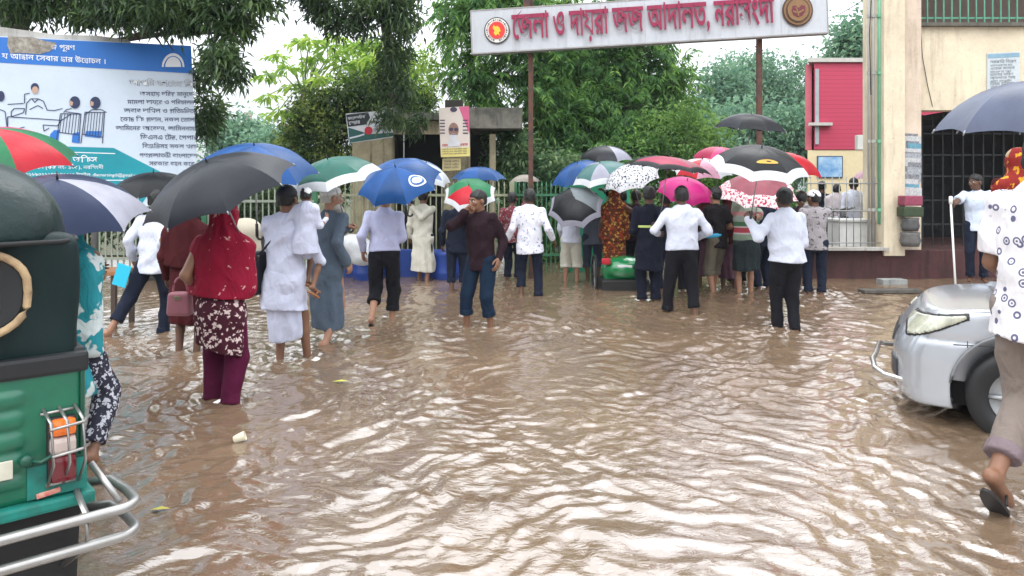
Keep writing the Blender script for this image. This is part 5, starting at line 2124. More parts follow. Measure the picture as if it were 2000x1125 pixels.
            link_mesh("strap", q.mesh("strap"), root, [m_], local=True)
        elif kind == 'band':
            z = o['z']
            G.cone(J(-.0, 0, z - .008), J(0, 0, z + .008), .182 * s * B, .182 * s * B, .01, fw, .72)
            G.sub(lambda Q_, a=J(0, 0, z): .016 - np.abs((Q_ - a) @ up))
            child("reflective_band", G, m_, .010)
    if sandal is not None:
        for nm in 'LR':
            hip, knee, ank, fd, sg = LG[nm]
            if ank[2] + z0 < .0 and not o_force(sandal):
                continue
            q = MB()
            nrm = np.cross(np.cross(fd, A3((0, 0, 1))), fd)
            nrm /= np.linalg.norm(nrm)
            c = ank + fd * .075 * s - nrm * .082 * s
            sdv = np.cross(fd, nrm)
            pts = []
            for k in range(20):
                t = 2 * math.pi * k / 20
                pts.append(c + fd * (.138 * s * math.cos(t)) + sdv * ((.046 + .008 * math.cos(t)) * s * math.sin(t)))
            q.poly(pts, Vector(-nrm * .014))
            link_mesh("sandal", q.mesh("sandal"), root, [sandal[0] if isinstance(sandal, tuple) else sandal], local=True)
            q = MB()
            q.tube([c + sdv * .046 * s + nrm * .004, c + fd * .02 + sdv * .03 * s + nrm * .055 * s, c + fd * .06 * s + nrm * .058 * s, c + fd * .02 - sdv * .03 * s + nrm * .055 * s, c - sdv * .046 * s + nrm * .004], .007, 6)
            link_mesh("sandal_strap", q.mesh("sandal_strap"), root, [sandal[0] if isinstance(sandal, tuple) else sandal], local=True)
    return root, dict(J=J, HM=HM, AR=AR, LG=LG, loc=loc, yaw=yaw, s=s, pel=pel)


def o_force(sd):
    return isinstance(sd, tuple)


def world_of(info, p):
    ca, sa = math.cos(math.radians(info['yaw'])), math.sin(math.radians(info['yaw']))
    return Vector((info['loc'].x + p[0] * ca + p[1] * sa, info['loc'].y - p[0] * sa + p[1] * ca, info['loc'].z + p[2]))

# ------------------------------------------------------------------ the crowd
def build_crowd():
    C = {}
    for nm, c in (("charcoal", (.016, .018, .024)), ("navy", (.016, .026, .065)), ("blue", (.012, .06, .19)), ("midblue", (.014, .075, .25)), ("paleblue", (.18, .25, .42)), ("silver", (.30, .30, .36)),
                  ("green", (.02, .11, .085)), ("teal", (.07, .16, .155)), ("white", (.58, .60, .62)), ("red", (.42, .010, .022)), ("pink", (.50, .045, .15)), ("hotpink", (.42, .015, .15)),
                  ("crimson", (.30, .012, .055)), ("black", (.010, .011, .013)), ("leafgreen", (.015, .15, .06)), ("maroon", (.12, .02, .035)), ("rose", (.24, .065, .085)), ("beige", (.30, .27, .23)), ("palepink", (.50, .26, .34)), ("steelblue", (.085, .10, .15))):
        C[nm] = umb_cloth("umbrella " + nm, c)
    lace = cloth("umbrella lace", (.50, .50, .52), 'batik', (.03, .03, .04), 26, .36)
    patrim = cloth("umbrella patterned rim", (.62, .55, .55), 'flowers', (.36, .03, .07), 24, .40)
    clear = mat("umbrella grey film", (.26, .30, .32), rough=.2, trans=.5, var=.4)

    U = {}
    U['flag'] = umbrella("red green and pink umbrella behind the auto rickshaw's roof", -18, 250, 4.9, .50, (.05, -.22), [C['leafgreen'], C['pink'], C['leafgreen'], C['red'], C['red'], C['leafgreen'], C['leafgreen'], C['red']], spin=.05)
    U['grey'] = umbrella("navy umbrella with a silver panel beside the auto rickshaw's roof", 112, 350, 4.55, .50, (.10, -.30), [C['silver'], C['navy'], C['navy'], C['navy'], C['navy'], C['navy'], C['navy'], C['navy']], spin=-.35)
    U['dark'] = umbrella("small black umbrella below the legal aid billboard", 300, 337, 8.7, .50, (0, -.14), [C['black']], spin=.1)
    U['char'] = umbrella("large charcoal umbrella tilted over the woman in crimson shawl", 404, 316, 5.45, .56, (-.30, -.40), [C['charcoal']], spin=.45, L=.78)
    U['blue'] = umbrella("big blue umbrella over the man in white carrying a child", 496, 284, 6.85, .57, (.06, -.28), [C['midblue'], C['blue']], spin=.2, L=.85)
    U['green'] = umbrella("green umbrella with broad white rim over the bearded old man", 640, 311, 7.7, .50, (-.22, -.26), [C['green']], C['white'], spin=.1, rimw=.13, L=.75)
    EW, EB = mat("emblem print white", (.62, .64, .68), var=0), mat("emblem print blue", (.03, .10, .30), var=0)
    U['logo'] = umbrella("royal blue umbrella with a round white emblem over the lavender shirt", 772, 326, 8.75, .50, (-.16, -.66), [C['midblue'], C['blue']], None, spin=.3, L=.66, emblem=(.62, .62, .085, [(1, 1, EW), (.78, 1, EB), (.62, .8, EW)]))
    U['pale'] = umbrella("pale blue and white umbrella over the cream kurta", 832, 318, 12.6, .50, (.35, -.28), [C['paleblue'], C['paleblue'], C['paleblue'], C['white']], C['white'], spin=.2, rimw=.12)
    U['dist'] = umbrella("blue umbrella in front of the gatehouse's portrait poster", 935, 326, 12.0, .43, (0, -.10), [C['blue'], C['midblue']], spin=.0)
    U['tri'] = umbrella("red green and white umbrella behind the man in black on the phone", 916, 362, 10.9, .40, (-.05, -.75), [C['red'], C['leafgreen'], C['leafgreen'], C['leafgreen'], C['leafgreen'], C['leafgreen'], C['leafgreen'], C['red']], C['white'], spin=-1.95, L=.62)
    U['beige'] = umbrella("small beige umbrella behind the man in floral shirt", 1026, 341, 13.6, .27, (0, -.06), [C['beige']], L=.5)
    U['gloss'] = umbrella("glossy black umbrella raised in front of the garden shrubs", 1184, 285, 13.0, .48, (0, -.16), [C['black'], C['charcoal'], C['silver'], C['black']], spin=.3)
    U['bl2'] = umbrella("blue umbrella leaning left beside the green sheet metal gate", 1128, 318, 12.7, .53, (-.32, -.25), [C['midblue'], C['blue']], spin=.1)
    U['teal'] = umbrella("greyish teal umbrella with white rim in the middle of the crowd", 1172, 319, 12.3, .52, (-.22, -.30), [C['teal'], C['teal'], C['silver']], C['white'], spin=.25, rimw=.12)
    U['lace'] = umbrella("white umbrella printed with black lace beside the maroon one", 1228, 326, 11.6, .46, (-.35, -.40), [lace], spin=.2)
    U['film'] = umbrella("black and clear umbrella held low behind the man in white shorts", 1122, 388, 12.0, .46, (-.25, -1.05), [clear, clear, C['black'], C['black'], C['black'], C['black'], C['black'], clear], C['silver'], spin=.2, L=.6, rimw=.12)
    U['maroon'] = umbrella("maroon umbrella with black underside over the middle white shirt", 1306, 306, 9.9, .58, (.12, -.06), [C['crimson'], C['crimson'], C['rose'], C['black']], C['black'], spin=.4, rimw=.12, hc=.30)
    U['pk1'] = umbrella("raspberry pink umbrella under the highest black umbrella", 1405, 287, 12.6, .44, (.05, -.12), [C['crimson'], C['pink']], spin=.2)
    U['wr'] = umbrella("white and red umbrella below the raspberry one", 1372, 311, 12.0, .48, (.0, -.25), [C['white'], C['red'], C['palepink']], spin=.4)
    U['hot'] = umbrella("hot pink umbrella behind the middle white shirt", 1342, 353, 10.9, .42, (.1, -.5), [C['hotpink']], spin=.1, L=.65)
    U['rimmed'] = umbrella("large black umbrella with a white rim and gold emblem on its front", 1488, 288, 8.25, .535, (.05, -.34), [C['black']], C['white'], spin=.35, rimw=.12, L=.84, emblem=(.25, .55, .10, [(1, .32, mat("gold print", (.45, .28, .05), var=.3))]))
    U['pat'] = umbrella("dusty maroon umbrella with patterned white rim under the big black one", 1482, 346, 10.3, .54, (-.06, -.42), [C['rose']], patrim, spin=.2, rimw=.23, L=.68)
    U['high'] = umbrella("plain black umbrella held highest in front of the right sign post", 1467, 222, 11.0, .53, (.08, -.10), [C['charcoal'], C['black']], spin=.2)
    U['red'] = umbrella("bright red umbrella in front of the cream ground floor wall", 1556, 302, 12.3, .50, (.32, -.22), [C['red']], spin=.2)
    U['lp'] = umbrella("pale pink umbrella far behind the green pipe", 1712, 328, 15.6, .45, (-.05, -.1), [C['palepink']], spin=.2)
    U['right'] = umbrella("wet steel blue umbrella entering from the right edge above the spotted shirt", 2022, 158, 4.75, .54, (.02, -.10), [C['steelblue']], spin=.30, hc=.62, L=.9)

    skin, s2, s3 = SKIN, SKIN2, SKIN3
    blk = cloth("black trousers", (.010, .010, .013))
    nav = cloth("navy trousers", (.012, .016, .03))
    jean = cloth("dark blue jeans", (.007, .017, .036))
    whitec = cloth("white shirt cloth", (.55, .575, .67))
    white2 = cloth("bluish white cotton", (.49, .51, .63))
    lav = cloth("lavender shirt cloth", (.42, .43, .60))
    cream = cloth("cream cotton", (.56, .54, .46))
    slate = cloth("slate blue kurta cloth", (.075, .10, .135))
    crim = cloth("crimson shawl", (.24, .004, .026), 'leaves', (.55, .30, .30), 13, .12)
    floral = cloth("maroon floral tunic", (.055, .012, .022), 'flowers', (.60, .48, .46), 27, .33)
    mar = cloth("maroon trousers", (.075, .006, .03))
    tealb = cloth("teal marbled shawl", (.02, .22, .26), 'batik', (.50, .55, .55), 6.5, .38, wr=.5)
    zig = cloth("black white printed trousers", (.03, .03, .045), 'batik', (.45, .45, .50), 30, .38)
    dots = cloth("white shirt with ring print", (.66, .64, .66), 'rings', (.10, .10, .17), 15, .22)
    sprig = cloth("white shirt with sprig print", (.62, .62, .68), 'leaves', (.16, .19, .30), 16, .20)
    darksh = cloth("black maroon shirt cloth", (.018, .008, .012))
    brownf = cloth("brown gold floral sari", (.10, .03, .015), 'flowers', (.50, .28, .06), 21, .42, pcol2=(.32, .05, .02))
    policeb = cloth("dark navy uniform", (.010, .012, .022))
    olive = cloth("olive trousers", (.13, .115, .085))
    greytr = cloth("warm grey trousers", (.19, .155, .135))
    grey = cloth("grey blue shirt", (.13, .15, .20))
    stripe = banded("striped polo", [(0.8, (.02, .03, .03)), (.93, (.16, .22, .16)), (1.02, (.40, .38, .36)), (1.045, (.30, .03, .05)), (1.12, (.42, .40, .38)), (1.14, (.04, .11, .05)), (1.21, (.20, .24, .20)), (1.30, (.34, .16, .16)), (1.36, (.22, .26, .20)), (1.55, (.22, .26, .20))])
    dkgreen = cloth("dark wet lungi", (.02, .028, .030))
    redb = cloth("dark red dress", (.05, .008, .010))
    flame = cloth("red and yellow scarf", (.20, .015, .012), 'batik', (.50, .24, .02), 13, .30)
    tee = cloth("pale blue tee shirt", (.52, .58, .70))
    brown = cloth("tan shirt", (.33, .20, .11))
    capw = mat("white cap cloth", (.62, .62, .63), rough=.9, bump=.3)
    blackleather = mat("black sandal", (.012, .010, .010), rough=.6)
    tan = mat("tan sandal", (.30, .12, .05), rough=.6)
    G = lambda k: ('w', U[k])

    def walk(a=.16, lift=.14, f='R'):
        """f = the foot that stands; the other trails behind with its heel up"""
        o = 'L' if f == 'R' else 'R'
        so = -1 if o == 'L' else 1
        return {f: (-so * .07, .10, .07, 0), o: (so * .09, -a * 1.9, .07 + lift, -48)}
    stand = lambda a, b: {'L': (-.10, a, .07, 0), 'R': (.10, b, .07, 0)}

    # woman behind the auto rickshaw
    person("woman in teal marbled shawl and printed trousers beside the auto rickshaw", 124, 880, 8, 1.60, skin, d=4.55, lean=4, legs={'L': (-.08, .06, .07, 0), 'R': (.27, -.10, .16, -38)}, arms={'R': ('l', (.05, .25, .33)), 'L': ('l', (-.05, .25, .33))},
           hair=False, wear=(('trousers', zig, {'end': .80, 'w': 1.15, 'cuff': False}), ('skirt', tealb, {'hem': -.40, 'name': 'tunic', 'fit': .85, 'sx': .06}), ('shawl', tealb, {'hem': -.18, 'fit': .82})), h=.013, hands=('relaxed', 'grip'), sandal=mat("red sandal", (.45, .03, .05)))
    # woman in crimson
    person("woman in crimson shawl, maroon floral tunic and maroon trousers", 432, 782, 6, 1.60, s3, lean=3, legs=stand(.05, -.08), arms={'R': ('l', (.08, .27, .36)), 'L': ('l', (-.24, .10, .10))}, hands=('grip', 'grip'),
           hair=False, wear=(('trousers', mar, {'end': .86, 'w': 1.25, 'cuff': False}), ('skirt', floral, {'hem': -.37, 'flare': .93, 'name': 'tunic', 'fit': 1.06, 'slant': -.18}), ('shawl', crim, {'hem': .04, 'fit': 1.02})), h=.012)
    # man at the left in white shirt
    person("man in white shirt carrying a light blue folder under the small black umbrella", 300, 648, 14, 1.68, s3, lean=3, legs={'R': (.07, .05, .07, 0), 'L': (-.27, -.40, .13, -50)}, arms={'R': ('w', P(330, 452, 8.1)), 'L': ('l', (-.28, .02, .02))}, hands=('relaxed', 'grip'),
           wear=(('trousers', nav, {'end': (.62, .9)}), ('shirt', whitec, {'hem': -.12, 'fit': 1.08, 'amp': .010})))
    q = MB()
    a = P(238, 538, 8.15)
    q.box(a, (.15, .012, .24), Matrix.Rotation(.30, 3, 'Y'), bev=.004)
    tag(q.build("folder", mat("cyan folder", (.02, .42, .60), rough=.35, var=.1)), "light blue plastic folder in the left white shirted man's hand", "folder")
    # person between
    person("person in dark red dress between the white shirt and the crimson shawl", 366, 640, 0, 1.60, s2, d=7.4, arms={'R': ('l', (.15, .25, .3))}, wear=(('kurta', redb, {'hem': -.5}), ('shawl', redb, {'hem': .1})), hair=False)
    # white panjabi man with child
    person("man in bluish white panjabi and cap carrying a child on his arm", 556, 703, 12, 1.72, skin, lean=2, bulk=1.03, legs={'L': (-.07, .04, .07, 0), 'R': (.12, .22, .07, 0)}, arms={'R': ('l', (.16, .26, .24)), 'L': ('l', (-.12, .30, .32))}, hands=('grip', 'grip'),
           wear=(('skirt', white2, {'hem': -.60, 'flare': .74, 'fit': .98, 'slant': .12}), ('kurta', white2, {'hem': -.33, 'flare': 1.0, 'fit': 1.06, 'amp': .012, 'seed': 2.2}), ('cap', mat("black cap", (.02, .02, .025), rough=.8)), ('bag', mat("black bag", (.012, .013, .02), rough=.6), {'at': (-.265, -.06, -.0), 'size': (.07, .11, .20), 'from': .12})), h=.0125)
    # the child
    person("small child in white clothes and white cap held on the man's right arm", 597, 600, 20, .98, skin, z0=.60, d=6.92, legs={'L': (-.10, .20, .25, -20), 'R': (.10, .05, .14, -30)}, arms={'L': ('l', (-.42, .12, .42)), 'R': ('l', (.18, .3, .3))}, ripple=0, head=(-25, 5),
           wear=(('kurta', white2, {'hem': -.22, 'fit': 1.1, 'seed': 5.0}), ('trousers', white2, {'end': .1, 'cuff': False}), ('cap', capw)), h=.010, sandal=(tan,))
    # old man
    person("bearded old man in slate blue long kurta and white cap", 640, 664, 28, 1.72, s3, lean=2, legs={'L': (-.09, .10, .07, 0), 'R': (.10, -.16, .12, -35)}, arms={'L': ('w', U['green']), 'R': ('l', (.25, .0, .02))}, head=(35, 3), hair=GREYHAIR, beard=(GREYHAIR, .05), hands=('grip', 'relaxed'),
           wear=(('kurta', slate, {'hem': -.66, 'flare': .92, 'fit': 1.02}), ('cap', capw)), sandal=tan)
    # lavender
    person("man in lavender shirt and black rolled trousers with his head hidden by the blue umbrella", 750, 626, 4, 1.70, s3, lean=2, legs=walk(.13, .10, 'R'), arms={'R': ('l', (.15, .24, .30)), 'L': ('l', (-.27, .05, .02))}, hands=('relaxed', 'grip'),
           wear=(('trousers', blk, {'end': (.38, .60), 'w': 1.12}), ('shirt', lav, {'hem': .04, 'fit': 1.10, 'amp': .010})), sandal=blackleather)
    # cream kurta
    person("person in long cream kurta beside the lavender shirted man", 826, 548, 10, 1.66, skin, legs={'L': (-.08, .06, .07, 0), 'R': (.10, -.12, .07, 0)}, arms={'R': ('w', U['pale'])}, wear=(('trousers', nav, {'end': .4}), ('kurta', cream, {'hem': -.62, 'flare': 1.06, 'fit': 1.04})))
    # phone man
    person("man in black shirt and rolled jeans facing us with a phone at his ear", 940, 636, -148, 1.68, skin, lean=2, bulk=1.03, legs={'L': (-.16, .02, .07, 0), 'R': (.14, .10, .07, 0)}, arms={'R': ('l', (.085, .165, .555), (.6, .6, -.7)), 'L': ('l', (-.26, .02, .0))}, head=(18, 8), face=True, hands=('relaxed', 'grip'),
           wear=(('trousers', jean, {'end': (.52, .52), 'w': 1.08}), ('shirt', darksh, {'hem': -.15, 'sleeve': .97, 'fit': 1.05})), h=.0125)
    # navy man behind him
    person("man in dark navy shirt behind the man on the phone", 893, 556, 0, 1.62, s2, d=11.6, arms={'R': ('w', U['tri'])}, wear=(('trousers', nav, {'end': .5}), ('shirt', nav, {'hem': -.15})))
    # floral man
    person("man in white sprig printed shirt and dark rolled trousers walking away", 1035, 577, 0, 1.68, s2, lean=1, bulk=1.04, legs={'L': (-.13, .04, .10, 0), 'R': (.13, -.02, .07, 0)}, arms={'L': ('l', (-.36, .10, .03)), 'R': ('l', (.36, .08, .03))},
           wear=(('trousers', nav, {'end': (.62, .85)}), ('shirt', sprig, {'hem': -.16, 'fit': 1.12, 'sleeve': .9})))
    person("person in dark red top behind the man in floral shirt", 1000, 545, 20, 1.62, s2, d=13.0, arms={'R': ('w', U['beige'])}, wear=(('trousers', nav, {'end': .7}), ('shirt', cloth("dark red print", (.16, .03, .04), 'flowers', (.3, .3, .3), 24, .3), {'hem': -.1})))
    # white shorts
    person("man in white shirt and white rolled shorts bent under the low black umbrella", 1115, 550, 10, 1.55, s3, lean=14, legs=stand(.02, .05), arms={'R': ('w', U['film']), 'L': ('l', (-.2, .3, .1))}, wear=(('trousers', cream, {'end': .22, 'w': 1.35}), ('shirt', whitec, {'hem': -.05, 'fit': 1.05})))
    person("man in grey blue shirt right of the man in white shorts", 1158, 546, 0, 1.62, s2, arms={'R': ('w', U['teal']), 'L': ('w', U['bl2'])}, wear=(('trousers', cloth("grey blue trousers", (.05, .06, .09)), {'end': .3}), ('shirt', grey, {'hem': -.15})))
    person("woman in brown and gold floral sari beside the rickshaw", 1200, 540, 0, 1.58, s2, d=12.4, z0=-.02, arms={'R': ('w', U['lace'])}, hair=False, wear=(('skirt', brownf, {'hem': -.5, 'name': 'sari', 'fit': 1.05}), ('shawl', brownf, {'hem': -.1, 'fit': 1.0})))
    person("man in dark navy uniform with a reflective band across his back", 1268, 588, 0, 1.72, s2, bulk=1.02, arms={'R': ('w', U['maroon'] + Vector((0, .2, -.1))), 'L': ('l', (-.2, .2, .15))}, wear=(('trousers', policeb, {'end': .8, 'w': 1.1}), ('kurta', policeb, {'hem': -.36, 'fit': 1.02, 'collar': True}), ('band', mat("yellow reflective band", (.50, .60, .18), rough=.3, var=0), {'z': .245})))
    # middle white shirt
    person("man in white shirt and black trousers under the maroon umbrella", 1332, 612, 0, 1.72, s2, bulk=1.10, legs={'L': (-.16, .14, .07, 0), 'R': (.15, -.08, .07, 0)}, arms={'L': ('l', (-.26, .20, .20), (-.7, -.5, -.6)), 'R': ('l', (.25, .22, .14), (.7, -.5, -.6))},
           wear=(('trousers', blk, {'end': (.80, .66), 'w': 1.05}), ('shirt', whitec, {'hem': .0, 'fit': 1.10, 'seed': 1.3})))
    person("man in black tee shirt and olive trousers holding a blue bottle", 1402, 570, -35, 1.70, s3, lean=3, legs=stand(.0, .18), arms={'L': ('l', (-.12, .33, .14)), 'R': ('l', (.2, .2, .2))}, wear=(('trousers', olive, {'end': .25, 'w': 1.15}), ('shirt', cloth("black tee", (.016, .014, .016)), {'hem': -.12, 'sleeve': .4})), hands=('grip', 'grip'))
    q = MB()
    bt = P(1392, 461, 11.2)
    q.tube([bt + Vector((-.11, 0, -.005)), bt + Vector((.08, 0, .01)), bt + Vector((.10, 0, .012)), bt + Vector((.125, 0, .014))], [.032, .032, .016, .016], 12)
    tag(q.build("bottle", mat("blue bottle", (.03, .30, .50), rough=.2, var=0)), "light blue bottle in the hand of the man in black tee shirt", "bottle")
    # striped man
    person("man in striped polo and dark tucked up lungi", 1458, 573, 0, 1.66, s3, bulk=1.05, legs=stand(.02, .12), arms={'R': ('w', U['pat']), 'L': ('w', U['high'])}, wear=(('skirt', dkgreen, {'hem': -.42, 'fit': 1.0}), ('shirt', stripe, {'hem': -.04, 'fit': 1.1, 'sleeve': .5})), hands=('grip', 'grip'))
    # right white shirt
    person("man in white shirt and black trousers under the big black white rimmed umbrella", 1536, 643, -10, 1.70, s2, lean=2, bulk=1.05, legs={'L': (-.02, .14, .07, 0), 'R': (.08, -.06, .07, 0)}, arms={'L': ('w', U['rimmed'] + Vector((0, 0.05, 0)), (-.5, -.3, -.9)), 'R': ('l', (.19, .26, .30))}, hands=('grip', 'relaxed'),
           wear=(('trousers', blk, {'end': (.9, .86), 'w': 1.02, 'cuff': False}), ('shirt', whitec, {'hem': -.03, 'fit': 1.16, 'amp': .011, 'seed': 4.1})), h=.0125)
    person("man in white cap partly hidden behind the right white shirt", 1592, 570, 15, 1.66, s2, d=11.3, head=(-40, 5), arms={'R': ('w', U['red'])}, wear=(('trousers', nav, {}), ('shirt', cloth("grey print shirt", (.28, .26, .27), 'leaves', (.06, .05, .06), 18, .25), {'hem': -.1}), ('cap', capw)))
    # people who fill the gaps under the umbrellas
    person("woman in dark shawl under the white and red umbrella", 1378, 560, 0, 1.60, s2, d=12.2, arms={'R': ('w', U['wr'])}, hair=False, wear=(('kurta', cloth("plum dress", (.10, .05, .07)), {'hem': -.6}), ('shawl', redb, {'hem': .0})))
    person("man in grey shirt under the raspberry umbrella", 1440, 552, 0, 1.66, s2, d=12.6, arms={'R': ('w', U['pk1'])}, wear=(('trousers', blk, {}), ('shirt', grey, {'hem': -.1})))
    person("man in dark shirt under the glossy black umbrella", 1215, 548, 0, 1.66, s2, d=13.0, arms={'R': ('w', U['gloss'])}, wear=(('trousers', blk, {}), ('shirt', darksh, {'hem': -.1})))
    person("man in dark shirt under the hot pink umbrella", 1345, 560, 0, 1.62, s2, d=11.6, arms={'R': ('w', U['hot'])}, wear=(('trousers', blk, {}), ('shirt', darksh, {'hem': -.1})))
    person("man in black shirt under the gatehouse's blue umbrella", 915, 552, 0, 1.62, s2, d=12.4, arms={'R': ('w', U['dist'])}, wear=(('trousers', blk, {'end': .6}), ('shirt', nav, {'hem': -.1})))
    person("person in faded green top under the red green and pink umbrella", 20, 800, 0, 1.58, s2, d=5.1, arms={'R': ('w', U['flag'])}, wear=(('trousers', nav, {'end': .6}), ('shirt', cloth("faded green top", (.10, .20, .14)), {'hem': -.15})))
    for (px, yf_, d_, H_, lab, wear_) in ((1243, 560, 12.9, 1.66, "man in black shirt between the lace umbrella and the uniformed man", (('trousers', blk, {}), ('shirt', darksh, {'hem': -.1}))),
                                          (1302, 565, 11.2, 1.64, "man in charcoal shirt just left of the middle white shirt", (('trousers', nav, {'end': .6}), ('shirt', policeb, {'hem': -.1}))),
                                          (1424, 560, 12.0, 1.60, "woman in dark plum dress between the olive trousers and the striped polo", (('kurta', cloth("plum dress", (.10, .05, .07)), {'hem': -.6}), ('shawl', redb, {'hem': .0}))),
                                          (1492, 562, 11.9, 1.66, "man in dark navy clothes right of the striped polo", (('trousers', nav, {}), ('shirt', nav, {'hem': -.1}))),
                                          (1566, 560, 12.2, 1.64, "man in black clothes under the bright red umbrella", (('trousers', blk, {}), ('shirt', darksh, {'hem': -.1})))):
        person(lab, px, yf_, random.uniform(-25, 25), H_, s2, d=d_, hair='shawl' not in [w_[0] for w_ in wear_], arms={'R': ('l', (.12, .26, .36))}, wear=wear_)
    # behind the railing
    Y = "people standing behind the railing"
    person("man in white shirt standing behind the railing and tiled counter", 1668, 545, 5, 1.70, s2, z0=.06, d=15.2, ripple=0, group=Y, wear=(('trousers', jean, {'end': .95}), ('shirt', whitec, {'hem': -.02, 'fit': 1.08})))
    person("woman in pale patterned dress left of the white shirt behind the railing", 1634, 545, 30, 1.58, s2, z0=.06, d=16.0, ripple=0, group=Y, wear=(('kurta', cloth("pale pattern dress", (.50, .46, .47), 'flowers', (.2, .1, .14), 22, .3), {'hem': -.5}), ('shawl', cloth("pale shawl", (.52, .46, .48)), {'hem': .2, 'head': False})))
    person("man in tan shirt behind the railing beside the green pipe", 1704, 545, -30, 1.66, s2, z0=.06, d=15.4, ripple=0, group=Y, arms={'R': ('w', U['lp'])}, wear=(('trousers', blk, {}), ('shirt', brown, {'hem': -.08})))
    person("man in dark shirt at the left end of the railing", 1606, 545, 0, 1.64, s2, z0=.06, d=16.5, ripple=0, group=Y, wear=(('trousers', blk, {}), ('shirt', policeb, {'hem': -.08})))
    # pole man
    r_, info = person("young man in pale tee shirt holding a long white pipe before the dark shop", 1908, 560, -150, 1.66, s2, z0=.12, d=11.9, ripple=0, head=(40, 6), face=True, arms={'R': ('w', P(1858, 402, 11.6), (.5, -.3, -.8)), 'L': ('l', (-.24, .05, .0))}, hands=('relaxed', 'grip'),
           wear=(('trousers', nav, {'end': .95}), ('shirt', tee, {'hem': -.12, 'sleeve': .45, 'fit': 1.0, 'collar': False})))
    q = MB()
    q.tube([P(1867, 574, 11.2), P(1857, 398, 11.55)], .016, 10)
    q.tube([P(1857, 398, 11.55), P(1857, 384, 11.58)], .028, 10)
    tag(q.build("pipe", mat("white plastic pipe", (.62, .62, .60), rough=.4, var=.15)), "long white plastic pipe held upright by the young man in pale tee shirt", "pipe")
    # scarf woman
    person("woman wrapped in a red and yellow scarf behind the spotted shirt", 1990, 700, 0, 1.60, s2, z0=.31, d=6.5, hair=False, ripple=0, arms={'R': ('w', U['right'])}, wear=(('kurta', redb, {'hem': -.6}), ('shawl', flame, {'hem': -.05, 'fit': .8}), ('cap', mat("tan head wrap", (.34, .27, .17), rough=.8, bump=.5))), h=.014)
    # spotted shirt
    person("man in white ring printed short sleeved shirt and rolled grey trousers at the right edge", 2030, 985, 62, 1.86, skin, z0=.0, d=3.72, lean=3, bulk=1.10, legs={'R': (.06, .16, .07, 0), 'L': (-.06, -.24, .18, -42)}, arms={'L': ('l', (-.13, .22, .06), (-.5, -.8, -.3)), 'R': ('l', (.2, .25, .1))},
           wear=(('trousers', greytr, {'end': (.74, .74), 'w': 1.12, 'cmat': cloth("grey cuff lining", (.17, .13, .14))}), ('shirt', dots, {'hem': -.14, 'sleeve': .42, 'fit': 1.02, 'flare': 1.05})), h=.0105, sandal=(blackleather,), hands=('relaxed', 'grip'))
    return U


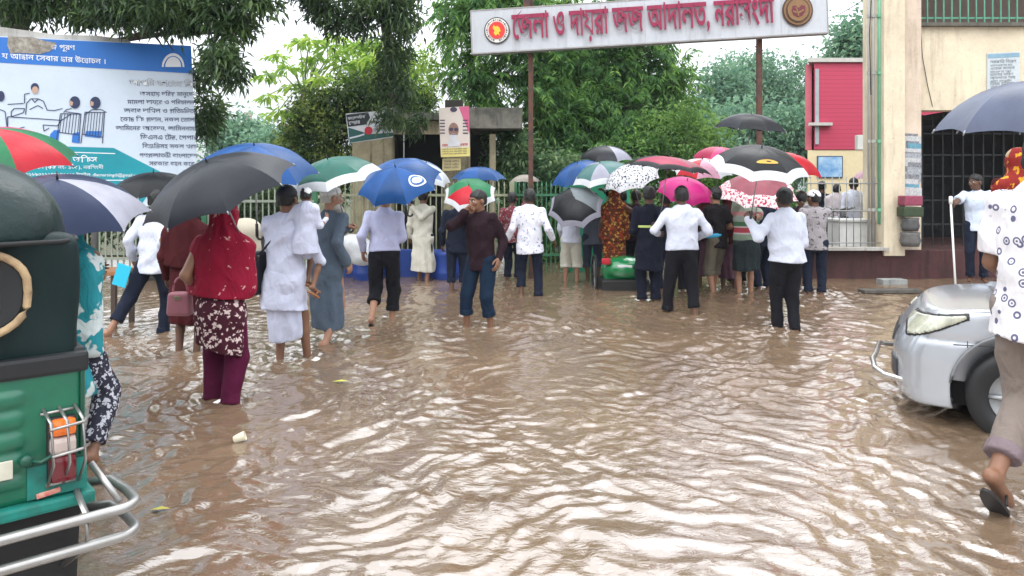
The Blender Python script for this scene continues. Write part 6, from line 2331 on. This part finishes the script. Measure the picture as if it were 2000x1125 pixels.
# ------------------------------------------------------------------ carried things, litter
def build_small_things(U):
    # handbag on the woman's arm
    c = P(352, 588, 5.75)
    root = empty("handbag", c, "dusty pink handbag hanging at the left side of the crimson shawl", "handbag")
    m_ = mat("pink leather", (.34, .13, .16), rough=.45, var=.3, bump=.2, bscale=60)
    S = Solid()
    S.box(c + Vector((0, 0, -.02)), (.085, .05, .09), .025, .01)
    V, Q = S.mesh(.009)
    V[:, 0] = c.x + (V[:, 0] - c.x) * (1.0 - 0.9 * (V[:, 2] - c.z))
    np_mesh("bag_body", V, Q, m_, root)
    q = MB()
    q.tube([c + Vector((.055 * math.cos(t), 0, .06 + .12 * math.sin(t))) for t in [math.pi * i / 12 for i in range(13)]], .008, 6)
    q.build("handle", m_, root)
    q = MB()
    q.box(c + Vector((0, -.053, .03)), (.05, .012, .03), bev=.004)
    q.build("clasp", mat("bag clasp", (.5, .42, .30), metal=.8, rough=.3), root)
    # phone at the ear
    # planks drifting by the plinth
    for (px, py, w, hh, lab, c_) in ((1738, 568, .78, .05, "long wet plank floating before the maroon plinth", (.10, .09, .08)), (1742, 550, .36, .09, "short grey board lying on the long plank", (.26, .27, .26))):
        d = depth_of(py + 4)
        q = MB()
        q.box(P(px, py, d), (w * 1.15, .22, hh), Matrix.Rotation(.06, 3, 'Z'), bev=.008)
        tag(q.build("plank", weathered(lab, c_, (.04, .04, .035), .7)), lab, "plank")
    for (px, py, s_, c_, lab, nm) in ((665, 748, .07, (.42, .42, .05), "yellow leaf floating in the middle of the water", "fallen_leaf"), (312, 1000, .05, (.40, .36, .06), "small yellow leaf floating beside the auto rickshaw's bumper", "fallen_leaf")):
        d = depth_of(py)
        c = P(px, py, d)
        q = MB()
        q.add([c + Vector((-s_, 0, .012)), c + Vector((0, -s_ * .45, .022)), c + Vector((s_, .01, .014)), c + Vector((0, s_ * .45, .02))], [(0, 1, 2, 3)])
        tag(q.build(nm, mat(lab, c_, rough=.5)), lab, "leaf")
    d = depth_of(866)
    q = MB()
    q.lathe([(.022, 0), (.03, .07), (.028, .07), (.021, .004), (.0, .004)], P(457, 862, d) + Vector((0, 0, .01)), (1, .2, .35), 14)
    tag(q.build("paper_cup", mat("cream paper", (.62, .56, .42), rough=.6)), "crushed cream paper cup floating near the woman in crimson shawl", "cup")
    # wooden stall table and sacks at the far left
    c = P(190, 520, 8.8)
    root = empty("stall_table", (c.x, c.y, -.15), "low wooden stall table half hidden behind the teal shawl", "table")
    q = MB()
    q.box((c.x - .1, c.y, .62), (.9, .5, .05), bev=.01)
    q.build("table_top", mat("orange wood", (.30, .13, .05), rough=.5, var=.5), root)
    for sx in (-.5, .3):
        for sy in (-.2, .2):
            q = MB()
            q.box((c.x + sx, c.y + sy, .22), (.05, .05, .75))
            q.build("leg", mat("dark wood leg", (.06, .04, .03)), root)
    S = Solid()
    c = P(480, 450, 9.6)
    S.ell(c, (.20, .16, .16), .03)
    S.ell(c + Vector((.05, 0, -.25)), (.14, .12, .2), .08)
    S.off = folds(.012, 3.0, 11)
    V, Q = S.mesh(.014)
    tag(np_mesh("sack", V, Q, mat("pale sack cloth", (.42, .38, .30), rough=.9, bump=.4)), "pale bunched sack behind the crimson shawl and the white panjabi", "sack")
    S = Solid()
    c = P(692, 478, 12.6)
    S.ell(c, (.24, .2, .17), .03)
    S.ell(c + Vector((.15, 0, -.15)), (.3, .2, .2), .08)
    S.off = folds(.015, 1.0, 9)
    V, Q = S.mesh(.016)
    tag(np_mesh("plastic_bundle", V, Q, mat("white plastic sheet", (.50, .52, .54), rough=.3, var=.4, vcol=(.1, .1, .1))), "bundle under white plastic sheet left of the lavender shirt", "bundle")
    for px, lab in ((720, "blue plastic drum left of the lavender shirted man"), (872, "blue plastic drum right of the cream kurta")):
        c = P(px, 500, 13.2)
        q = MB()
        q.lathe([(.0, -.15), (.25, -.15), (.26, .1), (.27, .12), (.26, .14), (.26, .4), (.27, .42), (.25, .5), (.0, .5)], (c.x, c.y, 0), n=20)
        tag(q.build("drum", mat("blue drum plastic", (.015, .05, .26), rough=.4)), lab, "drum", "blue drums by the fence")


# ------------------------------------------------------------------ auto rickshaw at the left edge
def build_auto():
    O = P(172, 700, 2.82)
    O.z = 0.0
    u = Vector((.74, .67, 0)).normalized()      # along the rear face, towards the corner we see
    w = Vector((-u.y, u.x, 0))                  # forwards
    R3 = Matrix(((u.x, w.x, 0), (u.y, w.y, 0), (0, 0, 1)))
    W, L = 1.32, 2.5
    root = empty("auto_rickshaw", O, "green three wheeled auto rickshaw with dark canvas hood seen from behind", "auto rickshaw")
    T = lambda a, b, c: O + u * a + w * b + Vector((0, 0, c))

    def put(name, V, Q, m_):
        Vw = V @ np.array(R3.transposed()) + np.array(O)
        return np_mesh(name, Vw, Q, m_, root)
    green = mat("green body paint", (0.004, 0.115, 0.060), rough=.34, spec=.45, var=.6, vcol=(.008, .07, .045), vscale=7, coat=.25, bump=.06, bscale=30)
    green2 = mat("worn turquoise panel", (0.008, 0.19, 0.155), rough=.5, var=.8, vcol=(.015, .09, .07), vscale=12)
    canvas = mat("dark green canvas", (0.004, 0.016, 0.017), rough=.48, spec=.22, var=.5, vcol=(.003, .007, .008), vscale=3.5, bump=.35, bscale=9, stretch=(1, 1, .25), bdist=.03)
    chrome = mat("worn silver tube", (.36, .355, .345), rough=.34, metal=.75, var=.5, vcol=(.22, .20, .18), vscale=14)
    blackr = mat("black rubber", (.012, .012, .013), rough=.7)
    S = Solid()
    S.box((-W / 2, L / 2 + .0, .71), (W / 2, L / 2, .25), .045)
    def louvre(Q):
        z = Q[:, 2] - .515
        k = (z / .075) - np.floor(z / .075)
        prof = np.where((z > 0.02) & (z < .36), np.clip(1.25 * np.sin(np.pi * k), 0, 1) ** 1.5, 0)
        inx = np.clip((-.195 - Q[:, 0]) / .03, 0, 1)
        near = np.clip(1 - np.abs(Q[:, 1]) / .05, 0, 1)
        return -.017 * prof * inx * near
    S.off = louvre
    S.sub(lambda Q: sd_box(Q, (-.165, -.01, .72), (.005, .012, .20), .003))
    V, Q = S.mesh(.0125)
    put("body", V, Q, green)
    # corner panel below the lamp
    q = MB()
    q.box(T(-.10, -.002, .545), (.19, .012, .12), R3, bev=.004)
    q.build("corner_panel", green2, root)
    q = MB()
    q.box(T(-.66, .1, .455), (1.36, .26, .045), R3, bev=.012)
    q.build("skirt_rail", green2, root)
    # hood
    S = Solid()
    S.box((-W / 2, L / 2 + .02, 1.18), (W / 2 - .012, L / 2 - .02, .25), .05)
    S.off = lambda Q: .006 * np.sin(9 * Q[:, 0] + 14 * Q[:, 2] + 2 * np.sin(6 * Q[:, 0]))
    V, Q = S.mesh(.014)
    put("canvas_back", V, Q, canvas)
    S = Solid()
    S.ell((-W / 2, L / 2 + .02, 1.50), (W / 2 + .09, L / 2 + .12, .36), .03)
    S.fns = [(lambda Q: ((np.abs((Q[:, 0] + W / 2) / (W / 2 + .015)) ** 4.0 + np.abs((Q[:, 1] - L / 2) / (L / 2 + .03)) ** 7.0 + np.abs((Q[:, 2] - 1.40) / .33) ** 2.2) ** (1 / 3.0) - 1) * .35, 0)]
    S.off = lambda Q: .004 * np.sin(10 * Q[:, 0] + 5 * Q[:, 1])
    S.plane((0, 0, 1.395), (0, 0, -1))
    V, Q = S.mesh(.015)
    put("roof_canvas", V, Q, mat("wet green roof canvas", (0.004, 0.017, 0.018), rough=.38, spec=.3, var=.5, vscale=5, bump=.45, bscale=26, coat=.08))
    q = MB()
    q.tube([T(-W + .25, -.028, 1.40), T(-.25, -.028, 1.40), T(-.10, .0, 1.40), T(-.02, .09, 1.40), T(.012, .25, 1.40), T(.014, L - .3, 1.40)], .009, 8)
    q.build("roof_piping", blackr, root)
    q = MB()
    q.box(T(-W / 2, .012, .955), (W + .006, .045, .075), R3, bev=.015)
    q.box(T(-.02, L / 2, .955), (.05, L - .1, .09), R3, bev=.015)
    q.build("hood_strap", mat("black hood edge", (.010, .011, .013), rough=.5), root)
    # oval rear window with a beige border
    def oval(hw, hh, n=40, p=2.9):
        pts = []
        for k in range(n):
            t = 2 * math.pi * k / n
            c, s_ = math.cos(t), math.sin(t)
            pts.append((math.copysign(abs(c) ** (2 / p), c) * hw, math.copysign(abs(s_) ** (2 / p), s_) * hh))
        return pts
    cx, cz = -W / 2, 1.225
    q = MB()
    q.poly([T(cx + a, .014, cz + b) for a, b in oval(.455, .165)], w * .02)
    q.build("window_pane", mat("smoky plastic window", (.012, .015, .018), rough=.15, spec=.6, var=.4), root)
    q = MB()
    ov = oval(.47, .18)
    q.tube([T(cx + a, .006, cz + b) for a, b in ov + ov[:1]], .014, 8, cap=False)
    q.build("window_border", mat("beige cord border", (.42, .30, .17), rough=.75, var=.7, vcol=(.16, .10, .06), vscale=16, bump=.5, bscale=50), root)
    # tail lamp
    lm = empty("tail_lamp", T(-.115, -.03, .65), None, None)
    lm.parent = root
    lm.matrix_parent_inverse = root.matrix_basis.inverted()
    lx = -.088
    q = MB()
    q.box(T(lx, -.006, .65), (.095, .03, .235), R3, bev=.008)
    q.build("lamp_housing", mat("lamp housing black", (.02, .02, .022), rough=.5), lm)
    for nm, zc, hh, c_, ro in (("red_lens", .585, .095, (.13, .008, .015), .15), ("clear_lens", .668, .065, (.52, .42, .38), .15), ("orange_lens", .733, .06, (.80, .17, .02), .15)):
        q = MB()
        q.box(T(lx, -.026, zc), (.084, .055, hh), R3, bev=.018)
        q.build(nm, mat("lamp " + nm, c_, rough=ro, coat=.5, var=.15), lm)
    # wire guard round the lamp
    gd = MB()
    for a in (-.145, -.095, -.045):
        gd.tube([T(a, .0, .80), T(a + .01, -.085, .765), T(a + .015, -.095, .62), T(a + .01, -.02, .525)], .0055, 7)
    gd.tube([T(-.155, -.01, .785), T(-.05, -.01, .79)], .0055, 7)
    gd.tube([T(-.14, -.09, .745), T(-.035, -.09, .755), T(.0, -.02, .755)], .0055, 7)
    gd.tube([T(-.135, -.095, .65), T(-.04, -.095, .66), T(.0, -.02, .65)], .0055, 7)
    gd.tube([T(-.14, -.02, .53), T(-.045, -.02, .53)], .0055, 7)
    gd.build("lamp_guard", chrome, root)
    # bumper: two bent tubes on brackets
    for z, nm in ((.435, "bumper_tube"), (.335, "bumper_tube")):
        q = MB()
        pts = [T(-1.5, -.17, z), T(.06, -.17, z)]
        for k in range(1, 7):
            t = k / 6 * math.pi / 2
            pts.append(T(.06 + .075 * math.sin(t), -.17 + .075 * (1 - math.cos(t)), z))
        pts += [T(.135, .0, z), T(.12, .16, z), T(.02, .2, z)]
        q.tube(pts, .0185, 10)
        q.build(nm, chrome, root)
    for a in (-.04, -.75, -1.2):
        q = MB()
        q.tube([T(a, .05, .50), T(a, -.165, .435), T(a, -.165, .335), T(a - .03, .05, .2)], .011, 7)
        q.build("bumper_bracket", chrome, root)
    q = MB()
    q.tube([T(.01, -.0, .57), T(.075, -.13, .45)], .012, 7)
    q.build("bumper_bracket", chrome, root)
    q = MB()
    q.poly([T(-W, .06, .45), T(-.01, .06, .45), T(-.03, .06, .0), T(-W, .06, .0)], w * .02)
    q.build("mud_flap", mat("black mud flap", (.010, .010, .011), rough=.6, bump=.3, bscale=12), root)
    q = MB()
    q.box(T(-W / 2, 1.2, .36), (W - .15, 2.2, .2), R3)
    q.build("chassis", blackr, root)
    for (a, b) in ((-.1, .35), (-W + .1, .35), (-W / 2, 2.35)):
        q = MB()
        q.lathe([(.05, -.05), (.13, -.055), (.205, -.05), (.22, -.02), (.22, .02), (.205, .05), (.13, .055), (.05, .05)], T(a, b, .07), u, 24)
        wh = q.build("wheel", blackr, root)
        q = MB()
        q.lathe([(.0, -.058), (.11, -.058), (.12, -.03), (.12, .03), (.11, .058), (.0, .058)], T(a, b, .07), u, 20)
        q.build("rim", chrome, wh)
    # plate, sticker, cable
    q = MB()
    q.box(T(-.42, -.022, .615), (.36, .008, .065), R3, bev=.003)
    q.build("number_plate", mat("dirty plate", (.55, .53, .44), rough=.5, var=.5, vcol=(.35, .32, .25), vscale=10), root)
    q = MB()
    q.box(T(-.13, -.012, .50), (.075, .008, .018), R3 @ Matrix.Rotation(-.12, 3, 'Y'), bev=.002)
    q.build("reflector_sticker", mat("red white sticker", (.50, .10, .08), rough=.4, var=.7, vcol=(.6, .5, .4), vscale=30), root)
    q = MB()
    q.tube([T(-.195, -.02, .635), T(-.16, -.06, .63), T(-.12, -.06, .65)], .007, 7)
    q.lathe([(.0, -.02), (.02, -.02), (.022, .0), (.012, .012), (.0, .012)], T(-.20, -.02, .635), w, 12)
    q.build("cable_clamp", mat("dark green clamp", (.01, .07, .045), rough=.4), root)
    q = MB()
    q.box(T(-.10, -.008, .612), (.19, .006, .010), R3)
    q.box(T(-.02, .0, .72), (.012, .012, .40), R3)
    q.build("panel_seam", mat("panel seam", (.004, .06, .035), rough=.5), root)
    # front: windscreen and nose, out of the picture
    q = MB()
    q.box(T(-W / 2, L + .12, .75), (.8, .4, .5), R3, bev=.12)
    q.build("nose", green, root)


# ------------------------------------------------------------------ silver car at the right edge
def build_car():
    yawc = math.radians(-29)
    f = Vector((-math.cos(yawc), -math.sin(yawc), 0))       # towards the bumper
    l = Vector((-f.y, f.x, 0))
    if l.y > 0:
        l = -l                                                  # towards the side we see
    fw_wheel = P(1998, 800, 4.80)
    O = Vector((fw_wheel.x, fw_wheel.y, -.08)) - l * .0
    # local: x towards the front from the front axle, y towards the near side (0 = near side plane), z up from the road
    T = lambda x, y, z: O + f * x + l * y + Vector((0, 0, z))
    root = empty("silver_car", T(-1.2, -.85, 0), "silver saloon car standing in the water at the right edge", "car")
    W = 1.70

    def put(name, V, Q, m_, par=None):
        Vw = np.outer(V[:, 0], np.array(f)) + np.outer(V[:, 1], np.array(l)) + np.outer(V[:, 2], [0, 0, 1]) + np.array(O)
        return np_mesh(name, Vw, Q[:, ::-1] if f.cross(l).z < 0 else Q, m_, par or root)
    silver = mat("silver paint", (.40, .42, .45), rough=.24, metal=.45, spec=.5, coat=.6, var=.12, vscale=2)

    def lower(Q):
        x, y, z = Q[:, 0], Q[:, 1] + W / 2, Q[:, 2]
        # bonnet line, nose and tail
        top = .915 - .035 * (y / .8) ** 2 - .13 * np.clip((x - .10) / .75, 0, 1.3) ** 2 - .02 * np.clip(x / .8, 0, 1)
        top = np.where(x < -2.9, .98 - .05 * np.clip((-2.9 - x) / .8, 0, 1), np.where(x < -.5, .93, np.where(x < .1, .93 - .03 * (x + .5) / .6, top)))
        half = W / 2 - .02 - .14 * np.clip((x - .05) / .8, 0, 1.2) ** 2.4 - .08 * np.clip((-2.9 - x) / .7, 0, 1) ** 2 - .035 * np.clip((z - .55) / .4, 0, 1) ** 2
        nose = .76 - .20 * np.clip(np.abs(y) / .85, 0, 1.1) ** 4 - .18 * np.clip((z - .52) / .3, 0, 1) ** 1.6 - .05 * np.clip((.32 - z) / .2, 0, 1)
        d1 = z - top
        d2 = np.abs(y) - half
        d3 = x - nose
        d4 = -3.55 - x
        d5 = .20 - z
        k = .05
        d2 = d2 + .012 * np.clip(1 - np.abs(z - .66) / .035, 0, 1) - .008 * np.clip((.62 - z) / .1, 0, 1)
        d = d1
        for e in (d2, d3, d4, d5):
            d = -smin(-d, -e, k)
        return d * .8
    S = Solid()
    S.fns = [(lower, 0)]
    S.lo, S.hi = np.array([-3.6, -W - .03, .15]), np.array([.88, .04, 1.05])
    for cxw in (0.0, -2.55):
        S.sub(lambda Q, c=cxw: np.maximum(np.hypot(Q[:, 0] - c, Q[:, 2] - .33) - .40, np.abs(np.abs(Q[:, 1] + W / 2) - W / 2) - .26))
    # wheel-arch lip
    V, Q = S.mesh(.0145)
    put("body", relax(V, Q, 12), Q, silver)
    S = Solid()

    def cabin(Q):
        x, y, z = Q[:, 0], Q[:, 1] + W / 2, Q[:, 2]
        t = np.clip((z - .9) / .55, 0, 1.2)
        front, rear = -.35 - 1.0 * t, -3.25 + .75 * t
        half = W / 2 - .06 - .17 * t
        d = z - 1.46 + .06 * (x + 1.9) ** 2
        for e in (np.abs(y) - half, x - front, rear - x, .85 - z):
            d = -smin(-d, -e, .06)
        return d * .8
    S.fns = [(cabin, 0)]
    S.lo, S.hi = np.array([-3.3, -W, .86]), np.array([-.3, 0.02, 1.52])
    V, Q = S.mesh(.025)
    put("cabin_glass", V, Q, mat("dark car glass", (.015, .018, .02), rough=.08, spec=.7, coat=.5, var=0))
    S2 = Solid()
    S2.fns = [(lambda Q: np.maximum(cabin(Q) - .006, 1.36 - Q[:, 2]), 0)]
    S2.lo, S2.hi = S.lo, S.hi
    V, Q = S2.mesh(.025)
    put("roof", V, Q, silver)
    # headlight: a shell lying on the corner of the wing
    for side, nm in ((1, "headlight"), (-1, "headlight")):
        S = Solid()

        def lens(Q, side=side, grow=0.0):
            Qm = Q.copy()
            if side < 0:
                Qm[:, 1] = -W - Qm[:, 1]
            x, y, z = Qm[:, 0], Qm[:, 1], Qm[:, 2]
            # almond outline in the side view, swept back
            t_ = np.clip((.66 - x) / .36, 0, 1)
            lo_, hi_ = .655 + .155 * t_ ** 1.3, .775 + .060 * t_ ** .8
            zc, hgt = (lo_ + hi_) / 2, (hi_ - lo_) / 2
            shell = np.abs(lower(Q)) - (.011 if grow == 0 else .007)
            o = np.maximum(np.abs(z - zc) - hgt, np.abs(x - .48) - .18) - grow
            return np.maximum(np.maximum(shell, o * .6), np.maximum(-.5 - y, 0) - .0 if False else -.48 - y)
        S.fns = [(lambda Q: np.maximum(lens(Q, grow=.012), -lens(Q, grow=-.003) * 0 - 1), 0)]
        S.lo, S.hi = np.array([.0, -W, .6]), np.array([.8, .03, .95])
        V, Q = S.mesh(.011)
        put("headlight_trim", V, Q, mat("headlight black trim", (.02, .02, .022), rough=.4, var=0))
        S = Solid()
        S.fns = [(lens, 0)]
        S.lo, S.hi = np.array([.0, -W, .6]), np.array([.8, .03, .95])
        V, Q = S.mesh(.011)
        hl = put(nm, V, Q, mat("headlight lens", (.46, .46, .36), rough=.08, spec=.7, coat=.8, var=.5, vcol=(.10, .11, .09), vscale=9, stretch=(3.5, 1, .25)))
    # lower intake recess with trim, guard tube, seams
    dk = mat("bumper recess", (.03, .032, .035), rough=.4)

    def on_side(x, z):
        ys = np.linspace(.06, -.85, 400)
        dv = lower(np.stack([np.full(400, x), ys, np.full(400, z)], 1))
        k = np.argmax(dv < 0)
        return T(x, ys[k] + .002, z)
    q = MB()
    q.tube([on_side(-.02 + .02 * i, .655 - .001 * i) for i in range(0, 22, 2)] , .0035, 5)
    q.tube([on_side(.02 + .03 * i, .90 - .055 - .004 * i * i) for i in range(0, 4)], .0035, 5)
    q.tube([on_side(.30, .665 - .02 * i) for i in range(0, 3)], .003, 5)
    for xw in (0.0, -2.55):
        e = MB()
        e.tube([on_side(xw + .402 * math.cos(a), .33 + .402 * math.sin(a)) for a in [math.radians(8 + 8.2 * i) for i in range(21)]], .009, 6)
        e.build("arch_lip", mat("arch lip", (.20, .21, .22), rough=.4), root)
    q.build("panel_gap", mat("panel gap", (.03, .03, .032), rough=.6, var=0), root)
    S = Solid()

    def recess(Q):
        shell = np.abs(lower(Q)) - .010
        o = np.maximum(np.abs(Q[:, 2] - .40) - .065, np.abs(Q[:, 1] + .40) - .14)
        return np.maximum(np.maximum(shell, o), .3 - Q[:, 0])
    S.fns = [(recess, 0)]
    S.lo, S.hi = np.array([.3, -W, .25]), np.array([.9, .0, .6])
    V, Q = S.mesh(.012)
    put("fog_recess", V, Q, dk)

    def grille(Q):
        shell = np.abs(lower(Q)) - .010
        o = np.maximum(np.abs(Q[:, 2] - .60) - .06, np.abs(Q[:, 1] + W / 2) - .30)
        return np.maximum(np.maximum(shell, o), .4 - Q[:, 0])
    S = Solid()
    S.fns = [(grille, 0)]
    S.lo, S.hi = np.array([.3, -W, .45]), np.array([.9, .0, .75])
    V, Q = S.mesh(.014)
    put("front_grille", V, Q, dk)
    chrome = mat("guard tube steel", (.50, .49, .47), rough=.25, metal=.85, var=.3)
    q = MB()
    q.tube([T(.50, -.18, .33), T(.68, -.20, .33), T(.80, -.26, .34), T(.87, -.36, .36), T(.89, -.48, .40), T(.88, -.62, .41), T(.88, -1.10, .41), T(.86, -1.35, .36), T(.6, -1.5, .33)], .019, 10)
    q.build("bumper_guard", chrome, root)
    tyre = mat("wet tyre", (.013, .013, .014), rough=.5)
    hubm = mat("wheel cover silver", (.33, .34, .35), rough=.35, metal=.5, var=.3)
    for (x, y) in ((0, -.12), (-2.55, -.12), (0, -W + .12), (-2.55, -W + .12)):
        ax_ = l if y > -.5 else -l
        q = MB()
        q.lathe([(.18, -.10), (.27, -.10), (.305, -.085), (.315, -.05), (.315, .05), (.305, .085), (.27, .10), (.19, .095), (.18, .06)], T(x, y, .315), ax_, 36)
        wh = q.build("wheel", tyre, root)
        q = MB()
        q.lathe([(.0, .075), (.05, .08), (.06, .06), (.17, .045), (.195, .085), (.195, -.09)], T(x, y, .315), ax_, 36)
        for k in range(7):
            a = 2 * math.pi * k / 7
            e1, e2 = f, Vector((0, 0, 1))
            dv = e1 * math.cos(a) + e2 * math.sin(a)
            q.tube([T(x, y, .315) + ax_ * .072 + dv * .04, T(x, y, .315) + ax_ * .072 + dv * .19], [.022, .014], 6)
        q.build("rim", hubm, wh)
    q = MB()
    q.box(T(-1.3, -W / 2, .27), (3.6, 1.2, .16), Matrix(((f.x, l.x, 0), (f.y, l.y, 0), (0, 0, 1))))
    q.box(T(-1.3, -W / 2, .55), (3.2, .95, .5), Matrix(((f.x, l.x, 0), (f.y, l.y, 0), (0, 0, 1))))
    q.build("underbody", mat("dark underbody", (.010, .010, .011), rough=.8), root)
    RIPPLES.append((T(.9, -.6, 0).x, T(.9, -.6, 0).y, .8))


# ------------------------------------------------------------------ rickshaw in the crowd
def build_rickshaw():
    c = P(1218, 520, 11.9)
    O = Vector((c.x, c.y, -.15))
    root = empty("rickshaw", O, "cycle rickshaw with a rounded green back among the crowd", "rickshaw")
    S = Solid()
    S.ell(O + Vector((0, 0, .47)), (.36, .30, .20), .05)
    S.box(O + Vector((0, .1, .40)), (.32, .25, .12), .05, .05)
    V, Q = S.mesh(.016)
    np_mesh("seat_back", V, Q, mat("glossy green vinyl", (.008, .16, .05), rough=.18, coat=.6, var=.3), root)
    q = MB()
    q.box(O + Vector((0, .05, .22)), (.74, .6, .20), bev=.03)
    q.build("undercarriage", mat("black undercarriage", (.012, .012, .012), rough=.6), root)
    for sx in (-.43, .43):
        q = MB()
        t = [2 * math.pi * k / 28 for k in range(29)]
        q.tube([O + Vector((sx, .25 + .32 * math.cos(a), .33 + .32 * math.sin(a))) for a in t], .022, 7, cap=False)
        wh = q.build("wheel", mat("black rubber", (.012, .012, .013), rough=.7), root)
        q = MB()
        for k in range(12):
            a = math.pi * 2 * k / 12
            q.tube([O + Vector((sx, .25, .33)), O + Vector((sx, .25 + .31 * math.cos(a), .33 + .31 * math.sin(a)))], .0035, 4)
        q.build("spokes", mat("spoke steel", (.4, .4, .4), metal=.8, rough=.4), wh)
    q = MB()
    q.box(O + Vector((-.02, -.28, .53)), (.22, .02, .035), bev=.006)
    q.build("white_emblem", mat("white paint mark", (.6, .6, .6)), root)
    q = MB()
    q.box(O + Vector((-.30, -.2, .60)), (.14, .08, .10), bev=.03)
    q.build("red_cloth", mat("red rag", (.40, .02, .03), rough=.8), root)
    # two parked motorcycles behind the railing
    for i, (px, lab) in enumerate(((1612, "parked motorcycle behind the left half of the railing"), (1640, "parked motorcycle behind the tiled counter"))):
        b = P(px, 0, 14.6)
        o = Vector((b.x, 14.6 + .3 * i, .12))
        rt = empty("motorcycle", o, lab, "motorcycle", "motorcycles behind the railing")
        for dx in (-.6, .6):
            q = MB()
            q.lathe([(.2, -.04), (.28, -.04), (.3, 0), (.28, .04), (.2, .04)], o + Vector((dx * .6, dx * .5, .3)), (.64, -.77, 0), 20)
            q.build("wheel", mat("black rubber", (.012, .012, .013)), rt)
        S = Solid()
        S.ell(o + Vector((.08, .06, .78)), (.24, .2, .13), .05)
        S.cone(o + Vector((-.05, -.05, .75)), o + Vector((-.5, -.4, .80)), .11, .08, .05)
        V, Q = S.mesh(.02)
        np_mesh("tank_and_seat", V, Q, mat("dark motorcycle paint", (.02, .02, .025), rough=.25, coat=.4), rt)
        q = MB()
        q.tube([o + Vector((.36, .3, .3)), o + Vector((.22, .2, 1.0)), o + Vector((.0, .38, 1.08))], .022, 7)
        q.tube([o + Vector((.22, .2, 1.0)), o + Vector((.44, .02, 1.08))], .022, 7)
        q.box(o + Vector((0, 0, .42)), (.3, .28, .34), bev=.04)
        q.build("frame", mat("motorcycle steel", (.18, .18, .18), metal=.6, rough=.4), rt)

build_ground()
build_trees()
build_court_sign()
build_billboard()
build_fences()
build_gatehouse()
build_right_building()
build_red_building()
UMB = build_crowd()
build_small_things(UMB)
build_auto()
build_car()
build_rickshaw()
build_water()


def build_haze():
    q = MB()
    q.box((0, 55, 9.0), (150, 125, 22.0))
    m = bpy.data.materials.new("pale wet air")
    m.use_nodes = True
    nt = m.node_tree
    nt.nodes.clear()
    out = nt.nodes.new("ShaderNodeOutputMaterial")
    v = nt.nodes.new("ShaderNodeVolumePrincipled")
    v.inputs["Color"].default_value = (0.86, 0.93, 1.0, 1)
    v.inputs["Density"].default_value = 0.0005
    nt.links.new(v.outputs[0], out.inputs["Volume"])
    tag(q.build("haze", m), "pale rain haze over the court road", kind="stuff")


build_haze()
